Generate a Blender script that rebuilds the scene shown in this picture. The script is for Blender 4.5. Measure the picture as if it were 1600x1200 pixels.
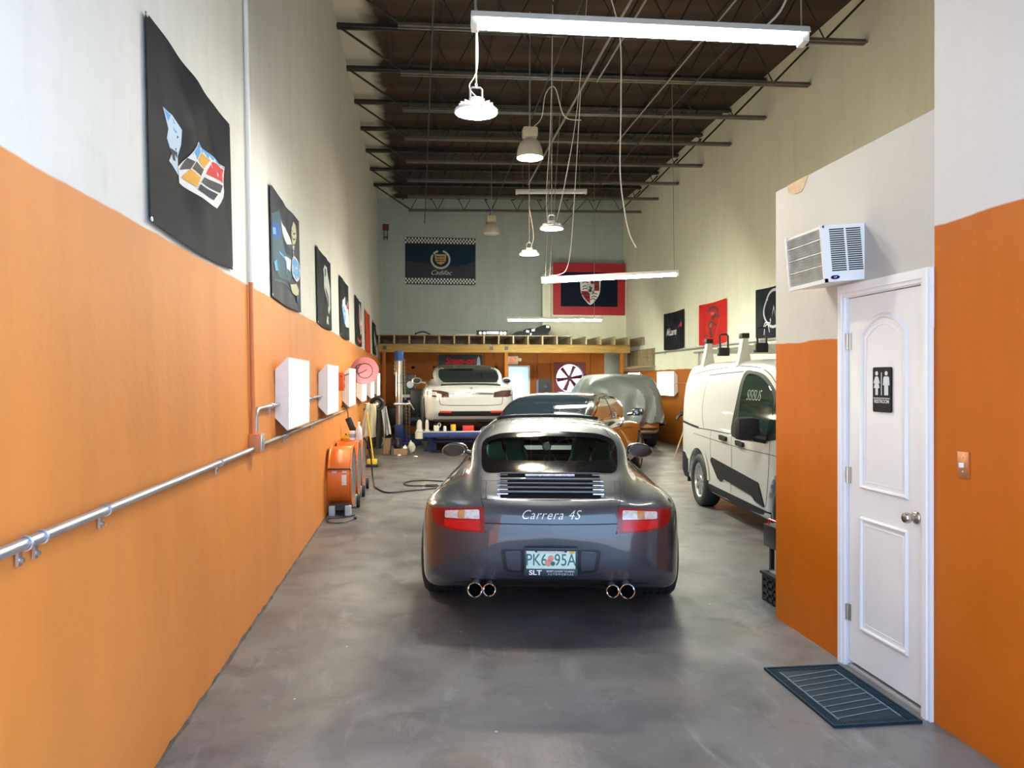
import bpy, bmesh, math, random
import numpy as np
from mathutils import Vector, Matrix
from mathutils.bvhtree import BVHTree
from mathutils.geometry import delaunay_2d_cdt
for _o in list(bpy.data.objects):
    bpy.data.objects.remove(_o)
S = bpy.context.scene
COL = S.collection
R = math.radians

# ------------------------------------------------------------------ camera
cam_data = bpy.data.cameras.new('camera')
cam = bpy.data.objects.new('camera', cam_data)
COL.objects.link(cam)
cam_data.sensor_width = 36.0
cam_data.lens = 27.0
cam_data.shift_y = -6 / 1600
cam_data.clip_end = 200
cam.location = (0, 0, 1.585)
cam.rotation_euler = (R(90), 0, -math.atan(146 / 1200))
S.camera = cam

# ------------------------------------------------------------------ daylight, view
world = bpy.data.worlds.new('daylight_sky')
S.world = world
world.use_nodes = True
_bg = world.node_tree.nodes['Background']
_bg.inputs['Color'].default_value = (0.46, 0.69, 1.0, 1)
_bg.inputs['Strength'].default_value = 1.5
# the open sky grows brighter around the sun, which stands high to the right of the street
SUN_DIR = Vector((0.80, -0.16, 0.62)).normalized()
_WN, _WL = world.node_tree.nodes, world.node_tree.links
_tc = _WN.new('ShaderNodeTexCoord')
_dp = _WN.new('ShaderNodeVectorMath'); _dp.operation = 'DOT_PRODUCT'
_dp.inputs[1].default_value = SUN_DIR
_WL.new(_tc.outputs['Generated'], _dp.inputs[0])
_mr = _WN.new('ShaderNodeMapRange')
_mr.inputs['From Min'].default_value = -0.4; _mr.inputs['From Max'].default_value = 1.0
_mr.inputs['To Min'].default_value = 1.75; _mr.inputs['To Max'].default_value = 3.6
_WL.new(_dp.outputs['Value'], _mr.inputs['Value'])
_WL.new(_mr.outputs['Result'], _bg.inputs['Strength'])
sun_data = bpy.data.lights.new('sun', 'SUN')
sun_data.energy = 9.0
sun_data.angle = R(0.5)
sun_data.color = (1.0, 0.93, 0.82)
sun = bpy.data.objects.new('sun', sun_data)
COL.objects.link(sun)
sun.location = (20, -6, 16)
sun.rotation_euler = SUN_DIR.to_track_quat('Z', 'Y').to_euler()
S.view_settings.view_transform = 'Standard'
S.view_settings.look = 'None'
S.view_settings.exposure = 0.82
S.view_settings.gamma = 1.0
S.view_settings.use_curve_mapping = False
TUBE_W = 130.0      # fluorescent tubes hung on wires
UFO_W = 450.0       # round high bay lamps
BELL_W = 170.0      # bell lamp, warm
BOX_W = 8.0      # the troffers; the two lamps nearest the entrance are set dimmer to soften the coupe's floor shadow:
NEAR_TUBE_W = 52.0
NEAR_UFO_W = 190.0
_ = 0.0        # troffers on the walls

# ------------------------------------------------------------------ materials
MATS = {}


def nt(m):
    return m.node_tree.nodes, m.node_tree.links


def mat(name, col, rough=0.5, metal=0.0, coat=0.0, emit=None, strength=0.0, var=0.0, vscale=8.0, bump=0.0, bscale=40.0, spec=None, trans=0.0):
    """principled material; var breaks up the colour with noise, bump roughens the surface"""
    if name in MATS:
        return MATS[name]
    m = bpy.data.materials.new(name)
    m.use_nodes = True
    N, L = nt(m)
    b = N['Principled BSDF']
    c = tuple(col) + (1,)
    b.inputs['Base Color'].default_value = c
    b.inputs['Roughness'].default_value = rough
    b.inputs['Metallic'].default_value = metal
    b.inputs['Coat Weight'].default_value = coat
    b.inputs['Coat Roughness'].default_value = 0.03
    if spec is not None:
        b.inputs['Specular IOR Level'].default_value = spec
    if trans:
        b.inputs['Transmission Weight'].default_value = trans
    if emit:
        b.inputs['Emission Color'].default_value = tuple(emit) + (1,)
        b.inputs['Emission Strength'].default_value = strength
    if var or bump:
        tc = N.new('ShaderNodeTexCoord')
    if var:
        n = N.new('ShaderNodeTexNoise')
        n.inputs['Scale'].default_value = vscale
        n.inputs['Detail'].default_value = 5
        L.new(tc.outputs['Object'], n.inputs['Vector'])
        r = N.new('ShaderNodeMapRange')
        r.inputs['From Min'].default_value = 0.3
        r.inputs['From Max'].default_value = 0.7
        r.inputs['To Min'].default_value = 1 - var
        r.inputs['To Max'].default_value = 1 + var
        L.new(n.outputs['Fac'], r.inputs['Value'])
        mx = N.new('ShaderNodeVectorMath')
        mx.operation = 'SCALE'
        mx.inputs[0].default_value = col
        L.new(r.outputs['Result'], mx.inputs['Scale'])
        L.new(mx.outputs['Vector'], b.inputs['Base Color'])
    if bump:
        n2 = N.new('ShaderNodeTexNoise')
        n2.inputs['Scale'].default_value = bscale
        n2.inputs['Detail'].default_value = 4
        L.new(tc.outputs['Object'], n2.inputs['Vector'])
        bp = N.new('ShaderNodeBump')
        bp.inputs['Strength'].default_value = bump
        bp.inputs['Distance'].default_value = 0.02
        L.new(n2.outputs['Fac'], bp.inputs['Height'])
        L.new(bp.outputs['Normal'], b.inputs['Normal'])
    MATS[name] = m
    return m


def glass_mat(name, tint, gloss=0.04):
    """thin tinted pane: see-through with a mirror-like sheen"""
    if name in MATS:
        return MATS[name]
    m = bpy.data.materials.new(name)
    m.use_nodes = True
    N, L = nt(m)
    N.remove(N['Principled BSDF'])
    out = N['Material Output']
    t = N.new('ShaderNodeBsdfTransparent')
    t.inputs['Color'].default_value = tuple(tint) + (1,)
    g = N.new('ShaderNodeBsdfGlossy')
    g.inputs['Roughness'].default_value = 0.02
    f = N.new('ShaderNodeFresnel')
    f.inputs['IOR'].default_value = 1.5
    mx = N.new('ShaderNodeMixShader')
    L.new(f.outputs['Fac'], mx.inputs['Fac'])
    L.new(t.outputs['BSDF'], mx.inputs[1])
    L.new(g.outputs['BSDF'], mx.inputs[2])
    L.new(mx.outputs['Shader'], out.inputs['Surface'])
    MATS[name] = m
    return m


# ------------------------------------------------------------------ object helpers
def tag(o, label=None, cat=None, group=None, kind=None):
    if label: o['label'] = label
    if cat: o['category'] = cat
    if group: o['group'] = group
    if kind: o['kind'] = kind
    return o


def thing(name, label, cat, loc=(0, 0, 0), rot=(0, 0, 0), group=None):
    o = bpy.data.objects.new(name, None)
    COL.objects.link(o)
    o.location = loc
    o.rotation_euler = rot if isinstance(rot, (tuple, list)) else (0, 0, rot)
    o.empty_display_size = 0.1
    return tag(o, label, cat, group)


def copy_tree(o, parent=None):
    c = o.copy()
    COL.objects.link(c)
    c.parent = parent
    for ch in [x for x in bpy.data.objects if x.parent == o]:
        copy_tree(ch, c)
    return c


class MB:
    """collects shapes into one mesh; each shape keeps a material slot"""

    def __init__(s):
        s.v = []; s.f = []; s.mi = []; s.sm = []; s.mats = []; s.M = Matrix.Identity(4)

    def slot(s, m):
        if m is None:
            return 0
        if m not in s.mats:
            s.mats.append(m)
        return s.mats.index(m)

    def add(s, verts, faces, m=None, smooth=False):
        k = len(s.v)
        s.v += [tuple(s.M @ Vector(p)) for p in verts]
        i = s.slot(m)
        for f in faces:
            s.f.append([q + k for q in f]); s.mi.append(i); s.sm.append(smooth)
        return s

    def box(s, lo, hi, m=None, bev=0.0):
        (x0, y0, z0), (x1, y1, z1) = lo, hi
        if bev <= 0:
            v = [(x0, y0, z0), (x1, y0, z0), (x1, y1, z0), (x0, y1, z0), (x0, y0, z1), (x1, y0, z1), (x1, y1, z1), (x0, y1, z1)]
            f = [(0, 3, 2, 1), (4, 5, 6, 7), (0, 1, 5, 4), (1, 2, 6, 5), (2, 3, 7, 6), (3, 0, 4, 7)]
            return s.add(v, f, m)
        bm = bmesh.new()
        bmesh.ops.create_cube(bm, size=1)
        for q in bm.verts:
            q.co = Vector(((x0 + x1) / 2 + q.co.x * (x1 - x0), (y0 + y1) / 2 + q.co.y * (y1 - y0), (z0 + z1) / 2 + q.co.z * (z1 - z0)))
        bmesh.ops.bevel(bm, geom=list(bm.edges), offset=bev, segments=2, profile=0.6, affect='EDGES')
        bm.verts.ensure_lookup_table()
        s.add([tuple(q.co) for q in bm.verts], [[q.index for q in f.verts] for f in bm.faces], m)
        bm.free()
        return s

    def cyl(s, p0, p1, r, m=None, n=12, r2=None, caps=True, smooth=True):
        p0, p1 = Vector(p0), Vector(p1)
        r2 = r if r2 is None else r2
        d = (p1 - p0).normalized()
        a = d.orthogonal().normalized(); b = d.cross(a)
        v = []
        for i in range(n):
            t = 2 * math.pi * i / n
            v.append(p0 + (a * math.cos(t) + b * math.sin(t)) * r)
        for i in range(n):
            t = 2 * math.pi * i / n
            v.append(p1 + (a * math.cos(t) + b * math.sin(t)) * r2)
        s.add(v, [(i, (i + 1) % n, n + (i + 1) % n, n + i) for i in range(n)], m, smooth)
        if caps:
            s.add(v[:n], [list(range(n))[::-1]], m)
            s.add(v[n:], [list(range(n))], m)
        return s

    def tube(s, pts, r, m=None, n=8, closed=False):
        pts = [Vector(p) for p in pts]
        K = len(pts)
        ring = []
        a = None
        for i, p in enumerate(pts):
            if closed:
                d = pts[(i + 1) % K] - pts[i - 1]
            else:
                d = pts[min(i + 1, K - 1)] - pts[max(i - 1, 0)]
            d.normalize()
            if a is None:
                a = d.orthogonal().normalized()
            a = (a - d * a.dot(d)).normalized()
            b = d.cross(a)
            ring.append([p + (a * math.cos(2 * math.pi * j / n) + b * math.sin(2 * math.pi * j / n)) * r for j in range(n)])
        v = [q for g in ring for q in g]
        f = []
        for i in range(K if closed else K - 1):
            for j in range(n):
                i2 = (i + 1) % K
                f.append((i * n + j, i * n + (j + 1) % n, i2 * n + (j + 1) % n, i2 * n + j))
        s.add(v, f, m, True)
        if not closed:
            s.add(ring[0], [list(range(n))[::-1]], m)
            s.add(ring[-1], [list(range(n))], m)
        return s

    def lathe(s, prof, m=None, n=32, axis='z', at=(0, 0, 0), smooth=True, sx=1.0):
        """prof: (radius, height) pairs turned about the axis"""
        at = Vector(at)
        v = []; f = []
        for r, h in prof:
            for j in range(n):
                t = 2 * math.pi * j / n
                c, q = r * math.cos(t) * sx, r * math.sin(t)
                p = {'z': (c, q, h), 'x': (h, c, q), 'y': (q, h, c)}[axis]
                v.append(at + Vector(p))
        K = len(prof)
        for i in range(K - 1):
            for j in range(n):
                f.append((i * n + j, i * n + (j + 1) % n, (i + 1) * n + (j + 1) % n, (i + 1) * n + j))
        return s.add(v, f, m, smooth)

    def prism(s, poly, y0, y1, m=None, plane='xz', smooth=False):
        """a 2-D outline pulled from y0 to y1 along the third axis"""
        n = len(poly)

        def P(a, b, h):
            return {'xz': (a, h, b), 'yz': (h, a, b), 'xy': (a, b, h)}[plane]
        v = [P(a, b, y0) for a, b in poly] + [P(a, b, y1) for a, b in poly]
        s.add(v, [list(range(n)), list(range(n, 2 * n))[::-1]], m)
        s.add(v, [(i, n + i, n + (i + 1) % n, (i + 1) % n) for i in range(n)], m, smooth)
        return s

    def sphere(s, c, r, m=None, n=16, sc=(1, 1, 1)):
        c = Vector(c)
        v = []; f = []
        h = n // 2
        for i in range(h + 1):
            t = math.pi * i / h
            for j in range(n):
                u = 2 * math.pi * j / n
                v.append(c + Vector((r * sc[0] * math.sin(t) * math.cos(u), r * sc[1] * math.sin(t) * math.sin(u), r * sc[2] * math.cos(t))))
        for i in range(h):
            for j in range(n):
                f.append((i * n + j, (i + 1) * n + j, (i + 1) * n + (j + 1) % n, i * n + (j + 1) % n))
        return s.add(v, f, m, True)

    def torus(s, c, R0, r, m=None, axis='z', n=32, k=8):
        c = Vector(c)
        pts = []
        for i in range(n):
            t = 2 * math.pi * i / n
            a, b = R0 * math.cos(t), R0 * math.sin(t)
            pts.append(c + Vector({'z': (a, b, 0), 'x': (0, a, b), 'y': (a, 0, b)}[axis]))
        return s.tube(pts, r, m, k, True)

    def build(s, name, m=None, parent=None, fix=True):
        me = bpy.data.meshes.new(name)
        me.from_pydata(s.v, [], s.f)
        me.update()
        mats = s.mats or [m]
        for q in mats:
            me.materials.append(q)
        for p, i, sm in zip(me.polygons, s.mi, s.sm):
            p.material_index = min(i, len(mats) - 1)
            p.use_smooth = sm
        if fix:
            bm = bmesh.new(); bm.from_mesh(me)
            bmesh.ops.dissolve_degenerate(bm, dist=1e-6, edges=bm.edges)
            bmesh.ops.recalc_face_normals(bm, faces=bm.faces)
            bm.to_mesh(me); bm.free()
            try:
                me.set_sharp_from_angle(angle=R(40))
            except Exception:
                pass
        o = bpy.data.objects.new(name, me)
        COL.objects.link(o)
        o.parent = parent
        return o


def catmull(pts, n=6, closed=False):
    P = [tuple(map(float, p)) for p in pts]
    K = len(P)
    out = []
    for i in range(K if closed else K - 1):
        if closed:
            a, b, c, d = P[i - 1], P[i], P[(i + 1) % K], P[(i + 2) % K]
        else:
            a, b, c, d = P[max(i - 1, 0)], P[i], P[i + 1], P[min(i + 2, K - 1)]
        for j in range(n):
            t = j / n
            out.append(tuple(0.5 * ((2 * b[k]) + (c[k] - a[k]) * t + (2 * a[k] - 5 * b[k] + 4 * c[k] - d[k]) * t * t + (3 * b[k] - a[k] - 3 * c[k] + d[k]) * t ** 3) for k in range(len(b))))
    if not closed:
        out.append(P[-1])
    return out


def rounded(poly, r, n=4):
    """polygon with its corners rounded by radius r"""
    out = []
    K = len(poly)
    for i in range(K):
        p, a, b = Vector(poly[i]), Vector(poly[i - 1]), Vector(poly[(i + 1) % K])
        da, db = (a - p), (b - p)
        rr = min(r, da.length * 0.45, db.length * 0.45)
        A, B = p + da.normalized() * rr, p + db.normalized() * rr
        for j in range(n + 1):
            t = j / n
            q = A * (1 - t) ** 2 + p * 2 * t * (1 - t) + B * t * t
            out.append((q.x, q.y))
    return out


def inside(px, py, poly):
    res = np.zeros(np.shape(px), bool)
    n = len(poly)
    for i in range(n):
        x0, y0 = poly[i]; x1, y1 = poly[(i + 1) % n]
        if y0 == y1:
            continue
        c = ((y0 > py) != (y1 > py)) & (px < (x1 - x0) * (py - y0) / (y1 - y0) + x0)
        res ^= c
    return res


def fill2d(poly, res):
    """triangles that fill an outline, with inner points every res"""
    pts = []
    n = len(poly)
    for i in range(n):
        a, b = poly[i], poly[(i + 1) % n]
        L = math.hypot(b[0] - a[0], b[1] - a[1])
        k = max(1, int(L / res + 0.5))
        for j in range(k):
            pts.append((a[0] + (b[0] - a[0]) * j / k, a[1] + (b[1] - a[1]) * j / k))
    nb = len(pts)
    xs = [p[0] for p in poly]; ys = [p[1] for p in poly]
    gx, gy = np.meshgrid(np.arange(min(xs), max(xs), res), np.arange(min(ys), max(ys), res))
    gx, gy = gx.ravel(), gy.ravel()
    if len(gx):
        B = np.array(pts)
        ok = inside(gx, gy, poly)
        d = np.sqrt(((gx[:, None] - B[None, :, 0]) ** 2 + (gy[:, None] - B[None, :, 1]) ** 2).min(1))
        ok &= d > res * 0.45
        pts += [(float(a), float(b)) for a, b in zip(gx[ok], gy[ok])]
    V, E, F, ov, oe, of = delaunay_2d_cdt([Vector(p) for p in pts], [(i, (i + 1) % nb) for i in range(nb)], [], 1, 1e-7)
    return [(q.x, q.y) for q in V], [list(f) for f in F]


FONT_CACHE = {}


def text_geo(txt, size, shear=0.0, bold=0.0, align='CENTER', spacing=1.0, ext=0.0):
    """letters as flat (or slightly thick) geometry in the x-y plane, centred on the origin"""
    cu = bpy.data.curves.new('lettering', 'FONT')
    cu.body = txt; cu.size = size; cu.shear = shear; cu.offset = bold
    cu.align_x = align; cu.align_y = 'CENTER'; cu.space_character = spacing; cu.extrude = ext
    cu.resolution_u = 4
    o = bpy.data.objects.new('lettering', cu)
    COL.objects.link(o)
    dg = bpy.context.evaluated_depsgraph_get()
    me = bpy.data.meshes.new_from_object(o.evaluated_get(dg))
    v = [tuple(q.co) for q in me.vertices]; f = [list(p.vertices) for p in me.polygons]
    bpy.data.objects.remove(o); bpy.data.meshes.remove(me); bpy.data.curves.remove(cu)
    return v, f


def text_obj(name, txt, size, m, parent=None, loc=(0, 0, 0), rot=(R(90), 0, 0), **k):
    v, f = text_geo(txt, size, **k)
    b = MB(); b.add(v, f, m)
    o = b.build(name, m, parent, fix=False)
    o.location = loc; o.rotation_euler = rot
    return o
# ------------------------------------------------------------------ surface materials of the room
def wall_mat(name, split, low, high, stain=0.12, rough=0.55, chips=True, block=False, slope=0.0):
    """painted masonry: one colour up to a wavering line at height split, another above, with streaks, grime and chips"""
    m = bpy.data.materials.new(name)
    m.use_nodes = True
    N, L = nt(m)
    b = N['Principled BSDF']
    b.inputs['Roughness'].default_value = rough
    b.inputs['Specular IOR Level'].default_value = 0.2
    g = N.new('ShaderNodeNewGeometry')
    sx = N.new('ShaderNodeSeparateXYZ')
    L.new(g.outputs['Position'], sx.inputs[0])

    def noise(scale, detail=4, vec=None, rough=0.5):
        n = N.new('ShaderNodeTexNoise')
        n.inputs['Scale'].default_value = scale
        n.inputs['Detail'].default_value = detail
        n.inputs['Roughness'].default_value = rough
        L.new(vec or g.outputs['Position'], n.inputs['Vector'])
        return n.outputs['Fac']

    def math_(op, a, b_=None, c=None):
        q = N.new('ShaderNodeMath'); q.operation = op
        for i, x in enumerate((a, b_, c)):
            if x is None: continue
            if isinstance(x, (int, float)): q.inputs[i].default_value = x
            else: L.new(x, q.inputs[i])
        return q.outputs[0]

    def rng(x, a, b_, c=0.0, d=1.0):
        q = N.new('ShaderNodeMapRange')
        for k, t in zip(('From Min', 'From Max', 'To Min', 'To Max'), (a, b_, c, d)):
            q.inputs[k].default_value = t
        L.new(x, q.inputs['Value'])
        return q.outputs[0]

    def mix(f, a, b_):
        q = N.new('ShaderNodeMix'); q.data_type = 'RGBA'
        if isinstance(f, (int, float)): q.inputs['Factor'].default_value = f
        else: L.new(f, q.inputs['Factor'])
        for i, x in ((6, a), (7, b_)):
            if isinstance(x, tuple): q.inputs[i].default_value = x + (1,)
            else: L.new(x, q.inputs[i])
        return q.outputs[2]
    line = math_('ADD', sx.outputs['Z'], rng(noise(3.0, 3), 0.3, 0.7, -0.007, 0.007))
    if slope:
        line = math_('ADD', line, math_('MULTIPLY', sx.outputs['Y'], slope))
    f = rng(line, split - 0.004, split + 0.004)
    mp = N.new('ShaderNodeMapping')
    mp.inputs['Scale'].default_value = (1.5, 1.5, 0.25)
    L.new(g.outputs['Position'], mp.inputs['Vector'])
    streak = noise(2.2, 6, mp.outputs[0], 0.6)
    lowc = mix(rng(streak, 0.35, 0.7), low, tuple(x * 0.86 for x in low))
    lowc = mix(rng(noise(0.9, 5), 0.4, 0.75, 0, 0.5), lowc, tuple(min(1, x * 1.12 + 0.02) for x in low))
    highc = mix(rng(streak, 0.45, 0.8, 0, stain * 4), high, tuple(x * 0.72 for x in high))
    highc = mix(rng(noise(7, 6), 0.55, 0.8, 0, stain * 2), highc, (0.45, 0.40, 0.30))
    if chips:
        v = N.new('ShaderNodeTexVoronoi'); v.inputs['Scale'].default_value = 5.0
        mp2 = N.new('ShaderNodeMapping'); mp2.inputs['Scale'].default_value = (1, 1, 0.45)
        mp2.inputs['Rotation'].default_value = (0.3, 0, 0)
        L.new(g.outputs['Position'], mp2.inputs['Vector'])
        L.new(mp2.outputs[0], v.inputs['Vector'])
        rare = rng(noise(1.1, 2), 0.56, 0.60)
        chip = math_('MULTIPLY', rng(v.outputs['Distance'], 0.035, 0.045, 1, 0), rare)
        lowc = mix(chip, lowc, (0.80, 0.60, 0.42))
    col = mix(f, lowc, highc)
    bumpsrc = noise(14, 5)
    if block:
        br = N.new('ShaderNodeTexBrick')
        br.inputs['Scale'].default_value = 1.0
        br.inputs['Brick Width'].default_value = 0.41
        br.inputs['Row Height'].default_value = 0.205
        br.inputs['Mortar Size'].default_value = 0.007
        br.inputs['Mortar Smooth'].default_value = 0.3
        cx = N.new('ShaderNodeCombineXYZ')
        L.new(sx.outputs['X'], cx.inputs[0]); L.new(sx.outputs['Z'], cx.inputs[1])
        L.new(cx.outputs[0], br.inputs['Vector'])
        br.inputs['Color1'].default_value = (1, 1, 1, 1); br.inputs['Color2'].default_value = (0.965, 0.965, 0.965, 1)
        br.inputs['Mortar'].default_value = (0.86, 0.86, 0.85, 1)
        q = N.new('ShaderNodeMix'); q.data_type = 'RGBA'; q.blend_type = 'MULTIPLY'
        q.inputs['Factor'].default_value = 1
        L.new(col, q.inputs[6]); L.new(br.outputs['Color'], q.inputs[7])
        col = q.outputs[2]
        bumpsrc = math_('ADD', bumpsrc, math_('MULTIPLY', br.outputs['Fac'], -1.5))
    L.new(col, b.inputs['Base Color'])
    bp = N.new('ShaderNodeBump'); bp.inputs['Strength'].default_value = 0.25; bp.inputs['Distance'].default_value = 0.01
    L.new(bumpsrc, bp.inputs['Height']); L.new(bp.outputs['Normal'], b.inputs['Normal'])
    return m


ORANGE = (0.64, 0.215, 0.035)
M_LEFT = wall_mat('painted_wall_left', 2.215, (0.66, 0.225, 0.046), (0.67, 0.66, 0.63))
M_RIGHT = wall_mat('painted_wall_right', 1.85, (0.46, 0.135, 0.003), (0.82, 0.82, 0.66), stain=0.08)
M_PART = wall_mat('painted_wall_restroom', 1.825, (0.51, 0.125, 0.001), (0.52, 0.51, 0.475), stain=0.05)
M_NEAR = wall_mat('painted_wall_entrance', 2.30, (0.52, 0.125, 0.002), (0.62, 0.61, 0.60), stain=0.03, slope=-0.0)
M_BACK = wall_mat('painted_block_wall', -1.0, (0.4, 0.4, 0.4), (0.44, 0.485, 0.47), stain=0.12, chips=False, block=True)


def floor_mat():
    m = bpy.data.materials.new('stained_concrete')
    m.use_nodes = True
    N, L = nt(m)
    b = N['Principled BSDF']
    g = N.new('ShaderNodeNewGeometry')

    def noise(scale, detail=6, sc=None, rough=0.55, dist=0.0):
        n = N.new('ShaderNodeTexNoise')
        n.inputs['Scale'].default_value = scale; n.inputs['Detail'].default_value = detail
        n.inputs['Roughness'].default_value = rough; n.inputs['Distortion'].default_value = dist
        if sc:
            mp = N.new('ShaderNodeMapping'); mp.inputs['Scale'].default_value = sc
            mp.inputs['Rotation'].default_value = (0, 0, 0.2)
            L.new(g.outputs['Position'], mp.inputs['Vector']); L.new(mp.outputs[0], n.inputs['Vector'])
        else:
            L.new(g.outputs['Position'], n.inputs['Vector'])
        return n.outputs['Fac']

    def rng(x, a, b_, c=0.0, d=1.0):
        q = N.new('ShaderNodeMapRange')
        for k, t in zip(('From Min', 'From Max', 'To Min', 'To Max'), (a, b_, c, d)):
            q.inputs[k].default_value = t
        L.new(x, q.inputs['Value'])
        return q.outputs[0]

    def mix(f, a, b_):
        q = N.new('ShaderNodeMix'); q.data_type = 'RGBA'
        L.new(f, q.inputs['Factor'])
        for i, x in ((6, a), (7, b_)):
            if isinstance(x, tuple): q.inputs[i].default_value = x + (1,)
            else: L.new(x, q.inputs[i])
        return q.outputs[2]
    c = mix(rng(noise(0.7, 6, None, 0.6, 0.8), 0.38, 0.62), (0.092, 0.091, 0.100), (0.168, 0.166, 0.168))
    c = mix(rng(noise(0.45, 5, None, 0.6, 1.5), 0.50, 0.62, 0, 0.55), c, (0.145, 0.124, 0.112))
    c = mix(rng(noise(2.6, 8, None, 0.65, 0.6), 0.48, 0.66, 0, 0.85), c, (0.070, 0.066, 0.070))
    c = mix(rng(noise(3.5, 8, (1.6, 0.5, 1), 0.7, 0.7), 0.55, 0.72, 0, 0.5), c, (0.28, 0.285, 0.295))
    c = mix(rng(noise(9, 4, (2.5, 0.18, 1), 0.6), 0.60, 0.70, 0, 0.55), c, (0.10, 0.098, 0.098))
    c = mix(rng(noise(1.3, 5, None, 0.5, 1.2), 0.58, 0.70, 0, 0.35), c, (0.21, 0.15, 0.10))
    v = N.new('ShaderNodeTexVoronoi'); v.inputs['Scale'].default_value = 3.2
    L.new(g.outputs['Position'], v.inputs['Vector'])
    c = mix(rng(v.outputs['Distance'], 0.022, 0.03, 0.85, 0), c, (0.62, 0.62, 0.62))
    L.new(c, b.inputs['Base Color'])
    L.new(rng(noise(2.0, 6), 0.3, 0.7, 0.30, 0.52), b.inputs['Roughness'])
    bp = N.new('ShaderNodeBump'); bp.inputs['Strength'].default_value = 0.12; bp.inputs['Distance'].default_value = 0.01
    L.new(noise(30, 4), bp.inputs['Height']); L.new(bp.outputs['Normal'], b.inputs['Normal'])
    return m


M_FLOOR = floor_mat()


def deck_mat():
    """dark plank roof deck, oversprayed cream along the left wall"""
    m = bpy.data.materials.new('roof_deck_boards')
    m.use_nodes = True
    N, L = nt(m)
    b = N['Principled BSDF']; b.inputs['Roughness'].default_value = 0.8
    g = N.new('ShaderNodeNewGeometry')
    sx = N.new('ShaderNodeSeparateXYZ'); L.new(g.outputs['Position'], sx.inputs[0])
    n = N.new('ShaderNodeTexNoise'); n.inputs['Scale'].default_value = 1.0; n.inputs['Detail'].default_value = 6
    mp = N.new('ShaderNodeMapping'); mp.inputs['Scale'].default_value = (0.5, 2.5, 1)
    L.new(g.outputs['Position'], mp.inputs['Vector']); L.new(mp.outputs[0], n.inputs['Vector'])
    cr = N.new('ShaderNodeValToRGB')
    cr.color_ramp.elements[0].position = 0.3; cr.color_ramp.elements[0].color = (0.014, 0.008, 0.005, 1)
    cr.color_ramp.elements[1].position = 0.75; cr.color_ramp.elements[1].color = (0.075, 0.038, 0.018, 1)
    L.new(n.outputs['Fac'], cr.inputs[0])
    n2 = N.new('ShaderNodeTexNoise'); n2.inputs['Scale'].default_value = 1.5
    L.new(g.outputs['Position'], n2.inputs['Vector'])
    md = N.new('ShaderNodeMath'); md.operation = 'MULTIPLY_ADD'; md.inputs[1].default_value = -0.5
    L.new(n2.outputs['Fac'], md.inputs[0]); L.new(sx.outputs['X'], md.inputs[2])
    r = N.new('ShaderNodeMapRange')
    r.inputs['From Min'].default_value = -1.12; r.inputs['From Max'].default_value = -0.90; r.inputs['To Min'].default_value = 1; r.inputs['To Max'].default_value = 0
    L.new(md.outputs[0], r.inputs['Value'])
    q = N.new('ShaderNodeMix'); q.data_type = 'RGBA'
    L.new(r.outputs[0], q.inputs['Factor']); L.new(cr.outputs[0], q.inputs[6]); q.inputs[7].default_value = (0.62, 0.60, 0.50, 1)
    L.new(q.outputs[2], b.inputs['Base Color'])
    return m


M_DECK = deck_mat()


def wood_mat(name, a, c, sc=(12, 1.2, 12), rough=0.6):
    m = bpy.data.materials.new(name)
    m.use_nodes = True
    N, L = nt(m)
    b = N['Principled BSDF']; b.inputs['Roughness'].default_value = rough
    tc = N.new('ShaderNodeTexCoord')
    mp = N.new('ShaderNodeMapping'); mp.inputs['Scale'].default_value = sc
    L.new(tc.outputs['Object'], mp.inputs['Vector'])
    n = N.new('ShaderNodeTexNoise'); n.inputs['Scale'].default_value = 1.5; n.inputs['Detail'].default_value = 6; n.inputs['Distortion'].default_value = 0.8
    L.new(mp.outputs[0], n.inputs['Vector'])
    cr = N.new('ShaderNodeValToRGB')
    cr.color_ramp.elements[0].position = 0.3; cr.color_ramp.elements[0].color = tuple(a) + (1,)
    cr.color_ramp.elements[1].position = 0.7; cr.color_ramp.elements[1].color = tuple(c) + (1,)
    L.new(n.outputs['Fac'], cr.inputs[0]); L.new(cr.outputs[0], b.inputs['Base Color'])
    return m


M_BEAM = wood_mat('yellow_pine', (0.20, 0.105, 0.015), (0.34, 0.20, 0.035), (1.2, 12, 12))
M_JOISTWOOD = wood_mat('weathered_lumber', (0.22, 0.17, 0.09), (0.36, 0.29, 0.17), (12, 1.2, 12))
M_OPAINT = mat('orange_painted_boards', (0.34, 0.095, 0.004), 0.55, var=0.15, vscale=3, spec=0.25)
M_WHITE = mat('white_enamel', (0.80, 0.80, 0.80), 0.35, var=0.02)
M_TRIM = mat('white_trim_paint', (0.80, 0.80, 0.82), 0.35, var=0.03, vscale=4)
M_BLACK = mat('black_plastic', (0.012, 0.012, 0.013), 0.4, var=0.1)
M_RUBBER = mat('tyre_rubber', (0.022, 0.023, 0.025), 0.7, var=0.15, vscale=20)
M_STEEL = mat('galvanised_steel', (0.55, 0.56, 0.58), 0.35, 0.9, var=0.08, vscale=15)
M_CHROME = mat('chrome', (0.86, 0.87, 0.88), 0.08, 1.0)
M_DSTEEL = mat('dark_painted_steel', (0.035, 0.033, 0.030), 0.45, 0.2, var=0.3, vscale=6)
M_TUBE = mat('lit_fluorescent_tube', (0.9, 0.9, 0.9), 0.3, emit=(0.97, 1.0, 0.81), strength=TUBE_W)
M_UFO = mat('lit_lamp_diffuser', (0.9, 0.9, 0.9), 0.3, emit=(0.97, 1.0, 0.86), strength=UFO_W)
M_TUBE_NEAR = mat('lit_near_tube', (0.9, 0.9, 0.9), 0.3, emit=(1.0, 0.99, 0.84), strength=NEAR_TUBE_W)
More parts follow.
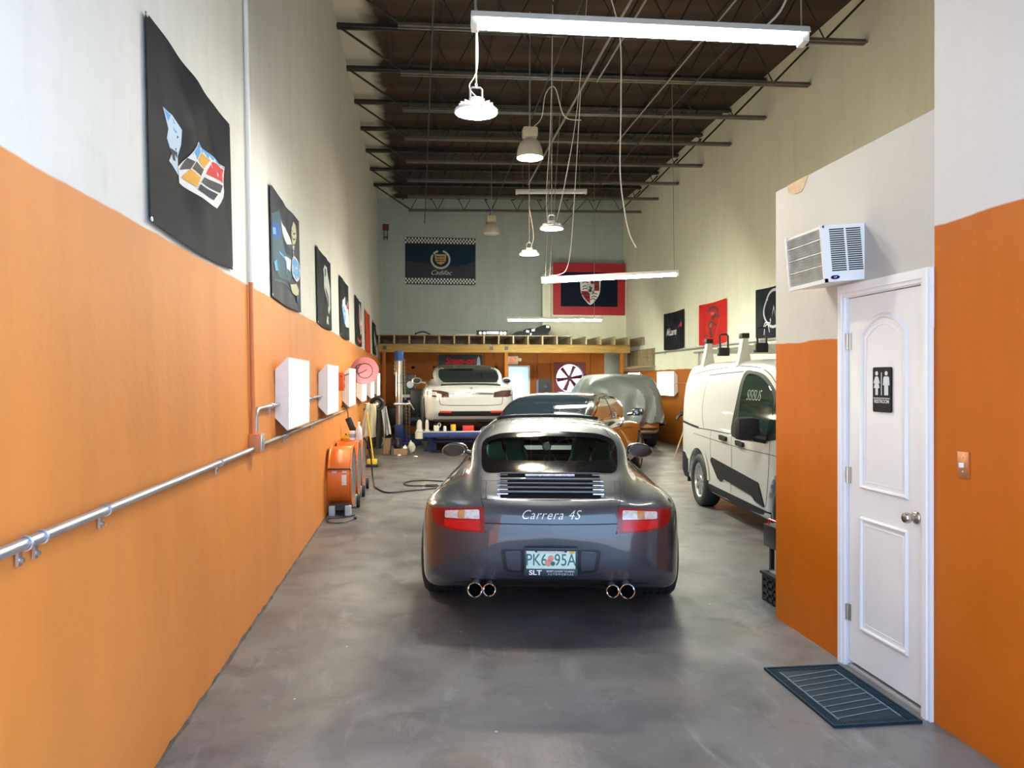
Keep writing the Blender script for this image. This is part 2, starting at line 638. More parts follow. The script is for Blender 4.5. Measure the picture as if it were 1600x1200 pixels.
M_UFO_NEAR = mat('lit_near_diffuser', (0.9, 0.9, 0.9), 0.3, emit=(1.0, 0.99, 0.88), strength=NEAR_UFO_W)
M_BELL = mat('lit_warm_lamp', (0.9, 0.9, 0.9), 0.3, emit=(1.0, 0.80, 0.55), strength=BELL_W)
M_LENS = mat('lit_troffer_lens', (0.9, 0.9, 0.85), 0.35, emit=(1.0, 0.96, 0.72), strength=BOX_W)
M_WIRE = mat('pale_wire', (0.26, 0.25, 0.21), 0.5, var=0.05)
M_CORDW = mat('white_cord', (0.70, 0.68, 0.62), 0.5, var=0.05)
M_CORDB = mat('black_cord', (0.012, 0.012, 0.013), 0.5, var=0.05)
M_CHORD = mat('lit_look_steel', (0.15, 0.14, 0.12), 0.45, 0.2, var=0.25, vscale=6)  # light caught by the bottom chords is put into this paler steel colour
M_NAVY = mat('blue_painted_steel', (0.015, 0.04, 0.16), 0.4, 0.2, var=0.15)
M_REDP = mat('red_plastic', (0.55, 0.02, 0.015), 0.4, var=0.05)
M_YELP = mat('yellow_plastic', (0.75, 0.50, 0.03), 0.45, var=0.05)
M_FANO = mat('orange_fan_enamel', (0.72, 0.16, 0.02), 0.35, 0.0, 0.3, var=0.08, vscale=6)
M_CARD = mat('brown_cardboard', (0.30, 0.18, 0.09), 0.8, var=0.08)


def lw(z):
    """x of the left wall's face at height z (the wall leans outward a little)"""
    return -1.07 - 0.022 * z
# ------------------------------------------------------------------ the room
XR, YB, YF = 6.3, 23.2, 1.0
XP = 2.37          # face of the restroom box and the entrance wall


def struct(name, b, m=None, parent=None, **k):
    o = b.build(name, m, parent)
    if parent is None:
        o['kind'] = 'structure'
    return o


b = MB(); b.box((-1.25, YF, -0.15), (XR + 0.15, YB + 0.2, 0.0)); struct('floor', b, M_FLOOR)
M_DRIVE = mat('sunlit_driveway_concrete', (0.50, 0.48, 0.45), 0.7, var=0.1, vscale=2)
b = MB(); b.box((-14, -16, -0.16), (16, YF, -0.01)); struct('ground', b, M_DRIVE)

b = MB()
zt = 7.3
b.prism([(lw(0), 0 - 0.02), (lw(zt), zt), (lw(zt) - 0.2, zt), (lw(zt) - 0.2, -0.02)], YF, YB + 0.2, None, 'xz')
struct('wall_left', b, M_LEFT)
b = MB(); b.box((XR, YF, -0.02), (XR + 0.2, YB + 0.2, 7.3)); struct('wall_right', b, M_RIGHT)


def wall_with_holes(b, x0, x1, z0, z1, y0, y1, holes):
    xs = sorted({x0, x1} | {h[0] for h in holes} | {h[1] for h in holes})
    zs = sorted({z0, z1} | {h[2] for h in holes} | {h[3] for h in holes})
    for i in range(len(xs) - 1):
        for j in range(len(zs) - 1):
            cx, cz = (xs[i] + xs[i + 1]) / 2, (zs[j] + zs[j + 1]) / 2
            if any(h[0] < cx < h[1] and h[2] < cz < h[3] for h in holes):
                continue
            b.box((xs[i], y0, zs[j]), (xs[i + 1], y1, zs[j + 1]))


FANX, FANZ, FANR = 4.605, 1.644, 0.43
HOLES = [(2.70, 3.33, 0.0, 2.0), (FANX - 0.47, FANX + 0.47, FANZ - 0.47, FANZ + 0.47)]
b = MB(); wall_with_holes(b, -1.4, XR + 0.2, -0.02, 7.3, YB, YB + 0.2, HOLES); struct('wall_back', b, M_BACK)
b = MB(); wall_with_holes(b, -1.12, 5.68, 0.0, 2.45, YB - 0.06, YB - 0.001, HOLES)
for x in (-0.2, 0.42, 1.98, 2.30, 2.55, 3.48, 3.60, 4.02, 5.25):
    b.box((x, YB - 0.085, 0.0), (x + 0.09, YB - 0.058, 2.45))
b.box((-1.1, YB - 0.085, 1.93), (2.55, YB - 0.058, 2.0))
struct('wall_back_lower', b, M_OPAINT)
b = MB(); b.box((3.72, 22.9, 2.84), (XR - 0.002, YB - 0.001, 4.78))
b.prism([(3.72, 4.78), (XR - 0.002, 4.78), (XR - 0.002, 5.1), (4.1, 5.1)], 23.05, YB - 0.001, None, 'xz')
struct('wall_back_chase', b, M_RIGHT)

# ceiling: sloping deck with battens, oversprayed edge
b = MB()
b.prism([(-1.5, 7.0), (XR + 0.2, 7.155), (XR + 0.2, 7.3), (-1.5, 7.3)], YF, YB + 0.2, None, 'xz')
for x in (-0.46, 0.37, 1.2, 2.03, 2.86, 3.69, 4.52, 5.35):
    z = 7.03 + x * 0.02
    b.box((x - 0.03, YF + 0.2, z - 0.035), (x + 0.03, YB, z + 0.05))
struct('ceiling', b, M_DECK)

b = MB()
b.box((-1.5, YF - 0.2, 3.95), (XR + 0.2, YF, 7.3))
b.box((XP + 0.15, YF - 0.2, -0.02), (XR + 0.2, YF, 3.95))
struct('wall_front', b, mat('front_wall_paint', (0.7, 0.69, 0.66), 0.6, var=0.05))
# entrance side wall, full height, to the right of the opening
b = MB(); b.box((XP, YF - 0.2, -0.02), (XP + 0.15, 3.292, 7.1)); struct('wall_entrance', b, M_NEAR)
# restroom box
DY0, DY1, DZ = 3.352, 4.035, 2.055       # rough opening of the door
b = MB()
b.box((XP, DY1, -0.02), (XP + 0.12, 4.88, 2.84))
b.box((XP, 3.292, DZ), (XP + 0.12, DY1, 2.84))
b.box((XP, 3.292, -0.02), (XP + 0.12, DY0, DZ))
b.box((XP + 0.12, 4.76, -0.02), (XR - 0.002, 4.88, 2.84))
b.box((XP + 0.12, 3.292, 2.74), (XR - 0.002, 4.76, 2.84))
M_TAN = mat('bare_plaster', (0.50, 0.37, 0.24), 0.8, var=0.15, vscale=20)
b.mats = [M_PART]
b.prism([(4.45, 2.842), (4.72, 2.842), (4.70, 2.79), (4.62, 2.765), (4.53, 2.76), (4.49, 2.79)], XP - 0.003, XP + 0.02, M_TAN, 'yz')
struct('wall_restroom', b, M_PART)
b = MB(); b.box((XP + 0.14, 3.30, 0.0), (XP + 0.9, 4.7, 0.002))
b.box((XP + 0.9, 3.30, 0.0), (XP + 0.95, 4.7, 2.7)); struct('wall_restroom_inner', b, mat('restroom_dark', (0.25, 0.24, 0.22), 0.6, var=0.1))

# restroom door: frame, panelled slab, hinges, knob
d1 = thing('door_1', None, None, (XP, 3.68, 0)); d1['kind'] = 'structure'
d1['label'] = 'white narrow panel door to the restroom'
b = MB(); b.mats = [M_TRIM]
cw = 0.066
for y0, y1 in ((3.297 - 3.68, 3.297 + cw - 3.68), (4.09 - cw - 3.68, 4.09 - 3.68)):
    b.box((-0.018, y0, 0.0), (0.0, y1, 2.112), None)
    ym = (y0 + y1) / 2
    b.box((-0.026, ym - 0.014, 0.001), (-0.016, ym + 0.014, 2.10), None)
b.box((-0.018, 3.297 + cw - 3.68, 2.112 - cw), (0.0, 4.09 - cw - 3.68, 2.112))
b.box((-0.0252, 3.345 - 3.68, 2.066), (-0.016, 4.045 - 3.68, 2.094))
for y0, y1 in ((3.352 - 3.68, 3.366 - 3.68), (4.015 - 3.68, 4.03 - 3.68)):
    b.box((-0.002, y0, 0.0), (0.12, y1, 2.05))
b.box((-0.002, 3.366 - 3.68, 2.04), (0.12, 4.015 - 3.68, 2.052))
b.box((0.0, 3.36 - 3.68, 0.0), (0.12, 4.02 - 3.68, 0.012), mat('sill_concrete', (0.42, 0.41, 0.40), 0.7, var=0.1))
b.build('door_frame', None, d1)


def panel_ring(b, outline, x, w=0.036, h=0.013):
    """a raised moulding that follows an outline drawn in (y, z)"""
    n = len(outline)
    c = Vector((sum(p[0] for p in outline) / n, sum(p[1] for p in outline) / n))
    rings = []
    for k, (ins, hh) in enumerate(((0, 0), (w * 0.35, -h), (w * 0.6, -h * 0.8), (w * 0.85, 0.005), (w * 1.7, -0.003), (w * 1.75, -0.001))):
        ring = []
        for i in range(n):
            p = Vector(outline[i]); a = Vector(outline[i - 1]); q = Vector(outline[(i + 1) % n])
            d = ((p - a).normalized() + (q - p).normalized())
            nn = Vector((-d.y, d.x)).normalized()
            if nn.dot(c - p) < 0: nn = -nn
            ring.append((x + hh, p.x + nn.x * ins, p.y + nn.y * ins))
        rings.append(ring)
    v = [q for r in rings for q in r]
    f = [(k * n + i, k * n + (i + 1) % n, (k + 1) * n + (i + 1) % n, (k + 1) * n + i) for k in range(len(rings) - 1) for i in range(n)]
    b.add(v, f, None)


b = MB()
b.box((0.004, 3.369 - 3.68, 0.035), (0.04, 4.012 - 3.68, 2.036))
yl, yr = 3.895 - 3.68, 3.487 - 3.68
arch = [(yl + (yr - yl) * i / 16, 1.83 + 0.105 * math.sin(math.pi * i / 16) ** 0.8) for i in range(17)]
panel_ring(b, [(yl, 1.0)] + arch + [(yr, 1.0)], 0.004)
panel_ring(b, [(yl, 0.235), (yl, 0.85), (yr, 0.85), (yr, 0.235)], 0.004)
b.build('door_panel', M_TRIM, d1)
M_HINGE = mat('satin_hinge', (0.62, 0.58, 0.52), 0.3, 1.0)
for z in (1.80, 1.06, 0.30):
    b = MB(); b.cyl((-0.006, 4.012 - 3.68, z - 0.045), (-0.006, 4.012 - 3.68, z + 0.045), 0.007)
    b.box((-0.001, 3.985 - 3.68, z - 0.045), (0.003, 4.03 - 3.68, z + 0.045))
    b.build('hinge', M_HINGE, d1)
b = MB()
b.lathe([(0.033, 0.004), (0.033, -0.004), (0.027, -0.012), (0.012, -0.016), (0.011, -0.03), (0.019, -0.034), (0.026, -0.043), (0.027, -0.055), (0.022, -0.066), (0.006, -0.068), (0, -0.068)], None, 20, 'x', (0.004, 3.425 - 3.68, 0.925))
k = b.build('door_knob', mat('brushed_nickel', (0.55, 0.52, 0.48), 0.25, 1.0), d1); k['label'] = 'round brushed metal knob'

# back door, daylight behind its white film
d2 = thing('door_2', None, None, (3.015, YB, 0)); d2['kind'] = 'structure'; d2['label'] = 'bright white glazed door in the orange back wall'
b = MB()
for x0, x1 in ((-0.345, -0.30), (0.30, 0.345)):
    b.box((x0, -0.09, 0), (x1, 0.05, 2.03))
b.box((-0.30, -0.09, 1.985), (0.30, 0.05, 2.03))
b.build('door_frame', M_TRIM, d2)
m = bpy.data.materials.new('frosted_film'); m.use_nodes = True
N, L = nt(m); N.remove(N['Principled BSDF'])
tr = N.new('ShaderNodeBsdfTranslucent'); tr.inputs['Color'].default_value = (0.80, 0.86, 0.95, 1)
df = N.new('ShaderNodeBsdfDiffuse'); df.inputs['Color'].default_value = (0.8, 0.83, 0.88, 1)
mx = N.new('ShaderNodeMixShader'); mx.inputs[0].default_value = 0.3
L.new(tr.outputs[0], mx.inputs[1]); L.new(df.outputs[0], mx.inputs[2]); L.new(mx.outputs[0], N['Material Output'].inputs['Surface'])
b = MB(); b.add([(-0.30, -0.02, 0.01), (0.30, -0.02, 0.01), (0.30, -0.02, 1.985), (-0.30, -0.02, 1.985)], [(0, 1, 2, 3)])
b.build('door_panel', m, d2)
b = MB(); b.box((0.24, -0.06, 0.95), (0.28, -0.02, 1.1)); b.build('door_handle', M_BLACK, d2)

# roof joists: open web, the bottom chord stops short of the left wall
JY = [10.2 + 1.58 * j for j in range(-5, 8)]
ORD = ['nearest the entrance', 'second from the entrance', 'third from the entrance', 'fourth from the entrance', 'fifth from the entrance', 'sixth from the entrance',
       'seventh from the entrance', 'eighth from the entrance', 'ninth from the entrance', 'tenth from the entrance', 'eleventh from the entrance', 'twelfth from the entrance', 'farthest, just before the block wall']


def make_joist(y, lab):
    t = thing('roof_joist', 'black open-web steel roof joist, ' + lab, 'joist', (0, y, 0), group='roof joists')
    t['kind'] = 'structure'
    zl = lambda x: 6.29 + 0.019 * x
    zu = lambda x: 6.98 + 0.019 * x
    sl = math.atan(0.019)

    def chord(x0, x1, zf, w, h):
        b = MB()
        for s in (-1, 1):
            y0, y1 = sorted((s * 0.008, s * w / 2))
            z0, z1 = zf(x0), zf(x1)
            # an angle: upright leg and flange
            b.add([(x0, y0, z0 - h), (x1, y0, z1 - h), (x1, y1, z1 - h), (x0, y1, z0 - h), (x0, y0, z0 - h + 0.012), (x1, y0, z1 - h + 0.012), (x1, y1, z1 - h + 0.012), (x0, y1, z0 - h + 0.012)],
                  [(0, 3, 2, 1), (4, 5, 6, 7), (0, 1, 5, 4), (1, 2, 6, 5), (2, 3, 7, 6), (3, 0, 4, 7)])
            b.add([(x0, s * 0.008, z0 - h), (x1, s * 0.008, z1 - h), (x1, s * 0.02, z1 - h), (x0, s * 0.02, z0 - h), (x0, s * 0.008, z0), (x1, s * 0.008, z1), (x1, s * 0.02, z1), (x0, s * 0.02, z0)],
                  [(0, 3, 2, 1), (4, 5, 6, 7), (0, 1, 5, 4), (1, 2, 6, 5), (2, 3, 7, 6), (3, 0, 4, 7)])
        return b
    chord(-1.22, XR - 0.01, zu, 0.15, 0.07).build('top_chord', M_DSTEEL, t)
    chord(-0.27, XR - 0.01, zl, 0.13, 0.06).build('bottom_chord', M_CHORD, t)
    b = MB()
    b.cyl((-1.2, 0, zu(-1.2) - 0.05), (-0.22, 0, zl(-0.22) - 0.02), 0.018, n=6)
    b.cyl((XR - 0.03, 0, zu(XR) - 0.12), (XR - 0.62, 0, zl(XR - 0.62) - 0.02), 0.018, n=6)
    xs = [-0.22 + k * (XR - 0.62 + 0.22) / 16 for k in range(17)]
    for k in range(16):
        a, c = xs[k], xs[k + 1]
        if k % 2 == 0:
            b.cyl((a, 0, zl(a) - 0.03), (c, 0, zu(c) - 0.03), 0.011, n=5)
        else:
            b.cyl((a, 0, zu(a) - 0.03), (c, 0, zl(c) - 0.03), 0.011, n=5)
    b.build('web', M_DSTEEL, t)
    return t


j0 = make_joist(JY[0], ORD[0])
for y, lab in zip(JY[1:], ORD[1:]):
    j = copy_tree(j0); j.location.y = y; j['label'] = 'black open-web steel roof joist, ' + lab
for x, lab in ((0.18, 'thin bridging rod along the joists near the left end'), (2.0, 'thin bridging rod along the joists above the round lamps'), (4.35, 'thin bridging rod along the joists toward the right wall')):
    b = MB(); b.cyl((x, 2.0, 6.22 + x * 0.019), (x, 22.9, 6.22 + x * 0.019), 0.012, n=6)
    for y in JY[:-1]:
        b.cyl((x, y, 6.24 + x * 0.019), (x, y + 1.58, 6.92 + x * 0.019), 0.008, n=5, caps=False)
    o = b.build('bridging_rod', M_DSTEEL); tag(o, lab, 'rod', 'joist bridging', 'structure')

# the ragged dark gap and crumbling render along the foot of the left wall
rnd = random.Random(4)
V = []; n_ = 220
for i in range(n_ + 1):
    y = YF + (YB - YF) * (i / n_) ** 1.6
    w_ = 0.006 + 0.012 * rnd.random() ** 2; h_ = 0.004 + 0.016 * rnd.random() ** 2
    V += [(lw(0), y, h_), (lw(0) + 0.004, y, h_), (lw(0) + w_, y, 0.004), (lw(0) + w_ + 0.001, y, 0.0)]
b = MB(); b.add(V, [(4 * i + k, 4 * i + k + 1, 4 * i + k + 5, 4 * i + k + 4) for i in range(n_) for k in range(3)])
struct('trim_1', b, mat('crumbling_dark_edge', (0.09, 0.075, 0.065), 0.9, var=0.5, vscale=14))
# ------------------------------------------------------------------ car bodies: smooth solids bounded by side, plan and section outlines
def pdist(px, py, poly):
    """signed distance to a closed outline, negative inside"""
    d = np.full(np.shape(px), 1e9)
    n = len(poly)
    for i in range(n):
        ax, ay = poly[i]; bx, by = poly[(i + 1) % n]
        ex, ey = bx - ax, by - ay
        L2 = ex * ex + ey * ey
        if L2 < 1e-12:
            continue
        wx, wy = px - ax, py - ay
        t = np.clip((wx * ex + wy * ey) / L2, 0, 1)
        d = np.minimum(d, (wx - ex * t) ** 2 + (wy - ey * t) ** 2)
    return np.where(inside(px, py, poly), -1, 1) * np.sqrt(d)


def smax(a, b, k):
    h = np.maximum(k - np.abs(a - b), 0) / k
    return np.maximum(a, b) + h * h * k * 0.25


def smin(a, b, k):
    return -smax(-a, -b, k)


def half(pts, n=5):
    """outline for |x| from points (x, y) running from x=0 to x=0, closed on the far side"""
    c = catmull(pts, n)
    return c + [(-2.0, c[-1][1]), (-2.0, c[0][1])]


class Shell:
    def __init__(s, comps, k_union=0.10, arches=(), extra=None, h=0.04):
        s.comps, s.ku, s.arches, s.extra, s.h = comps, k_union, arches, extra, h

    def F(s, x, y, z):
        ax = np.abs(x)
        f = None
        for c in s.comps:
            g = smax(smax(pdist(y, z, c['side']), pdist(ax, y, c['plan']), c['k']), pdist(ax, z, c['sec']), c['k2'])
            f = g if f is None else smin(f, g, s.ku)
        for (cy, cz, r, dep) in s.arches:
            f = np.maximum(f, -np.maximum(np.hypot(y - cy, z - cz) - r, dep - ax))
        if s.extra:
            f = s.extra(f, x, y, z)
        return f

    def grad(s, P, e=0.004):
        g = np.zeros_like(P)
        for i in range(3):
            d = np.zeros(3); d[i] = e
            g[:, i] = s.F(*(P + d).T) - s.F(*(P - d).T)
        return g / (2 * e)

    def snap(s, P, it=3):
        for _ in range(it):
            f = s.F(*P.T)
            g = s.grad(P)
            P = P - g * (np.clip(f, -0.05, 0.05) / np.maximum((g * g).sum(1), 0.2))[:, None]
        g = s.grad(P)
        return P, g / np.maximum(np.linalg.norm(g, axis=1), 1e-6)[:, None]

    def mesh(s, lo, hi):
        h = s.h
        ax = [np.arange(lo[i] - h, hi[i] + 2 * h, h) for i in range(3)]
        if True:   # mirror-symmetric grid
            nx = int(math.ceil(max(abs(lo[0]), hi[0]) / h)) + 1
            ax[0] = (np.arange(-nx, nx + 1)) * h
        X, Y, Z = ax
        A = np.abs(X)
        f = None
        yz = np.meshgrid(Y, Z, indexing='ij'); xy = np.meshgrid(A, Y, indexing='ij'); xz = np.meshgrid(A, Z, indexing='ij')
        for c in s.comps:
            a = pdist(yz[0], yz[1], c['side'])[None, :, :]
            b = pdist(xy[0], xy[1], c['plan'])[:, :, None]
            d = pdist(xz[0], xz[1], c['sec'])[:, None, :]
            g = smax(smax(a, b, c['k']), d, c['k2'])
            f = g if f is None else smin(f, g, s.ku)
        for (cy, cz, r, dep) in s.arches:
            f = np.maximum(f, -np.maximum((np.hypot(yz[0] - cy, yz[1] - cz) - r)[None], (dep - A)[:, None, None]))
        if s.extra:
            f = s.extra(f, X[:, None, None], Y[None, :, None], Z[None, None, :])
        V = f
        sg = V < 0
        n = [len(q) for q in ax]
        cnt = np.zeros([q - 1 for q in n], int); acc = np.zeros([q - 1 for q in n] + [3])
        sl = lambda o: tuple(slice(o[i], n[i] - 1 + o[i]) for i in range(3))
        cor = [(i, j, k) for i in (0, 1) for j in (0, 1) for k in (0, 1)]
        for c in cor:
            for d in range(3):
                if c[d] == 1: continue
                c2 = list(c); c2[d] = 1
                a, b = V[sl(c)], V[sl(c2)]
                m = (a < 0) != (b < 0)
                t = np.where(m, a / np.where(m, a - b, 1), 0)
                cnt += m
                for e in range(3):
                    acc[..., e] += np.where(m, c[e] + (t if e == d else 0), 0)
        act = cnt > 0
        idx = -np.ones(cnt.shape, int); idx[act] = np.arange(act.sum())
        ii = np.argwhere(act)
        loc = acc[act] / cnt[act][:, None] + ii
        P = np.stack([X[0] + loc[:, 0] * h, Y[0] + loc[:, 1] * h, Z[0] + loc[:, 2] * h], 1)
        faces = []
        for d in range(3):
            o = [0, 0, 0]; o[d] = 1
            a = sg[tuple(slice(0, n[i] - o[i]) for i in range(3))]; b = sg[tuple(slice(o[i], n[i]) for i in range(3))]
            e1, e2 = (d + 1) % 3, (d + 2) % 3
            q = np.argwhere(a != b)
            q = q[(q[:, e1] > 0) & (q[:, e2] > 0) & (q[:, e1] < n[e1] - 1) & (q[:, e2] < n[e2] - 1)]
            flip = a[tuple(q.T)]
            D1 = np.zeros(3, int); D1[e1] = 1
            D2 = np.zeros(3, int); D2[e2] = 1
            quad = np.stack([idx[tuple((q - D1 - D2).T)], idx[tuple((q - D2).T)], idx[tuple(q.T)], idx[tuple((q - D1).T)]], 1)
            quad[~flip] = quad[~flip][:, ::-1]
            faces.append(quad)
        Fq = np.concatenate(faces)
        Fq = Fq[(Fq >= 0).all(1)]
        P, Nn = s.snap(P, 3)
        return P, Fq, Nn


def set_normals(me, Nn):
    for p in me.polygons:
        p.use_smooth = True
    me.normals_split_custom_set_from_vertices([tuple(q) for q in Nn])


def raw_mesh(name, V, Fc, m, parent, Nn=None):
    me = bpy.data.meshes.new(name)
    me.from_pydata([tuple(map(float, p)) for p in V], [], [list(map(int, f)) for f in Fc])
    me.materials.append(m)
    me.update()
    if Nn is not None:
        set_normals(me, Nn)
    o = bpy.data.objects.new(name, me)
    COL.objects.link(o)
    o.parent = parent
    return o


def inset(poly, d):
    c = (sum(p[0] for p in poly) / len(poly), sum(p[1] for p in poly) / len(poly))
    w = max(p[0] for p in poly) - c[0]; h = max(p[1] for p in poly) - c[1]
    return [(c[0] + (p[0] - c[0]) * (1 - d / w), c[1] + (p[1] - c[1]) * (1 - d / h)) for p in poly]


class Car:
    """a body, plus panes, lamps and seams laid on its surface"""

    def __init__(s, root, shell, lo, hi):
        s.root, s.sh = root, shell
        s.P, s.Fq, s.N = shell.mesh(lo, hi)
        s.bvh = BVHTree.FromPolygons([tuple(p) for p in s.P], [tuple(map(int, f)) for f in s.Fq])
        s.cen = s.P[s.Fq].mean(1)
        s.fn = s.N[s.Fq].mean(1)
        s.cut = np.zeros(len(s.Fq), bool)

    AX = {'rear': (lambda a, b: (a, -9, b), (0, 1, 0), (0, 2)), 'front': (lambda a, b: (a, 9, b), (0, -1, 0), (0, 2)),
          'right': (lambda a, b: (9, a, b), (-1, 0, 0), (1, 2)), 'left': (lambda a, b: (-9, a, b), (1, 0, 0), (1, 2)), 'top': (lambda a, b: (a, b, 9), (0, 0, -1), (0, 1))}

    def project(s, pts, axis):
        mk, d, _ = s.AX[axis]
        out = []
        dv = Vector(d)
        last = None
        for a, b in pts:
            hit = s.bvh.ray_cast(Vector(mk(a, b)), dv)
            if hit[0] is None:
                near = s.bvh.find_nearest(Vector(mk(a, b)) if last is None else Vector(tuple(last)))
                p = np.array(near[0])
            else:
                p = np.array(hit[0])
            last = p
            out.append(p)
        P = np.array(out)
        Q, Nn = s.sh.snap(P.copy(), 2)
        bad = np.linalg.norm(Q - P, axis=1) > 0.04
        Q[bad] = P[bad]
        return Q, Nn

    def window_cut(s, poly, axis, lim=-0.1):
        """opens the sheet metal behind a pane"""
        poly = inset(poly, 0.022)
        _, d, (i, j) = s.AX[axis]
        d = np.array(d)
        k = [q for q in range(3) if q not in (i, j)][0]
        m = inside(s.cen[:, i], s.cen[:, j], poly) & ((s.fn @ d) < lim) & (s.cen[:, k] * d[k] < 0.35)
        s.cut |= m

    def patch(s, name, poly, axis, m, off=0.004, res=0.05, parent=None, skirt=0.012, label=None, both=False):
        V2, Fc = fill2d(poly, res)
        res_objs = []
        P, Nn = s.project(V2, axis)
        for sx in ((1, -1) if both else (1,)):
            Q, M = P.copy(), Nn.copy()
            Q = Q + M * off
            if sx < 0:
                Q[:, 0] *= -1; M[:, 0] *= -1
            F2 = []
            view = np.array(s.AX[axis][1], float)
            if sx < 0: view = view * np.array([-1, 1, 1])
            for f in Fc:
                a, b, c = Q[f[0]], Q[f[1]], Q[f[2]]
                nn = np.cross(b - a, c - a)
                F2.append(f if nn @ view < 0 else f[::-1])
            # skirt back into the body so the pane has an edge
            cnt = {}
            for f in F2:
                for k in range(len(f)):
                    e = (f[k], f[(k + 1) % len(f)])
                    cnt[tuple(sorted(e))] = cnt.get(tuple(sorted(e)), []) + [e]
            V = list(Q); NN = list(M); base = {}
            for e, l in cnt.items():
                if len(l) == 1:
                    a, b = l[0]
                    for q in (a, b):
                        if q not in base:
                            base[q] = len(V); V.append(Q[q]); NN.append(M[q]); V.append(Q[q] - M[q] * (off + skirt)); NN.append(M[q])
                    F2.append([base[b], base[a], base[a] + 1, base[b] + 1])
            o = raw_mesh(name, V, F2, m, parent or s.root, NN)
            if label: o['label'] = label
            res_objs.append(o)
        return res_objs if both else res_objs[0]

    def seam(s, b, pts, axis, w=0.006, off=0.0015, closed=False, mirror=False, n=4, m=None):
        """a thin line that follows the surface"""
        P2 = catmull(pts, n, closed)
        P, Nn = s.project(P2, axis)
        for sx in ((1, -1) if mirror else (1,)):
            V = []; K = len(P)
            for i in range(K):
                t = P[(i + 1) % K if closed else min(i + 1, K - 1)] - P[i - 1 if (closed or i) else 0]
                c = np.cross(t, Nn[i]); c /= max(np.linalg.norm(c), 1e-9)
                for q in (-1, 1):
                    p = P[i] + Nn[i] * off + c * q * w / 2
                    V.append((p[0] * sx, p[1], p[2]))
            Fc = [(2 * i, 2 * i + 1, 2 * ((i + 1) % K) + 1, 2 * ((i + 1) % K)) for i in range(K if closed else K - 1)]
            b.add(V, Fc, m, True)

    def body(s, m, name='body', under=None):
        keep = ~s.cut
        me_v, me_f = s.P, s.Fq[keep]
        o = raw_mesh(name, me_v, me_f, m, s.root, s.N)
        bm = bmesh.new(); bm.from_mesh(o.data); bm.free()
        return o

    def liner(s, m, zmin, inset=0.03, y0=-9, y1=9):
        keep = (~s.cut) & (s.cen[:, 2] > zmin) & (s.cen[:, 1] > y0) & (s.cen[:, 1] < y1)
        F2 = s.Fq[keep]
        used = np.unique(F2)
        mp = -np.ones(len(s.P), int); mp[used] = np.arange(len(used))
        return raw_mesh('headliner', s.P[used] - s.N[used] * inset, mp[F2][:, ::-1], m, s.root, -s.N[used])


M_RIM = mat('alloy_rim', (0.60, 0.61, 0.62), 0.3, 0.9, var=0.05)
M_DISC = mat('brake_disc', (0.35, 0.35, 0.35), 0.35, 0.9)


def make_wheel(parent, x, y, r, w, side, rim_r, spokes=5, rim_m=None, z=None, tread=True, cap=False):
    """tyre with tread and shoulder, rim with spokes; side = +1 faces right"""
    z = r if z is None else z
    b = MB()
    h = w / 2
    prof = [(rim_r, -h * 0.85), (rim_r + 0.02, -h), (r - 0.05, -h), (r - 0.018, -h * 0.93), (r - 0.004, -h * 0.80), (r, -h * 0.7)]
    if tread:
        for g in (-0.5, -0.18, 0.18, 0.5):
            c = g * h
            prof += [(r, c - 0.008), (r - 0.009, c - 0.006), (r - 0.009, c + 0.006), (r, c + 0.008)]
    prof += [(r, h * 0.7), (r - 0.004, h * 0.80), (r - 0.018, h * 0.93), (r - 0.05, h), (rim_r + 0.02, h), (rim_r, h * 0.85)]
    b.lathe(prof, None, 48, 'x', (0, 0, 0))
    if tread:   # sipes across the shoulders
        for k in range(36):
            t = 2 * math.pi * k / 36
            for s_ in (-1, 1):
                b.M = Matrix.Rotation(t, 4, 'X')
                b.box((s_ * h * 0.62 - h * 0.09, -0.004, r - 0.004), (s_ * h * 0.62 + h * 0.09, 0.004, r + 0.0012))
        b.M = Matrix.Identity(4)
    t = b.build('wheel', M_RUBBER, parent)
    t.location = (x, y, z)
    b = MB()
    o = side * h * 0.86
    b.lathe([(rim_r + 0.012, o), (rim_r, o - side * 0.012), (rim_r - 0.02, o - side * 0.03), (rim_r - 0.03, -o * 0.8)], None, 40, 'x')
    b.lathe([(0.0, o - side * 0.012), (0.045, o - side * 0.012), (0.06, o - side * 0.03), (0.06, o - side * 0.07)], None, 20, 'x')
    for k in range(spokes):
        a = 2 * math.pi * k / spokes
        b.M = Matrix.Rotation(a, 4, 'X')
        ww = 0.075 if spokes < 7 else 0.05
        x0, x1 = sorted((o - side * 0.02, o - side * 0.055))
        b.add([(x0, -ww * 0.4, 0.03), (x0, ww * 0.4, 0.03), (x0, ww * 0.5, rim_r - 0.012), (x0, -ww * 0.5, rim_r - 0.012), (x1, -ww * 0.4, 0.03), (x1, ww * 0.4, 0.03), (x1, ww * 0.5, rim_r - 0.012), (x1, -ww * 0.5, rim_r - 0.012)],
              [(0, 3, 2, 1), (4, 5, 6, 7), (0, 1, 5, 4), (1, 2, 6, 5), (2, 3, 7, 6), (3, 0, 4, 7)])
    b.M = Matrix.Identity(4)
    b.lathe([(0.0, o - side * 0.10), (rim_r * 0.72, o - side * 0.10), (rim_r * 0.72, o - side * 0.12), (0.0, o - side * 0.12)], MATS['brake_disc'] if not b.mats else None, 32, 'x')
    rm = rim_m or M_RIM
    b.mats = [rm, M_DISC]
    nd = 3 * 32
    b.mi = [0] * (len(b.mi) - nd) + [1] * nd
    b.build('rim', None, t)
    return t


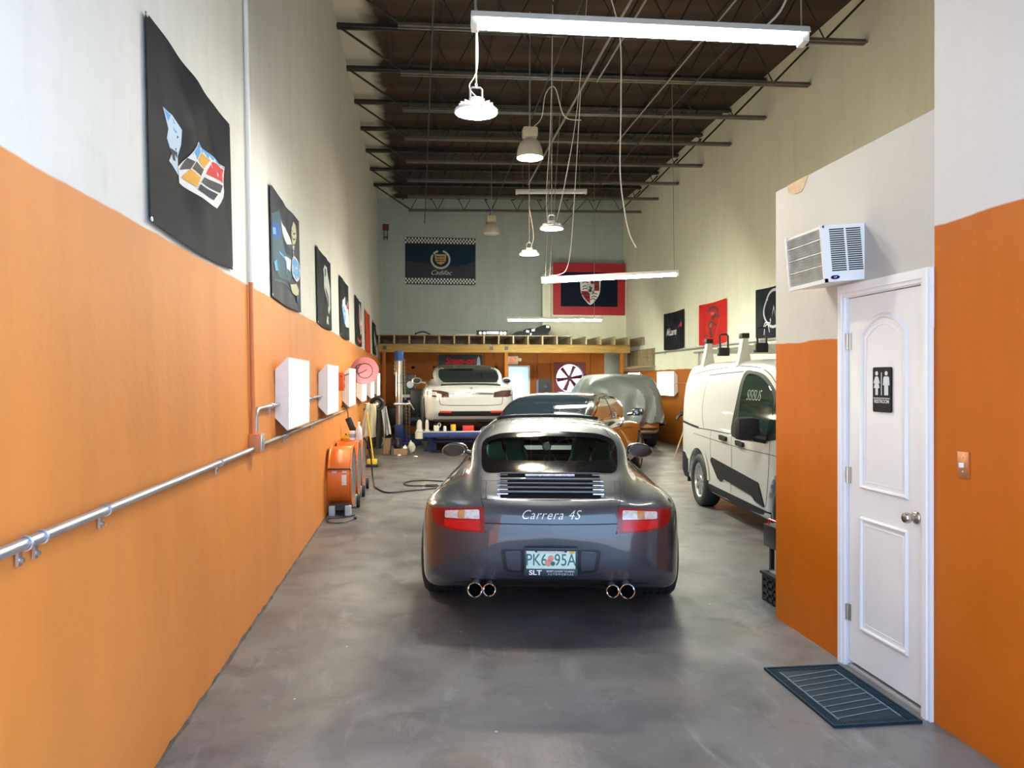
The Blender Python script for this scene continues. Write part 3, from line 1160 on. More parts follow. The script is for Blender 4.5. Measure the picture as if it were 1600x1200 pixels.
# ================================================================== the dark grey sports coupe
M_GREY = mat('dark_grey_metallic_paint', (0.050, 0.057, 0.072), 0.36, 0.4, 1.0)
M_DEEP = mat('deep_matte_black', (0.004, 0.004, 0.005), 0.9, spec=0.05)
M_SEAM = mat('panel_gap', (0.004, 0.004, 0.004), 0.7)
M_TINT = glass_mat('tinted_car_glass', (0.72, 0.84, 0.82))
M_CLEAR = glass_mat('clear_car_glass', (0.78, 0.86, 0.82))
M_FRIT = mat('black_glass_border', (0.004, 0.004, 0.005), 0.08, spec=0.6)
M_REDL = mat('red_lamp_lens', (0.60, 0.003, 0.004), 0.2, 0, 0.25, emit=(0.9, 0.02, 0.01), strength=0.0)
M_REDD = mat('dark_red_lamp_lens', (0.26, 0.004, 0.006), 0.2, 0, 0.3)
M_CLRL = mat('clear_lamp_lens', (0.62, 0.58, 0.58), 0.15, 0.2, 0.8, var=0.25, vscale=50)
M_AMB = mat('amber_lamp_lens', (0.55, 0.25, 0.08), 0.15, 0.2, 0.8)
M_TEAL = mat('sea_grey_leather', (0.18, 0.68, 0.74), 0.5, bump=0.1, bscale=120)
M_INT = mat('black_cabin_trim', (0.010, 0.011, 0.012), 0.6)
M_LINER = mat('dark_headliner', (0.05, 0.055, 0.055), 0.9)

car = thing('sports_car', 'dark grey metallic sports coupe with red tail lamps, parked tail toward the entrance', 'car', (0.972, 5.70, 0), R(-9.0))
side = catmull([(-0.90, 0.30), (-1.03, 0.36), (-1.085, 0.46), (-1.08, 0.58), (-1.055, 0.68), (-1.00, 0.765), (-0.94, 0.812), (-0.80, 0.852), (-0.45, 0.918), (0.0, 0.95), (0.8, 0.93), (1.6, 0.92), (2.25, 0.86), (2.75, 0.73), (3.1, 0.62), (3.27, 0.50),
                (3.31, 0.38), (3.24, 0.25), (3.0, 0.19), (1.2, 0.17), (-0.5, 0.20)], 5, True)
plan = half([(0, -1.088), (0.25, -1.082), (0.48, -1.055), (0.66, -0.985), (0.775, -0.86), (0.85, -0.62), (0.905, -0.25), (0.912, 0.05), (0.905, 0.42), (0.878, 0.8), (0.868, 1.5), (0.888, 2.2), (0.875, 2.6), (0.78, 3.0), (0.55, 3.22), (0.25, 3.305), (0, 3.315)])
sec = half([(0, 0.10), (0.5, 0.10), (0.80, 0.16), (0.885, 0.28), (0.922, 0.40), (0.926, 0.50), (0.915, 0.60), (0.885, 0.70), (0.83, 0.785), (0.74, 0.852), (0.62, 0.900), (0.45, 0.935), (0.25, 0.955), (0, 0.965)])
gside = catmull([(-1.0, 0.60), (-0.955, 0.79), (-0.80, 0.862), (-0.45, 0.955), (-0.1, 1.072), (0.25, 1.175), (0.55, 1.228), (0.9, 1.254), (1.3, 1.266), (1.7, 1.248), (2.0, 1.175), (2.4, 0.985), (2.75, 0.80), (2.6, 0.5), (1.0, 0.45)], 5, True)
gplan = half([(0, -1.02), (0.30, -0.98), (0.44, -0.88), (0.50, -0.62), (0.545, -0.3), (0.60, 0.1), (0.655, 0.6), (0.70, 1.2), (0.70, 1.8), (0.66, 2.2), (0.52, 2.6), (0.25, 2.78), (0, 2.82)])
gsec = half([(0, 0.30), (0.72, 0.30), (0.735, 0.70), (0.705, 0.86), (0.655, 0.96), (0.605, 1.06), (0.555, 1.155), (0.475, 1.222), (0.30, 1.256), (0, 1.268)])


def fenders(f, x, y, z):
    """front wings that stand above the bonnet, and the hips over the rear wheels"""
    ax = np.abs(x)
    for (cx, cy, cz, rx, ry, rz) in ((0.66, 2.32, 0.60, 0.20, 0.75, 0.20),):
        g = (np.sqrt(((ax - cx) / rx) ** 2 + ((y - cy) / ry) ** 2 + ((z - cz) / rz) ** 2) - 1) * 0.18
        f = smin(f, g, 0.12)
    return f


shell = Shell([dict(side=side, plan=plan, sec=sec, k=0.10, k2=0.07), dict(side=gside, plan=gplan, sec=gsec, k=0.07, k2=0.06)], 0.13,
              arches=((0.0, 0.325, 0.365, 0.52), (2.35, 0.32, 0.36, 0.55)), extra=fenders, h=0.024)
C = Car(car, shell, (-0.98, -1.15, 0.08), (0.98, 3.4, 1.35))
rw = rounded([(-0.470, 0.952), (0.470, 0.952), (0.512, 1.122), (0.40, 1.166), (0.0, 1.186), (-0.40, 1.166), (-0.512, 1.122)], 0.06, 6)
ws = rounded([(-0.60, 0.93), (-0.3, 0.89), (0.3, 0.89), (0.60, 0.93), (0.50, 1.165), (0, 1.205), (-0.50, 1.165)], 0.05)
sw = rounded([(-0.02, 0.985), (0.30, 1.085), (0.75, 1.155), (1.25, 1.175), (1.62, 1.155), (2.20, 0.945), (1.2, 0.945), (0.2, 0.955)], 0.04)
C.window_cut(rw, 'rear'); C.window_cut(ws, 'front')
C.window_cut(sw, 'right'); C.window_cut(sw, 'left')
C.body(M_GREY)
C.liner(M_LINER, 0.99, 0.03)


def bordered(C, name, poly, axis, glass, band=0.03, both=False, off=0.004, label=None):
    """a pane with a black printed border"""
    inn = inset(poly, band)
    C.patch(name, inn, axis, glass, off, 0.06, both=both, label=label)
    n = len(poly)
    P, N1 = C.project(poly, axis); Q, N2 = C.project(inn, axis)
    obs = []
    for sx in ((1, -1) if both else (1,)):
        V = [(p[0] * sx, p[1], p[2]) for p in list(P + N1 * off) + list(Q + N2 * (off + .0008))]
        NN = [(q[0] * sx, q[1], q[2]) for q in list(N1) + list(N2)]
        # outer edge dropped to the body
        V += [(p[0] * sx, p[1], p[2]) for p in (P - N1 * 0.008)]; NN += NN[:n]
        Fc = [(i, (i + 1) % n, n + (i + 1) % n, n + i) for i in range(n)] + [(i, 2 * n + i, 2 * n + (i + 1) % n, (i + 1) % n) for i in range(n)]
        obs.append(raw_mesh('window_border', V, Fc, M_FRIT, C.root, NN))
    return obs


bordered(C, 'rear_window', rw, 'rear', M_TINT, 0.035)
bordered(C, 'windshield', ws, 'front', M_CLEAR, 0.03)
bordered(C, 'side_window', sw, 'right', M_TINT, 0.025, both=True)
# tail lamps
tl = rounded([(0.415, 0.790), (0.755, 0.772), (0.748, 0.695), (0.70, 0.668), (0.60, 0.648), (0.405, 0.640)], 0.016)
lamps = C.patch('tail_lamp', tl, 'rear', M_REDD, 0.005, 0.04, both=True, label='red tail lamp')
for o in lamps:
    sx = 1 if sum(v.co.x for v in o.data.vertices) > 0 else -1
    for nm, pl, mm in (('clear_lens', [(0.445, 0.775), (0.66, 0.764), (0.66, 0.722), (0.44, 0.722)], M_CLRL), ('amber_lens', [(0.535, 0.770), (0.58, 0.768), (0.58, 0.724), (0.535, 0.724)], M_AMB), ('outer_lens', [(0.672, 0.763), (0.722, 0.760), (0.715, 0.705), (0.672, 0.70)], M_REDD),
                       ('brake_lens', [(0.437, 0.715), (0.665, 0.715), (0.66, 0.672), (0.59, 0.660), (0.437, 0.653)], M_REDL)):
        pl = [(a * sx, b_) for a, b_ in pl]
        C.patch(nm, rounded(pl, 0.008), 'rear', mm, 0.0075 if nm != 'amber_lens' else 0.009, 0.04, parent=o)
# bumper: number plate recess, lower black valance, seams
rec = rounded([(-0.312, 0.548), (0.312, 0.548), (0.290, 0.418), (0.26, 0.398), (-0.26, 0.398), (-0.290, 0.418)], 0.03)
C.patch('plate_recess', rec, 'rear', mat('recess_paint', (0.030, 0.032, 0.036), 0.3, 0.5, 0.5), 0.003, 0.04)
for sx in (-1, 1):
    C.patch('plate_surround', rounded([(sx * 0.185, 0.535), (sx * 0.280, 0.528), (sx * 0.264, 0.425), (sx * 0.185, 0.415)], 0.012), 'rear', M_GREY, 0.010, 0.04)
C.patch('valance', rounded([(-0.50, 0.352), (0.50, 0.352), (0.50, 0.27), (-0.50, 0.27)], 0.01), 'rear', M_BLACK, 0.005, 0.05)
b = MB()
C.seam(b, [(-0.435, 0.700), (-0.2, 0.698), (0.2, 0.698), (0.435, 0.700)], 'rear', 0.006)
C.seam(b, [(0.40, 0.640), (0.425, 0.70), (0.420, 0.792), (0.435, 0.83), (0.465, 0.935)], 'rear', 0.006, mirror=True)
C.seam(b, [(0.755, 0.772), (0.83, 0.770), (0.90, 0.768)], 'rear', 0.005, mirror=True)
C.seam(b, [(0.44, 1.235), (0.455, 1.18), (0.50, 1.112)], 'rear', 0.012, mirror=True)
C.seam(b, [(0.55, 0.93), (0.55, 0.6), (0.75, 0.30)], 'right', 0.006, mirror=True)
C.seam(b, [(1.85, 0.93), (1.92, 0.7), (1.85, 0.30)], 'right', 0.006, mirror=True)
C.seam(b, [(-0.45, 2.62), (-0.5, 2.9), (0, 3.12), (0.5, 2.9), (0.45, 2.62)], 'top', 0.006)
b.build('panel_seam', M_SEAM, car, fix=False)
# engine lid: raised panel with louvres
lidpoly = rounded([(-0.405, 0.832), (0.405, 0.832), (0.420, 0.905), (0.42, 0.918), (-0.42, 0.918), (-0.42, 0.905)], 0.02)
b = MB()
C.seam(b, lidpoly[::2], 'rear', 0.006, closed=True, n=2)
lid = b.build('engine_lid', M_SEAM, car, fix=False)
# louvre slots lie on the sloping lid, drawn from above
ys = [-0.605, -0.722, -0.792, -0.860, -0.925]
for k, y in enumerate(ys):
    hw = 0.335 - 0.004 * k
    slot = rounded([(-hw, y - 0.024), (hw, y - 0.024), (hw, y + 0.024), (-hw, y + 0.024)], 0.02)
    C.patch('lid_slot', slot, 'top', M_DEEP, 0.002, 0.05, parent=lid)
    b = MB()
    P, Nn = C.project([(-hw + 2 * hw * i / 24, y + 0.032) for i in range(25)], 'top')
    b.tube([p + n * 0.008 for p, n in zip(P, Nn)], 0.009, None, 8)
    b.build('louvre', M_GREY, lid)
    for sx in (-1, 1):
        b = MB()
        P, Nn = C.project([(sx * (hw + 0.018), y + 0.012), (sx * (hw - 0.05), y + 0.012)], 'top')
        b.tube([p + n * 0.004 for p, n in zip(P, Nn)], 0.007, None, 8)
        b.build('louvre_end', M_CHROME, lid)
b = MB()
P, Nn = C.project([(-0.165 + 0.33 * i / 12, ys[0] - 0.008) for i in range(13)], 'top')
b.tube([p + n * 0.010 for p, n in zip(P, Nn)], 0.009, None, 6)
bl = b.build('high_brake_lamp', mat('clear_led_strip', (0.75, 0.78, 0.85), 0.2, 0.3, 0.5, var=0.3, vscale=60), lid)
# lettering on the lid
v, f = text_geo('Carrera 4S', 0.074, shear=0.4, bold=-0.0008, spacing=1.1, ext=0.002)
P, Nn = C.project([(-0.005 + q[0], 0.750 + q[1]) for q in v], 'rear')
raw_mesh('badge_lettering', P + Nn * np.array([[0.0045 + q[2]] for q in v]), f, mat('bright_badge_silver', (0.78, 0.79, 0.80), 0.3, 0.5), car)['label'] = 'silver script lettering'
# number plate
yp = -1.083
b = MB(); b.box((-0.152, yp - 0.016, 0.402), (0.152, yp - 0.006, 0.556), None, 0.003)
plate = b.build('license_plate', mat('pale_green_plate', (0.62, 0.80, 0.74), 0.35, var=0.06, vscale=30), car); plate['label'] = 'pale plate in a dark frame'
b = MB()
M_PF = mat('plate_frame', (0.01, 0.025, 0.04), 0.35)
for lo, hi in (((-0.163, yp - 0.021, 0.392), (0.163, yp - 0.008, 0.436)), ((-0.163, yp - 0.021, 0.545), (0.163, yp - 0.008, 0.562)), ((-0.163, yp - 0.021, 0.43), (-0.150, yp - 0.008, 0.55)), ((0.150, yp - 0.021, 0.43), (0.163, yp - 0.008, 0.55))):
    b.box(lo, hi, None, 0.002)
b.build('plate_frame', M_PF, plate)
M_PG = mat('plate_green_ink', (0.02, 0.16, 0.12), 0.4)
for t_, x in (('PK6', -0.088), ('95A', 0.086)):
    text_obj('plate_lettering', t_, 0.102, M_PG, plate, (x, yp - 0.017, 0.487), bold=0.0005).scale = (0.78, 1, 1)
text_obj('plate_lettering', 'MYFLORIDA.COM', 0.022, mat('plate_orange_ink', (0.6, 0.25, 0.15), 0.5), plate, (0.0, yp - 0.017, 0.536))
text_obj('frame_lettering', 'SLT', 0.040, M_WHITE, plate, (-0.095, yp - 0.0216, 0.412), bold=0.0012).scale = (1.25, 1, 1)
text_obj('frame_lettering', 'SPORT LUXURY TOURING', 0.0155, M_WHITE, plate, (0.058, yp - 0.0216, 0.421)).scale = (0.92, 1, 1)
text_obj('frame_lettering', 'AUTOMOBILES', 0.016, M_WHITE, plate, (0.058, yp - 0.0216, 0.404), spacing=1.6)
b = MB(); b.cyl((0.0, yp - 0.0165, 0.500), (0.0, yp - 0.0175, 0.500), 0.019, mat('plate_orange', (0.75, 0.28, 0.22), 0.5), 14); b.cyl((-0.016, yp - 0.0165, 0.472), (-0.016, yp - 0.0175, 0.472), 0.021, MATS['plate_orange'], 14)
b.cyl((0.012, yp - 0.0168, 0.468), (0.012, yp - 0.0178, 0.468), 0.014, M_PG, 12)
b.build('plate_fruit', None, plate)
b = MB(); b.box((0.112, yp - 0.0175, 0.528), (0.144, yp - 0.016, 0.544)); b.build('plate_sticker', M_YELP, plate)
for x in (-0.09, 0.09):
    b = MB(); b.cyl((x, yp - 0.026, 0.545), (x, yp - 0.02, 0.545), 0.008, n=10)
    b.build('plate_screw', M_BLACK, plate)
# twin exhausts
for sx in (-1, 1):
    for x, r in ((0.375, 0.041), (0.463, 0.047)):
        b = MB()
        b.lathe([(r - 0.014, 0.16), (r - 0.008, 0.004), (r - 0.004, 0.0), (r, 0.003), (r, 0.02), (r - 0.004, 0.17)], M_CHROME, 28, 'y', (sx * x, -1.115, 0.305))
        b.lathe([(0, 0.13), (r - 0.0125, 0.13), (r - 0.0085, 0.006)], M_DEEP, 28, 'y', (sx * x, -1.115, 0.305))
        b.build('exhaust_tip', None, car)
# raised sunroof panel at the front of the roof
sp = rounded([(-0.47, 1.22), (0.47, 1.22), (0.45, 1.62), (-0.45, 1.62)], 0.05)
V2, Fc = fill2d(sp, 0.08)
P, Nn = C.project(V2, 'top')
b = MB()
up = np.array([[0, 0, 0.024 - 0.03 * (q[1] - 1.22)] for q in V2])
V = list(P + up) + list(P + up - np.array([0, 0, 0.018]))
k = len(P)
ed = {}
for f in Fc:
    for i in range(3):
        e = (f[i], f[(i + 1) % 3]); ed.setdefault(tuple(sorted(e)), []).append(e)
FF = [tuple(f) for f in Fc] + [tuple(q + k for q in f[::-1]) for f in Fc] + [(l[0][0], l[0][1], l[0][1] + k, l[0][0] + k) for l in ed.values() if len(l) == 1]
b.add(V, FF, None, True)
b.build('sunroof', mat('black_roof_glass', (0.008, 0.008, 0.009), 0.4, 0, 0.0, spec=0.2), car)
# mirrors
for sx in (-1, 1):
    b = MB()
    b.M = Matrix.Translation((sx * 0.905, 1.78, 0.90)) @ Matrix.Rotation(sx * 0.12, 4, 'Y')
    b.sphere((0, 0, 0), 1.0, None, 20, (0.125, 0.075, 0.072))
    b.M = Matrix.Identity(4)
    b.tube([(sx * 0.68, 1.80, 0.87), (sx * 0.76, 1.80, 0.87), (sx * 0.83, 1.79, 0.89)], 0.022, None, 8)
    mo = b.build('side_mirror', M_GREY, car)
    mg = Matrix.Translation((sx * 0.908, 1.700, 0.900)) @ Matrix.Rotation(-sx * R(14), 4, 'Z') @ Matrix.Rotation(R(6), 4, 'X')
    el = [(0.107 * math.cos(2 * math.pi * i / 28), 0.058 * math.sin(2 * math.pi * i / 28)) for i in range(28)]
    b = MB(); b.M = mg; b.prism(el, -0.004, 0.03, None, 'xz'); b.M = Matrix.Identity(4)
    b.build('mirror_glass', mat('mirror_silver', (0.30, 0.31, 0.32), 0.03, 1.0), mo)
    b = MB(); b.M = mg; b.tube([(p[0] * 1.03, -0.002, p[1] * 1.03) for p in el], 0.005, None, 6, True); b.M = Matrix.Identity(4)
    b.build('mirror_rim', M_CHROME, mo)
# wheels
for sx in (-1, 1):
    make_wheel(car, sx * 0.768, 0.0, 0.330, 0.305, sx, 0.25)
    make_wheel(car, sx * 0.765, 2.35, 0.325, 0.240, sx, 0.245)
# cabin: floor tub, rear shelf, dash, seats, wheel
b = MB()
b.box((-0.62, -0.2, 0.20), (0.62, 2.5, 0.24))
b.box((-0.50, -0.62, 0.80), (0.50, 0.30, 0.90), None, 0.03)
b.box((-0.60, 0.25, 0.24), (0.60, 0.30, 0.86))
b.prism([(1.75, 0.60), (1.72, 0.80), (1.80, 0.90), (2.3, 0.90), (2.4, 0.60)], -0.62, 0.62, None, 'yz')
b.box((-0.10, 0.6, 0.24), (0.10, 1.8, 0.50), None, 0.03)
cab = b.build('cabin', M_INT, car); cab['label'] = 'black cabin interior'
b = MB(); b.sphere((0, 1.80, 0.93), 0.045, M_INT, 14); b.cyl((0, 1.74, 0.935), (0, 1.765, 0.935), 0.036, M_WHITE)
b.build('dash_clock', None, cab)
b = MB()
b.M = Matrix.Translation((-0.36, 1.52, 0.83)) @ Matrix.Rotation(R(-22), 4, 'X')
b.torus((0, 0, 0), 0.18, 0.014, None, 'y')
for a in (-20, 200, 90): b.cyl((0, 0, 0), (0.17 * math.cos(R(a)), 0, -abs(0.17 * math.sin(R(a))) if a != 90 else -0.17), 0.014, n=6)
b.M = Matrix.Identity(4)
b.build('steering_wheel', M_INT, cab)
for sx in (-1, 1):
    b = MB()
    prof = [(0.27, 0.40), (0.275, 0.62), (0.245, 0.84), (0.19, 0.95), (0.175, 1.09), (0.135, 1.125)]
    pts = [(-w, z) for w, z in prof] + [(w, z) for w, z in prof[::-1]]
    V = []
    for y in (-0.06, 0.06):
        for x, z in pts:
            V.append((sx * 0.36 + x * 0.88, 0.88 - (z - 0.4) * 0.30 + y, z))
    n = len(pts)
    b.add(V, [list(range(n)), list(range(n, 2 * n))[::-1]] + [(i, n + i, n + (i + 1) % n, (i + 1) % n) for i in range(n)], None)
    b.box((sx * 0.36 - 0.24, 0.86, 0.28), (sx * 0.36 + 0.24, 1.38, 0.44), None, 0.04)
    o = b.build('seat', M_TEAL, car)
    mo = o.modifiers.new('soft', 'BEVEL'); mo.width = 0.03; mo.segments = 3
    b = MB(); b.prism([(-0.022, 0.02), (0.022, 0.02), (0.018, -0.02), (0, -0.034), (-0.018, -0.02)], 0, 0.003, None, 'xz')
    e = b.build('headrest_crest', M_BLACK, o); e.location = (sx * 0.36, 0.605, 1.03); e.rotation_euler = (R(-16), 0, 0)
# ================================================================== lamps
def zceil(x): return 7.02 + 0.0203 * x


def zchord(x): return 6.24 + 0.019 * x


def tube_lamp(x0, y0, z0, x1, y1, z1, label, wires, lit=M_TUBE, name='fluorescent_lamp'):
    """strip lamp: white channel, two tubes, end sockets, hanging wires"""
    A, B = Vector((x0, y0, z0)), Vector((x1, y1, z1))
    d = (B - A)
    Ln = d.length
    t = thing(name, label, 'lamp', A, (0, -math.atan2(d.z, math.hypot(d.x, d.y)), math.atan2(d.y, d.x)), 'fluorescent strip lamps')
    b = MB()
    b.box((0, -0.055, 0.035), (Ln, 0.055, 0.085), None, 0.004)
    b.prism([(-0.085, 0.03), (-0.055, 0.085), (0.055, 0.085), (0.085, 0.03), (0.08, 0.03), (0.052, 0.075), (-0.052, 0.075), (-0.08, 0.03)], 0.0, Ln, None, 'yz')
    b.build('channel', M_WHITE, t)
    for x in (0.0, Ln - 0.05):
        b = MB()
        b.box((x, -0.06, -0.025), (x + 0.05, 0.06, 0.04), None, 0.006)
        b.build('socket', M_WHITE, t)
    for y in (-0.033, 0.033):
        b = MB(); b.cyl((0.05, y, 0.005), (Ln - 0.05, y, 0.005), 0.019, n=8)
        b.build('tube', lit or M_WHITE, t)
    inv = t.matrix_basis.inverted()
    for fx, top in wires:
        p = A + d * fx + Vector((0, 0, 0.085))
        b = MB(); b.tube([inv @ p, inv @ (p + (Vector(top) - p) * 0.5), inv @ Vector(top)], 0.006, None, 6)
        b.build('hanging_wire', M_WIRE, t)
    return t


tube_lamp(0.379, 5.583, 4.165, 2.801, 5.288, 4.05, 'lit fluorescent strip lamp nearest the entrance, above the grey coupe',
          ((0.012, (0.42, 5.58, zceil(0.4))), (0.985, (2.74, 5.31, zceil(2.7)))), M_TUBE_NEAR)
tube_lamp(2.173, 13.519, 3.33, 4.595, 13.224, 3.46, 'lit fluorescent strip lamp hung at a slant before the red crest banner',
          ((0.03, (2.35, 13.3, zceil(2.3))), (0.06, (2.52, 13.3, zceil(2.5))), (0.97, (4.50, 13.30, zceil(4.5)))))
tube_lamp(2.228, 19.393, 3.10, 4.651, 19.098, 3.10, 'lit fluorescent strip lamp nearest the timber loft',
          ((0.46, (3.34, 19.2, zceil(3.3))), (0.91, (4.43, 19.1, zceil(4.4)))))
tube_lamp(2.30, 18.2, 6.05, 4.0, 18.05, 6.07, 'unlit white strip lamp fixed up among the roof joists', ((0.1, (2.47, 18.2, zceil(2.4))), (0.9, (3.83, 18.07, zceil(3.8)))), False)


def ufo_lamp(x, y, z, top, label, cords=(), lit=M_UFO):
    t = thing('high_bay_lamp', label, 'lamp', (x, y, z), group='round high bay lamps')
    b = MB()
    b.lathe([(0.0, 0.10), (0.055, 0.10), (0.06, 0.05), (0.085, 0.04), (0.15, 0.022), (0.162, 0.012), (0.165, -0.004), (0.160, -0.010), (0.146, -0.006)], None, 40)
    for k in range(16):
        a = 2 * math.pi * k / 16
        b.M = Matrix.Rotation(a, 4, 'Z'); b.box((0.055, -0.004, 0.03), (0.13, 0.004, 0.06))
    b.M = Matrix.Identity(4)
    b.build('housing', M_WHITE, t)
    b = MB(); b.lathe([(0.147, -0.006), (0.12, -0.012), (0.0, -0.014)], None, 24)
    b.build('diffuser', lit, t)
    b = MB()
    b.tube([(-0.045, 0, 0.09), (-0.045, 0, 0.17), (-0.03, 0, 0.185), (0.03, 0, 0.185), (0.045, 0, 0.17), (0.045, 0, 0.09)], 0.008, None, 6)
    b.tube([(0, 0, 0.185), (0.008, 0, 0.205), (0, 0, 0.23), (-0.008, 0, 0.205), (0, 0, 0.185)], 0.005, None, 6)
    b.build('bracket', M_STEEL, t)
    b = MB(); b.cyl((0, 0, 0.22), (top[0] - x, top[1] - y, top[2] - z), 0.006, n=6); b.build('hanging_wire', M_WIRE, t)
    for pts in cords:
        b = MB(); b.tube([(p[0] - x, p[1] - y, p[2] - z) for p in catmull(pts, 6)], 0.0048, None, 6); b.build('power_cord', M_CORDW, t)
    return t


ufo_lamp(0.432, 5.79, 3.61, (0.43, 5.8, zceil(0.4)), 'lit round high bay lamp nearest the entrance, hung under the first strip lamp', (((0.45, 5.79, 3.71), (0.38, 5.79, 3.8), (0.44, 5.79, 3.95), (0.435, 5.8, 4.4)),), M_UFO_NEAR)
ufo_lamp(1.841, 10.555, 3.70, (1.84, 10.5, zceil(1.8)), 'lit round high bay lamp above the dark sedan, hung between crossing cords',
         (((1.78, 10.55, 3.80), (1.76, 10.5, 4.2), (1.80, 10.4, 5.2), (1.82, 10.3, zceil(1.8))), ((1.90, 10.5, 3.8), (2.0, 10.4, 4.3), (2.15, 10.3, 5.3), (2.3, 10.25, zceil(2.3)))))
ufo_lamp(1.832, 12.672, 3.685, (1.82, 12.6, zceil(1.8)), 'lit round high bay lamp farthest from the entrance, smallest of the three', (((1.86, 12.67, 3.8), (1.90, 12.65, 4.0), (1.83, 12.6, 4.4)),))


def bell_lamp(x, y, z, top, label, lit, cord=None):
    t = thing('bell_lamp', label, 'lamp', (x, y, z), group='bell shaped bay lamps')
    M_BH = mat('frosted_bell_shade', (0.62, 0.57, 0.47), 0.45, var=0.08, vscale=12)
    b = MB()
    b.lathe([(0.196, 0.0), (0.200, 0.01), (0.195, 0.05), (0.180, 0.14), (0.150, 0.22), (0.11, 0.265), (0.07, 0.28), (0.0, 0.285)], None, 32)
    b.lathe([(0.192, 0.0), (0.185, 0.05), (0.17, 0.14), (0.14, 0.21), (0.0, 0.25)], None, 32)
    b.build('shade', M_BH, t)
    b = MB(); b.box((-0.11, -0.09, 0.30), (0.11, 0.09, 0.45), None, 0.03); b.cyl((0, 0, 0.27), (0, 0, 0.31), 0.06)
    b.build('ballast_box', mat('cream_ballast', (0.62, 0.55, 0.40), 0.5, var=0.06), t)
    b = MB(); b.lathe([(0.187, 0.018), (0.10, -0.004), (0.0, -0.01)], None, 24)
    b.build('diffuser', M_BELL if lit else mat('unlit_lamp_glass', (0.72, 0.70, 0.64), 0.2, var=0.03), t)
    b = MB(); b.torus((0, 0, 0.475), 0.025, 0.006, None, 'x', 16, 6); b.cyl((0, 0, 0.49), (top[0] - x, top[1] - y, top[2] - z), 0.008, n=6)
    b.build('hook', M_STEEL, t)
    if cord:
        b = MB(); b.tube([(p[0] - x, p[1] - y, p[2] - z) for p in catmull(cord, 6)], 0.008, None, 6); b.build('power_cord', M_CORDW, t)


bell_lamp(1.641, 11.284, 4.88, (1.64, 11.28, zceil(1.6)), 'lit warm bell shaped lamp with a square ballast, hung near the roof', True,
          ((1.70, 11.28, 5.35), (1.82, 11.3, 5.5), (1.88, 11.3, 5.85), (2.02, 11.3, 5.95), (2.2, 11.5, 5.6), (2.5, 11.7, 5.62)))
bell_lamp(1.811, 19.121, 5.24, (1.81, 19.12, zceil(1.8)), 'unlit grey bell shaped lamp high before the block wall', False)


def troffer(name, label, y0, z0, side, Ln=1.13, h=0.565):
    """boxy wall lamp with sloping end plates and a lit lens; it stands off the wall"""
    x = lw(z0) if side < 0 else XR
    t = thing(name, label, 'lamp', (x, y0, z0), (0, 0, 0) if side < 0 else (0, 0, math.pi), 'boxy lit wall lamps')
    dz = 0.095
    hb, hf = h * 0.33, h * 0.5
    b = MB()
    prof = [(0.004, -hb), (dz, -hf), (dz, hf), (0.004, hb)]
    V = [(p[0], yy, p[1]) for yy in (0, Ln) for p in prof]
    b.add(V, [(0, 1, 2, 3), (7, 6, 5, 4), (0, 4, 5, 1), (2, 6, 7, 3), (3, 7, 4, 0)])
    for lo, hi in (((dz, 0, -hf), (dz + 0.012, 0.03, hf)), ((dz, Ln - 0.03, -hf), (dz + 0.012, Ln, hf)), ((dz, 0.03, -hf), (dz + 0.012, Ln - 0.03, -hf + 0.012)), ((dz, 0.03, hf - 0.012), (dz + 0.012, Ln - 0.03, hf))):
        b.box(lo, hi)
    for z in (-0.12, 0.0, 0.12):
        b.cyl((0.055, -0.006, z), (0.055, 0.004, z), 0.012, n=8)
    b.build('housing', M_WHITE, t)
    b = MB(); b.box((dz + 0.001, 0.03, -hf + 0.012), (dz + 0.008, Ln - 0.03, hf - 0.012)); b.build('lens', M_LENS, t)
    return t


TY = (6.10, 8.68, 11.32, 13.92, 16.5, 19.1)
for k, y in enumerate(TY):
    troffer('wall_lamp', 'boxy lit lamp on the orange wall, ' + ('first from the entrance, largest in view', 'second from the entrance, beside the first', 'third from the entrance, just before the pink reel', 'fourth from the entrance, behind the pink reel', 'fifth from the entrance, just past the pink reel', 'sixth from the entrance, nearest the loft post')[k], y, 1.48, -1)
troffer('wall_lamp', 'boxy lit lamp on the far right wall, beyond the white van', 19.5, 1.50, 1, 1.35, 0.61)
troffer('wall_lamp', 'boxy lit lamp on the far right wall, just above the covered car', 22.3, 1.50, 1, 1.25, 0.61)
# ================================================================== white hatchback standing on the frame rack
M_WPAINT = mat('pearl_white_paint', (0.54, 0.54, 0.52), 0.3, 0.0, 1.0)
M_DGLASS = mat('dark_privacy_glass', (0.012, 0.016, 0.018), 0.04, spec=0.7)
M_SMOKE = mat('smoked_lamp_lens', (0.06, 0.025, 0.025), 0.1, 0, 0.8)
M_REFL = mat('red_reflector', (0.65, 0.03, 0.03), 0.25, 0, 0.3)
RACKZ = 0.493
tes = thing('hatchback_car', 'white pearl hatchback with dark rear glass, standing on the blue frame rack', 'car', (1.10, 17.3, RACKZ), R(0.6))
side = catmull([(-0.92, 0.34), (-1.02, 0.42), (-1.05, 0.60), (-1.03, 0.74), (-0.99, 0.87), (-0.94, 0.94), (-0.86, 0.965), (-0.4, 1.02), (0.6, 1.08), (1.8, 1.02), (2.6, 0.93), (3.2, 0.82), (3.7, 0.66), (3.88, 0.48), (3.85, 0.28), (3.6, 0.20), (1.5, 0.17), (-0.5, 0.20)], 5, True)
plan = half([(0, -1.06), (0.35, -1.045), (0.62, -0.99), (0.80, -0.86), (0.90, -0.60), (0.96, -0.1), (0.98, 0.3), (0.965, 1.0), (0.96, 1.8), (0.965, 2.6), (0.95, 3.1), (0.85, 3.55), (0.55, 3.82), (0.25, 3.89), (0, 3.90)])
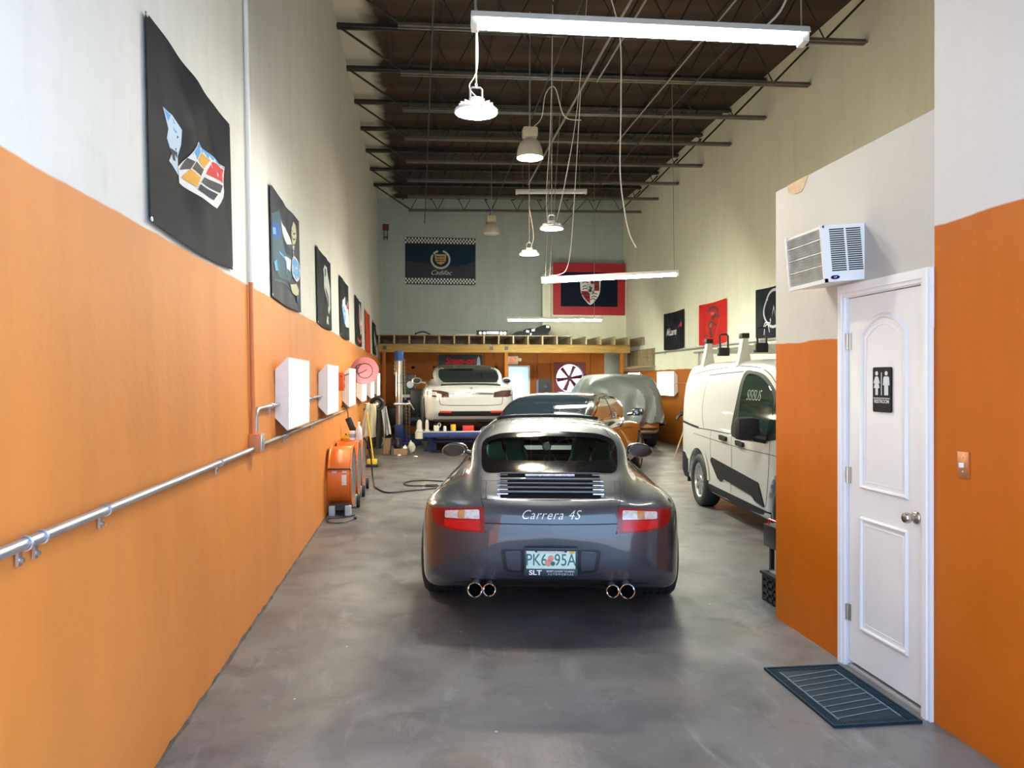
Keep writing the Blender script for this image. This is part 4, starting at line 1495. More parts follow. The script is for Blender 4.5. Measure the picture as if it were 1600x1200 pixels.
sec = half([(0, 0.1), (0.8, 0.12), (0.93, 0.22), (0.965, 0.40), (0.98, 0.62), (0.965, 0.80), (0.92, 0.93), (0.84, 1.02), (0.70, 1.07), (0.4, 1.09), (0, 1.10)])
gside = catmull([(-0.95, 0.70), (-0.94, 0.92), (-0.74, 1.0), (-0.3, 1.16), (0.2, 1.33), (0.8, 1.435), (1.4, 1.475), (1.9, 1.455), (2.3, 1.36), (2.9, 1.10), (3.2, 0.92), (3.0, 0.5), (1, 0.4)], 5, True)
gplan = half([(0, -1.0), (0.4, -0.97), (0.58, -0.90), (0.66, -0.6), (0.74, 0.0), (0.79, 0.8), (0.80, 1.6), (0.78, 2.2), (0.65, 2.8), (0.3, 3.15), (0, 3.2)])
gsec = half([(0, 0.3), (0.86, 0.3), (0.87, 0.90), (0.82, 1.06), (0.76, 1.22), (0.69, 1.36), (0.58, 1.44), (0.35, 1.475), (0, 1.485)])
shell = Shell([dict(side=side, plan=plan, sec=sec, k=0.12, k2=0.10), dict(side=gside, plan=gplan, sec=gsec, k=0.08, k2=0.07)], 0.12, arches=((0.0, 0.35, 0.39, 0.62), (2.96, 0.35, 0.39, 0.62)), h=0.045)
C = Car(tes, shell, (-1.0, -1.1, 0.08), (1.0, 4.0, 1.52))
C.body(M_WPAINT)
C.patch('rear_window', rounded([(-0.56, 1.045), (0.56, 1.045), (0.635, 1.16), (0.61, 1.425), (0.3, 1.474), (-0.3, 1.474), (-0.61, 1.425), (-0.635, 1.16)], 0.05), 'rear', M_DGLASS, 0.004, 0.07)
C.patch('roof_glass', rounded([(-0.60, 0.50), (0.60, 0.50), (0.60, 2.15), (-0.60, 2.15)], 0.05), 'top', M_DGLASS, 0.004, 0.1)
C.patch('windshield', rounded([(-0.72, 1.05), (0.72, 1.05), (0.60, 1.40), (-0.60, 1.40)], 0.05), 'front', M_DGLASS, 0.004, 0.1)
C.patch('side_window', rounded([(-0.15, 1.12), (0.5, 1.29), (1.2, 1.395), (1.8, 1.37), (2.6, 1.10), (1.2, 1.09)], 0.04), 'right', mat('green_tinted_glass', (0.03, 0.05, 0.04), 0.05, spec=0.7), 0.004, 0.08, both=True)
for o in C.patch('tail_lamp', rounded([(0.46, 0.835), (0.62, 0.87), (0.80, 0.88), (0.89, 0.845), (0.88, 0.765), (0.75, 0.735), (0.45, 0.725)], 0.02), 'rear', M_SMOKE, 0.005, 0.06, both=True):
    sx = 1 if sum(v.co.x for v in o.data.vertices) > 0 else -1
    C.patch('lamp_lens', rounded([(sx * a, z) for a, z in ((0.70, 0.845), (0.80, 0.85), (0.80, 0.775), (0.68, 0.765))], 0.01), 'rear', M_WPAINT if sx < 0 else M_SMOKE, 0.008, 0.05, parent=o)
    if sx < 0:
        C.patch('lamp_lens', rounded([(-0.815, 0.845), (-0.88, 0.83), (-0.875, 0.775), (-0.815, 0.765)], 0.01), 'rear', M_REDL, 0.010, 0.05, parent=o)['label'] = 'lit red corner lens'
C.patch('chrome_strip', rounded([(-0.45, 0.815), (0, 0.84), (0.45, 0.815), (0.45, 0.785), (0, 0.79), (-0.45, 0.785)], 0.01), 'rear', M_CHROME, 0.008, 0.05)
C.patch('diffuser', rounded([(-0.66, 0.40), (-0.60, 0.435), (0.60, 0.435), (0.66, 0.40), (0.66, 0.33), (-0.66, 0.33)], 0.02), 'rear', M_BLACK, 0.006, 0.06)
C.patch('reflector', rounded([(0.40, 0.44), (0.64, 0.44), (0.62, 0.405), (0.40, 0.405)], 0.012), 'rear', M_REFL, 0.009, 0.05, both=True)
b = MB()
P, Nn = C.project([(-0.60 + 1.2 * i / 20, 0.975 + 0.02 * (1 - ((i - 10) / 10) ** 2)) for i in range(21)], 'rear')
b.tube([p + n * 0.016 for p, n in zip(P, Nn)], 0.018, None, 8)
b.build('lip_spoiler', M_BLACK, tes)
b = MB()
C.seam(b, [(-0.64, 0.74), (-0.63, 0.61), (-0.55, 0.565), (0, 0.555), (0.55, 0.565), (0.63, 0.61), (0.64, 0.74)], 'rear', 0.012)
C.seam(b, [(0.35, 1.15), (0.30, 0.9), (0.45, 0.45)], 'right', 0.012, mirror=True)
C.seam(b, [(1.25, 1.1), (1.27, 0.7), (1.25, 0.35)], 'right', 0.012, mirror=True)
b.build('panel_seam', M_SEAM, tes, fix=False)
b = MB()
P, Nn = C.project([(-0.035, 0.93), (0.035, 0.93), (0.03, 0.92), (0.008, 0.92), (0.0, 0.875), (-0.008, 0.92), (-0.03, 0.92)], 'rear')
b.add(P + Nn * 0.008, [(0, 1, 2, 3, 4, 5, 6)]); b.build('tail_badge', M_BLACK, tes)
for sx in (-1, 1):
    b = MB(); b.sphere((sx * 1.07, 1.98, 1.08), 1.0, None, 16, (0.12, 0.08, 0.085)); b.tube([(sx * 0.86, 2.0, 1.03), (sx * 0.98, 2.0, 1.05)], 0.025, None, 6)
    mo = b.build('side_mirror', M_WPAINT, tes)
    b = MB(); b.sphere((sx * 1.07, 1.905, 1.08), 1.0, None, 16, (0.085, 0.012, 0.055)); b.build('mirror_glass', M_BLACK, mo)
    make_wheel(tes, sx * 0.84, 0, 0.352, 0.26, sx, 0.26, 7, tread=False)
    make_wheel(tes, sx * 0.84, 2.96, 0.352, 0.25, sx, 0.26, 7, tread=False)
b = MB(); b.box((-0.75, -0.8, 0.20), (0.75, 3.4, 0.30), None, 0.03); b.build('undertray', M_BLACK, tes)
tes.scale = (1.05, 1.0, 1.0)

# ================================================================== dark sedan ahead of the coupe
M_DARKP = mat('dark_bronze_paint', (0.020, 0.018, 0.016), 0.15, 0.3, 1.0)
sed = thing('sedan_car', 'glossy dark sedan turned to the right, just ahead of the grey coupe', 'car', (1.93, 11.2, 0), R(-25))
side = catmull([(-0.95, 0.30), (-1.06, 0.42), (-1.08, 0.60), (-1.05, 0.80), (-0.98, 0.92), (-0.5, 0.97), (0.5, 0.965), (1.8, 0.93), (2.5, 0.88), (3.1, 0.80), (3.5, 0.66), (3.63, 0.48), (3.6, 0.28), (3.3, 0.2), (1.3, 0.17), (-0.5, 0.2)], 5, True)
plan = half([(0, -1.09), (0.35, -1.075), (0.65, -1.0), (0.80, -0.85), (0.88, -0.5), (0.925, 0.1), (0.92, 0.8), (0.915, 1.7), (0.925, 2.5), (0.90, 2.95), (0.78, 3.4), (0.45, 3.6), (0, 3.65)])
sec = half([(0, 0.1), (0.78, 0.12), (0.89, 0.22), (0.92, 0.42), (0.925, 0.62), (0.90, 0.78), (0.85, 0.90), (0.72, 0.97), (0.4, 0.99), (0, 1.0)])
gside = catmull([(-0.9, 0.7), (-0.78, 0.94), (-0.35, 1.10), (0.15, 1.28), (0.7, 1.385), (1.2, 1.405), (1.6, 1.375), (2.0, 1.27), (2.5, 1.04), (2.8, 0.88), (2.6, 0.5), (0.8, 0.4)], 5, True)
gplan = half([(0, -0.95), (0.4, -0.90), (0.58, -0.75), (0.66, -0.4), (0.72, 0.2), (0.75, 0.9), (0.745, 1.6), (0.70, 2.2), (0.5, 2.7), (0, 2.9)])
gsec = half([(0, 0.3), (0.82, 0.3), (0.84, 0.85), (0.78, 1.0), (0.71, 1.16), (0.64, 1.30), (0.53, 1.375), (0.3, 1.405), (0, 1.41)])
shell = Shell([dict(side=side, plan=plan, sec=sec, k=0.11, k2=0.09), dict(side=gside, plan=gplan, sec=gsec, k=0.07, k2=0.06)], 0.10, arches=((0.0, 0.33, 0.37, 0.60), (2.8, 0.33, 0.37, 0.60)), h=0.042)
C = Car(sed, shell, (-0.98, -1.15, 0.08), (0.98, 3.75, 1.45))
C.body(M_DARKP)
C.patch('rear_window', rounded([(-0.53, 1.01), (0.53, 1.01), (0.60, 1.08), (0.56, 1.30), (0.3, 1.345), (-0.3, 1.345), (-0.56, 1.30), (-0.60, 1.08)], 0.05), 'rear', mat('blue_sheen_glass', (0.010, 0.016, 0.022), 0.05, spec=0.5), 0.004, 0.07)
C.patch('windshield', rounded([(-0.68, 1.0), (0.68, 1.0), (0.56, 1.31), (-0.56, 1.31)], 0.05), 'front', M_DGLASS, 0.004, 0.1)
wp = rounded([(-0.20, 1.03), (0.15, 1.20), (0.65, 1.315), (1.2, 1.335), (1.65, 1.28), (2.25, 1.03), (1.2, 1.01), (0.3, 1.0)], 0.03)
for o in C.patch('side_window', wp, 'right', mat('mirror_like_glass', (0.35, 0.37, 0.33), 0.05, 0.6), 0.004, 0.06, both=True):
    pass
b = MB()
C.seam(b, wp[::3], 'right', 0.022, off=0.008, closed=True, n=2, mirror=True)
b.build('window_trim', M_CHROME, sed, fix=False)
b = MB()
C.seam(b, [(0.9, 1.33), (0.92, 1.01)], 'right', 0.05, off=0.009, mirror=True)
b.build('door_pillar', M_BLACK, sed, fix=False)
b = MB()
C.seam(b, [(0.9, 1.0), (0.92, 0.7), (0.85, 0.3)], 'right', 0.008, mirror=True)
C.seam(b, [(2.2, 0.98), (2.15, 0.7), (2.1, 0.3)], 'right', 0.008, mirror=True)
C.seam(b, [(-0.62, 0.92), (-0.64, 0.7), (-0.5, 0.6), (0.5, 0.6), (0.64, 0.7), (0.62, 0.92)], 'rear', 0.008)
b.build('panel_seam', M_SEAM, sed, fix=False)
C.patch('tail_lamp', rounded([(0.48, 0.86), (0.84, 0.84), (0.83, 0.72), (0.50, 0.74)], 0.02), 'rear', M_REDD, 0.005, 0.06, both=True)
C.patch('painted_reflection', rounded([(-0.52, 0.99), (-0.30, 1.00), (-0.10, 1.13), (-0.16, 1.15), (-0.34, 1.05)], 0.02), 'right', mat('wine_red_sheen', (0.25, 0.02, 0.05), 0.15, 0.2, 0.6), 0.004, 0.05, both=True)  # a red reflection on the rear pillar, painted as a coloured patch
C.patch('door_handle', rounded([(1.05, 0.87), (1.25, 0.875), (1.25, 0.85), (1.05, 0.845)], 0.01), 'right', M_DARKP, 0.02, 0.05, both=True)
for sx in (-1, 1):
    b = MB(); b.box((sx * 0.98 - 0.10, 1.99, 0.985), (sx * 0.98 + 0.10, 2.13, 1.115), None, 0.05); b.tube([(sx * 0.8, 2.08, 1.0), (sx * 0.92, 2.06, 1.02)], 0.025, None, 6)
    mo = b.build('side_mirror', M_DARKP, sed)
    b = MB(); b.box((sx * 0.98 - 0.08, 1.984, 1.0), (sx * 0.98 + 0.08, 1.995, 1.10), None, 0.004); b.build('mirror_glass', MATS['mirror_silver'], mo)
    make_wheel(sed, sx * 0.80, 0, 0.33, 0.24, sx, 0.25, 10, tread=False)
    make_wheel(sed, sx * 0.80, 2.8, 0.33, 0.24, sx, 0.25, 10, tread=False)

# ================================================================== white delivery van facing the entrance
M_VAN = mat('white_van_paint', (0.58, 0.58, 0.56), 0.35, 0.0, 0.6)
M_CLAD = mat('black_cladding', (0.014, 0.015, 0.017), 0.6, var=0.1, spec=0.25)
van = thing('delivery_van', 'white panel van with a roof rack, nose hidden behind the restroom wall', 'van', (4.41, 9.32, 0), R(176.5))
side = catmull([(-0.80, 0.30), (-0.92, 0.36), (-0.95, 0.60), (-0.93, 1.0), (-0.88, 1.4), (-0.80, 1.70), (-0.70, 1.80), (-0.3, 1.83), (0.6, 1.84), (1.5, 1.83), (2.0, 1.78), (2.4, 1.62), (2.9, 1.28), (3.1, 1.12), (3.4, 1.04), (3.65, 0.92), (3.75, 0.70), (3.74, 0.36), (3.5, 0.22), (1.5, 0.20), (-0.4, 0.24)], 5, True)
plan = half([(0, -0.95), (0.5, -0.94), (0.78, -0.89), (0.87, -0.78), (0.905, -0.4), (0.918, 0.3), (0.918, 1.5), (0.918, 2.4), (0.90, 3.0), (0.82, 3.4), (0.6, 3.68), (0.3, 3.76), (0, 3.78)])
sec = half([(0, 0.1), (0.80, 0.14), (0.90, 0.26), (0.915, 0.50), (0.920, 0.80), (0.905, 1.0), (0.88, 1.2), (0.85, 1.40), (0.80, 1.62), (0.74, 1.76), (0.60, 1.83), (0.3, 1.85), (0, 1.855)])
shell = Shell([dict(side=side, plan=plan, sec=sec, k=0.09, k2=0.08)], 0.1, arches=((0.0, 0.33, 0.40, 0.60), (2.66, 0.33, 0.40, 0.60)), h=0.042)
C = Car(van, shell, (-0.98, -1.0, 0.08), (0.98, 3.85, 1.9))
C.body(M_VAN)
dg = catmull([(1.20, 1.00), (1.28, 1.35), (1.33, 1.66), (1.6, 1.68), (1.95, 1.63), (2.3, 1.48), (2.65, 1.26), (2.75, 1.12), (2.6, 1.04), (1.9, 0.96), (1.45, 0.96)], 4, True)
C.patch('window_surround', dg, 'right', M_CLAD, 0.004, 0.07, both=True)
dw = catmull([(1.44, 1.05), (1.40, 1.35), (1.42, 1.62), (1.65, 1.645), (1.95, 1.585), (2.25, 1.44), (2.32, 1.2), (2.3, 1.06), (1.9, 1.01), (1.55, 1.00)], 4, True)
win = C.patch('side_window', dw, 'right', mat('dark_green_glass', (0.012, 0.030, 0.020), 0.06, spec=0.7), 0.008, 0.07, both=True)
qw = catmull([(2.36, 1.08), (2.36, 1.38), (2.6, 1.24), (2.66, 1.12)], 3, True)
C.patch('quarter_window', qw, 'right', MATS['dark_green_glass'], 0.008, 0.07, both=True)
v, f = text_geo('SISISUS', 0.16, shear=0.2, bold=-0.003)
P, Nn = C.project([(1.78 + q[0] * 0.82, 1.42 + q[1]) for q in v], 'right')
raw_mesh('chalk_marking', P + Nn * 0.012, f, mat('chalk_white', (0.40, 0.44, 0.38), 0.9), win[0])
C.patch('windshield', rounded([(-0.72, 1.15), (0.72, 1.15), (0.66, 1.66), (-0.66, 1.66)], 0.06), 'front', M_DGLASS, 0.004, 0.1)
C.patch('grille', rounded([(-0.45, 0.85), (0.45, 0.85), (0.38, 0.55), (-0.38, 0.55)], 0.05), 'front', M_BLACK, 0.006, 0.1)
C.patch('headlamp', rounded([(0.50, 0.95), (0.80, 1.0), (0.82, 0.82), (0.55, 0.78)], 0.04), 'front', M_CLRL, 0.006, 0.07, both=True)
C.patch('door_cladding', rounded([(0.52, 0.62), (0.56, 0.665), (2.02, 0.555), (2.18, 0.33), (1.92, 0.36), (1.85, 0.40), (0.98, 0.46), (0.90, 0.42), (0.78, 0.44)], 0.02), 'right', M_CLAD, 0.012, 0.07, both=True)
C.patch('sill', rounded([(0.42, 0.335), (2.26, 0.30), (2.26, 0.20), (0.42, 0.22)], 0.02), 'right', M_CLAD, 0.010, 0.07, both=True)
C.patch('rear_bumper', rounded([(-0.93, 0.62), (-0.62, 0.62), (-0.44, 0.52), (-0.42, 0.30), (-0.85, 0.30)], 0.03), 'right', M_CLAD, 0.008, 0.07, both=True)
for ax_ in ('right', 'left'):
    b = MB()
    C.seam(b, [(0.435 * math.cos(R(a)), 0.33 + 0.435 * math.sin(R(a))) for a in range(6, 175, 12)], ax_, 0.075, off=0.008, n=3)
    b.build('arch_lip', M_VAN, van, fix=False)
C.patch('door_handle', rounded([(0.86, 0.955), (1.09, 0.945), (1.09, 0.895), (0.88, 0.90)], 0.02), 'right', M_CLAD, 0.03, 0.04, both=True)
C.patch('door_handle', rounded([(1.40, 0.935), (1.62, 0.925), (1.62, 0.875), (1.42, 0.88)], 0.02), 'right', M_CLAD, 0.03, 0.04, both=True)
b = MB()
C.seam(b, [(-0.80, 1.03), (-0.3, 1.0), (0.02, 0.985)], 'right', 0.028, off=0.004, mirror=True)
b.build('door_rail', M_CLAD, van, fix=False)
b = MB()
C.seam(b, [(0.0, 0.98), (0.6, 0.985), (1.2, 0.985)], 'right', 0.010, mirror=True)
C.seam(b, [(0.22, 1.0), (0.10, 1.2), (0.13, 1.60), (0.3, 1.65), (1.30, 1.68)], 'right', 0.010, mirror=True)
C.seam(b, [(1.22, 0.98), (1.24, 0.7), (1.20, 0.34)], 'right', 0.010, mirror=True)
C.seam(b, [(0.5, 0.98), (0.5, 0.74), (0.52, 0.62)], 'right', 0.008, mirror=True)
C.seam(b, [(2.30, 1.0), (2.28, 0.7), (2.2, 0.34)], 'right', 0.010, mirror=True)
C.seam(b, [(-0.78, 1.64), (0.2, 1.715), (1.4, 1.735), (2.1, 1.63), (2.8, 1.25)], 'right', 0.010, mirror=True)
C.seam(b, [(2.95, 0.80), (2.6, 0.86), (1.5, 0.86), (0.5, 0.88), (-0.2, 0.90)], 'right', 0.006, mirror=True)
b.build('panel_seam', M_SEAM, van, fix=False)
for sx in (-1, 1):
    b = MB()
    b.M = Matrix.Translation((sx * 1.06, 2.12, 1.10)); b.box((-0.115, -0.07, -0.11), (0.115, 0.09, 0.12), None, 0.055); b.M = Matrix.Identity(4)
    b.tube([(sx * 0.90, 2.22, 1.00), (sx * 1.0, 2.17, 1.02)], 0.04, None, 8)
    mo = b.build('side_mirror', M_CLAD, van)
    b = MB(); b.box((sx * 1.06 - 0.09, 2.03, 1.02), (sx * 1.06 + 0.09, 2.045, 1.19), None, 0.005); b.build('mirror_glass', MATS['mirror_silver'], mo)
    make_wheel(van, sx * 0.79, 0, 0.325, 0.22, sx, 0.215, 9, mat('silver_wheel_cover', (0.55, 0.56, 0.57), 0.35, 0.7, var=0.05), tread=False)
    make_wheel(van, sx * 0.79, 2.66, 0.325, 0.22, sx, 0.215, 9, MATS['silver_wheel_cover'], tread=False)
    b = MB(); b.box((sx * 0.88 - 0.06, -0.45, 0.25), (sx * 0.88 + 0.02, -0.42, 0.55)); b.build('mud_flap', M_CLAD, van)
# roof rack: three cross bars on feet with tie-down loops
M_RACK = mat('cream_rack_enamel', (0.62, 0.60, 0.48), 0.4, var=0.05)
rack = thing('roof_rack', 'cream roof rack of cross bars and posts on the white van', 'rack', (4.41, 9.32, 1.80), R(176.5))
for y in (-0.28, 1.0, 2.15):
    b = MB()
    b.box((-0.70, y - 0.035, 0.13), (0.70, y + 0.035, 0.185), None, 0.008)
    b.build('cross_bar', M_RACK, rack)
    for sx in (-1, 1):
        b = MB()
        b.prism([(sx * 0.60, -0.03), (sx * 0.76, -0.045), (sx * 0.72, 0.13), (sx * 0.70, 0.26), (sx * 0.64, 0.26), (sx * 0.63, 0.13)], y - 0.05, y + 0.05, None, 'xz')
        pf = b.build('post', M_RACK, rack)
        b = MB(); b.box((sx * 0.67 - 0.045, y - 0.055, 0.26), (sx * 0.67 + 0.045, y + 0.055, 0.32), None, 0.01); b.build('post_cap', M_BLACK, pf)
    b = MB()
    b.tube([(0.52, y + 0.02, 0.19), (0.53, y + 0.02, 0.36), (0.50, y + 0.02, 0.38), (0.44, y + 0.02, 0.38), (0.42, y + 0.02, 0.36), (0.42, y + 0.02, 0.19)], 0.012, None, 6)
    b.box((0.41, y - 0.03, 0.10), (0.55, y + 0.06, 0.21), None, 0.01)
    b.build('tie_down', M_BLACK, rack)

# ================================================================== tan wagon under a grey cover
M_TANP = mat('tan_car_paint', (0.40, 0.24, 0.12), 0.3, 0.3, 0.8)
suv = thing('wagon_car', 'tan car almost wholly under a grey cover, only its bumper and wheels showing', 'car', (4.73, 18.0, 0), R(-6))
side = catmull([(-0.9, 0.36), (-1.0, 0.5), (-1.0, 0.9), (-0.9, 1.35), (-0.6, 1.66), (0, 1.70), (1.2, 1.70), (1.9, 1.62), (2.4, 1.30), (2.7, 1.08), (3.3, 0.98), (3.55, 0.80), (3.6, 0.50), (3.5, 0.32), (1.2, 0.28)], 5, True)
plan = half([(0, -1.0), (0.6, -0.97), (0.85, -0.8), (0.92, -0.2), (0.93, 1.0), (0.92, 2.2), (0.90, 2.9), (0.75, 3.4), (0.4, 3.58), (0, 3.62)])
sec = half([(0, 0.2), (0.85, 0.24), (0.92, 0.45), (0.93, 0.85), (0.88, 1.1), (0.78, 1.40), (0.66, 1.62), (0.4, 1.70), (0, 1.71)])
shell = Shell([dict(side=side, plan=plan, sec=sec, k=0.12, k2=0.12)], 0.1, arches=((0.0, 0.36, 0.42, 0.6), (2.7, 0.36, 0.42, 0.6)), h=0.06)
C = Car(suv, shell, (-1, -1.1, 0.1), (1, 3.7, 1.75))
C.body(M_TANP)
C.patch('lower_bumper', rounded([(-0.80, 0.50), (0.80, 0.50), (0.78, 0.34), (-0.78, 0.34)], 0.03), 'rear', M_BLACK, 0.006, 0.1)
for sx in (-1, 1):
    make_wheel(suv, sx * 0.80, 0, 0.36, 0.24, sx, 0.22, 7, tread=False); make_wheel(suv, sx * 0.80, 2.7, 0.36, 0.24, sx, 0.22, 7, tread=False)
b = MB(); b.box((-0.7, -0.6, 0.22), (0.7, 3.2, 0.34)); b.build('undertray', M_BLACK, suv)
# the cover: the same outline, looser, with folds and a ragged hem


def folds(f, x, y, z):
    a = np.arctan2(x, y - 1.3)
    w = np.clip((1.55 - z) / 0.9, 0, 1)
    q = a * 19 + 2.4 * np.sin(z * 2.5 + y) + 1.5 * np.sin(x * 4)
    r = 0.045 * (1 - 1.6 * np.abs(np.sin(q)) ** 0.7) + 0.03 * np.sin(a * 37 + z * 5) + 0.035 * np.sin(x * 8 + z * 6 + y * 4)
    top = 0.022 * np.sin(y * 5 + x * 4 + 2 * np.sin(x * 3)) * np.clip((z - 1.4) * 4, 0, 1)
    f = f - 0.055 - (r + 0.085) * w - top
    hem = 0.50 + 0.04 * np.sin(a * 9) + 0.12 * np.clip(x, 0, 1) * np.clip(-y, 0, 1)
    return np.maximum(f, hem - z)


cov = Shell([dict(side=side, plan=plan, sec=sec, k=0.22, k2=0.2)], 0.1, extra=folds, h=0.04)
P, Fq, Nn = cov.mesh((-1.12, -1.2, 0.3), (1.12, 3.8, 1.85))
keep = ~((P[Fq].mean(1)[:, 2] < 0.72) & (Nn[Fq].mean(1)[:, 2] < -0.55))
o = raw_mesh('car_cover', P, Fq[keep], mat('grey_cover_fabric', (0.150, 0.175, 0.172), 0.42, var=0.12, vscale=3, bump=0.35, bscale=9), None, Nn)
so = o.modifiers.new('cloth_thickness', 'SOLIDIFY'); so.thickness = 0.006
o.location = (4.73, 18.0, 0); o.rotation_euler = (0, 0, R(-6))
tag(o, 'loose grey fabric cover draped over the tan car by the right wall', 'car cover')
# ================================================================== flags and banners
def cloth_disp(u, v, w, h, amp, seed):
    s = seed * 1.7
    e = math.sin(math.pi * min(max(u / w, 0), 1)) * math.sin(math.pi * min(max(v / h, 0), 1) * 0.8 + 0.2)
    return amp * e * (0.6 * math.sin(6.0 * u / w + 5 * v / h + s) + 0.45 * math.sin(11 * u / w - 8 * v / h + 2 * s) + 0.3 * math.sin(21 * u / w + 9 * v / h + s) + 0.9)


class Flag:
    """cloth hung by its corners; printed shapes follow its folds (u to the right, v up, seen from the room)"""

    def __init__(s, w, h, base, amp=0.02, seed=0, sag=0.02):
        s.w, s.h, s.amp, s.seed, s.sag = w, h, amp, seed, sag
        s.b = MB()
        n, m = 28, 18
        V = []
        for j in range(m + 1):
            for i in range(n + 1):
                V.append(s.P(w * i / n, h * j / m, 0.0))
        F = [(j * (n + 1) + i, j * (n + 1) + i + 1, (j + 1) * (n + 1) + i + 1, (j + 1) * (n + 1) + i) for j in range(m) for i in range(n)]
        s.b.add(V, F, base, True)
        s.b.add([(p[0], p[1] + 0.002, p[2]) for p in V], [f[::-1] for f in F], base, True)
        for k, (u, v) in enumerate(((0.01, 0.01), (w - 0.01, 0.01), (0.01, h - 0.01), (w - 0.01, h - 0.01))):
            p = s.P(u, v, 0.003)
            s.b.lathe([(0.004, 0.0), (0.010, -0.002), (0.012, 0.002)], M_STEEL, 8, 'y', p)
        s.layer = 0

    def P(s, u, v, off):
        d = cloth_disp(u, v, s.w, s.h, s.amp, s.seed)
        top = v / s.h
        z = v - s.sag * math.sin(math.pi * u / s.w) * (1.0)
        return (u, -0.012 - d - off, z)

    def poly(s, pts, m, res=0.06):
        s.layer += 1
        V, F = fill2d([tuple(p) for p in pts], res)
        s.b.add([s.P(a, c, 0.0012 + 0.0004 * s.layer) for a, c in V], F, m, True)
        return s

    def line(s, pts, wd, m, closed=False, n=6):
        s.layer += 1
        pts = catmull(pts, n, closed)
        K = len(pts); V = []
        for i in range(K):
            a = pts[(i - 1) if (i or closed) else 0]; c = pts[(i + 1) % K if closed else min(i + 1, K - 1)]
            dx, dy = c[0] - a[0], c[1] - a[1]
            L_ = math.hypot(dx, dy) or 1
            for q in (-1, 1):
                V.append(s.P(pts[i][0] - dy / L_ * q * wd / 2, pts[i][1] + dx / L_ * q * wd / 2, 0.0012 + 0.0004 * s.layer))
        s.b.add(V, [(2 * i, 2 * ((i + 1) % K), 2 * ((i + 1) % K) + 1, 2 * i + 1) for i in range(K if closed else K - 1)], m, True)
        return s

    def text(s, txt, size, at, m, **k):
        s.layer += 1
        v, f = text_geo(txt, size, **k)
        s.b.add([s.P(at[0] + q[0], at[1] + q[1], 0.003 + 0.0004 * s.layer) for q in v], f, m)
        return s

    def place(s, name, label, cat, wall, a, z, group):
        """a: where the left edge sits along the wall"""
        o = s.b.build(name, None, None, fix=False)
        if wall == 'L':
            o.location = (lw(z) + 0.004, a, z); o.rotation_euler = (-math.atan(0.022), 0, R(90))
        elif wall == 'R':
            o.location = (XR - 0.003, a, z); o.rotation_euler = (0, 0, R(-90))
        else:
            o.location = (a, wall, z)
        return tag(o, label, cat, group)


def ell(cx, cy, rx, ry, n=28, a0=0, a1=360):
    return [(cx + rx * math.cos(R(a0 + (a1 - a0) * i / n)), cy + ry * math.sin(R(a0 + (a1 - a0) * i / n))) for i in range(n + (0 if a1 - a0 == 360 else 1))]


def ink(name, c, r=0.5): return mat('print_' + name, c, r, spec=0.05)


K_BLK = mat('black_satin_cloth', (0.014, 0.016, 0.022), 0.5, var=0.1, vscale=3, spec=0.02)
K_WHT = ink('white', (0.75, 0.75, 0.76)); K_SIL = ink('silver', (0.50, 0.52, 0.56)); K_RED = ink('red', (0.62, 0.04, 0.04)); K_YEL = ink('amber', (0.75, 0.38, 0.05))
K_BLU = ink('sky_blue', (0.10, 0.36, 0.72)); K_NAV = ink('navy', (0.02, 0.025, 0.06)); K_GRY = ink('dark_grey', (0.06, 0.06, 0.065)); K_LBL = ink('pale_blue', (0.50, 0.62, 0.75))
G_FL = 'brand flags along the orange wall'
Y1, Z1 = 3.34, 2.245
f = Flag(1.43, 0.87, K_BLK, 0.03, 1)
sh = lambda pts: [(y - Y1, z - Z1) for y, z in pts]
# broken wreath half at the left, slanted crest beside it
f.poly(sh([(3.52, 2.79), (3.62, 2.79), (3.71, 2.755), (3.72, 2.69), (3.70, 2.63), (3.74, 2.555), (3.66, 2.56), (3.56, 2.565), (3.60, 2.61), (3.54, 2.66), (3.57, 2.71)]), K_LBL)
f.poly(sh([(3.53, 2.785), (3.61, 2.785), (3.67, 2.75), (3.66, 2.72), (3.58, 2.74)]), K_BLU)
f.poly(sh([(3.58, 2.63), (3.69, 2.645), (3.69, 2.60), (3.62, 2.59)]), K_NAV)
f.poly(sh([(3.93, 2.775), (4.20, 2.775), (4.55, 2.81), (4.49, 2.72), (4.27, 2.52), (3.76, 2.525), (3.72, 2.59), (3.82, 2.67)]), K_WHT)
f.poly(sh([(3.93, 2.77), (4.50, 2.80), (4.54, 2.805), (4.53, 2.795), (4.15, 2.755), (3.95, 2.755)]), K_BLU)
for pts, m in (([(3.93, 2.765), (4.02, 2.755), (3.93, 2.685), (3.85, 2.69)], K_BLU), ([(4.03, 2.752), (4.17, 2.752), (4.09, 2.69), (3.95, 2.69)], K_YEL), ([(4.19, 2.75), (4.51, 2.785), (4.36, 2.675), (4.11, 2.665)], K_RED),
               ([(3.92, 2.675), (4.08, 2.68), (4.02, 2.63), (3.88, 2.63)], K_GRY), ([(3.80, 2.655), (3.90, 2.668), (3.86, 2.62), (3.74, 2.58)], K_GRY), ([(3.86, 2.62), (4.01, 2.62), (3.96, 2.56), (3.78, 2.555)], K_YEL), ([(4.08, 2.64), (4.33, 2.655), (4.28, 2.605), (4.02, 2.60)], K_GRY), ([(4.0, 2.585), (4.25, 2.592), (4.20, 2.55), (3.97, 2.55)], K_NAV)):
    f.poly(sh(pts), m)
f.place('flag', 'large black flag with a slanted silver, red and amber shield crest, nearest the entrance', 'flag', 'L', Y1, Z1, G_FL)
Y2, Z2 = 6.01, 2.225
f = Flag(1.44, 0.86, mat('dark_photo_print', (0.025, 0.03, 0.045), 0.5, var=0.4, vscale=4, spec=0.05), 0.02, 2)
sh = lambda pts: [(y - Y2, z - Z2) for y, z in pts]
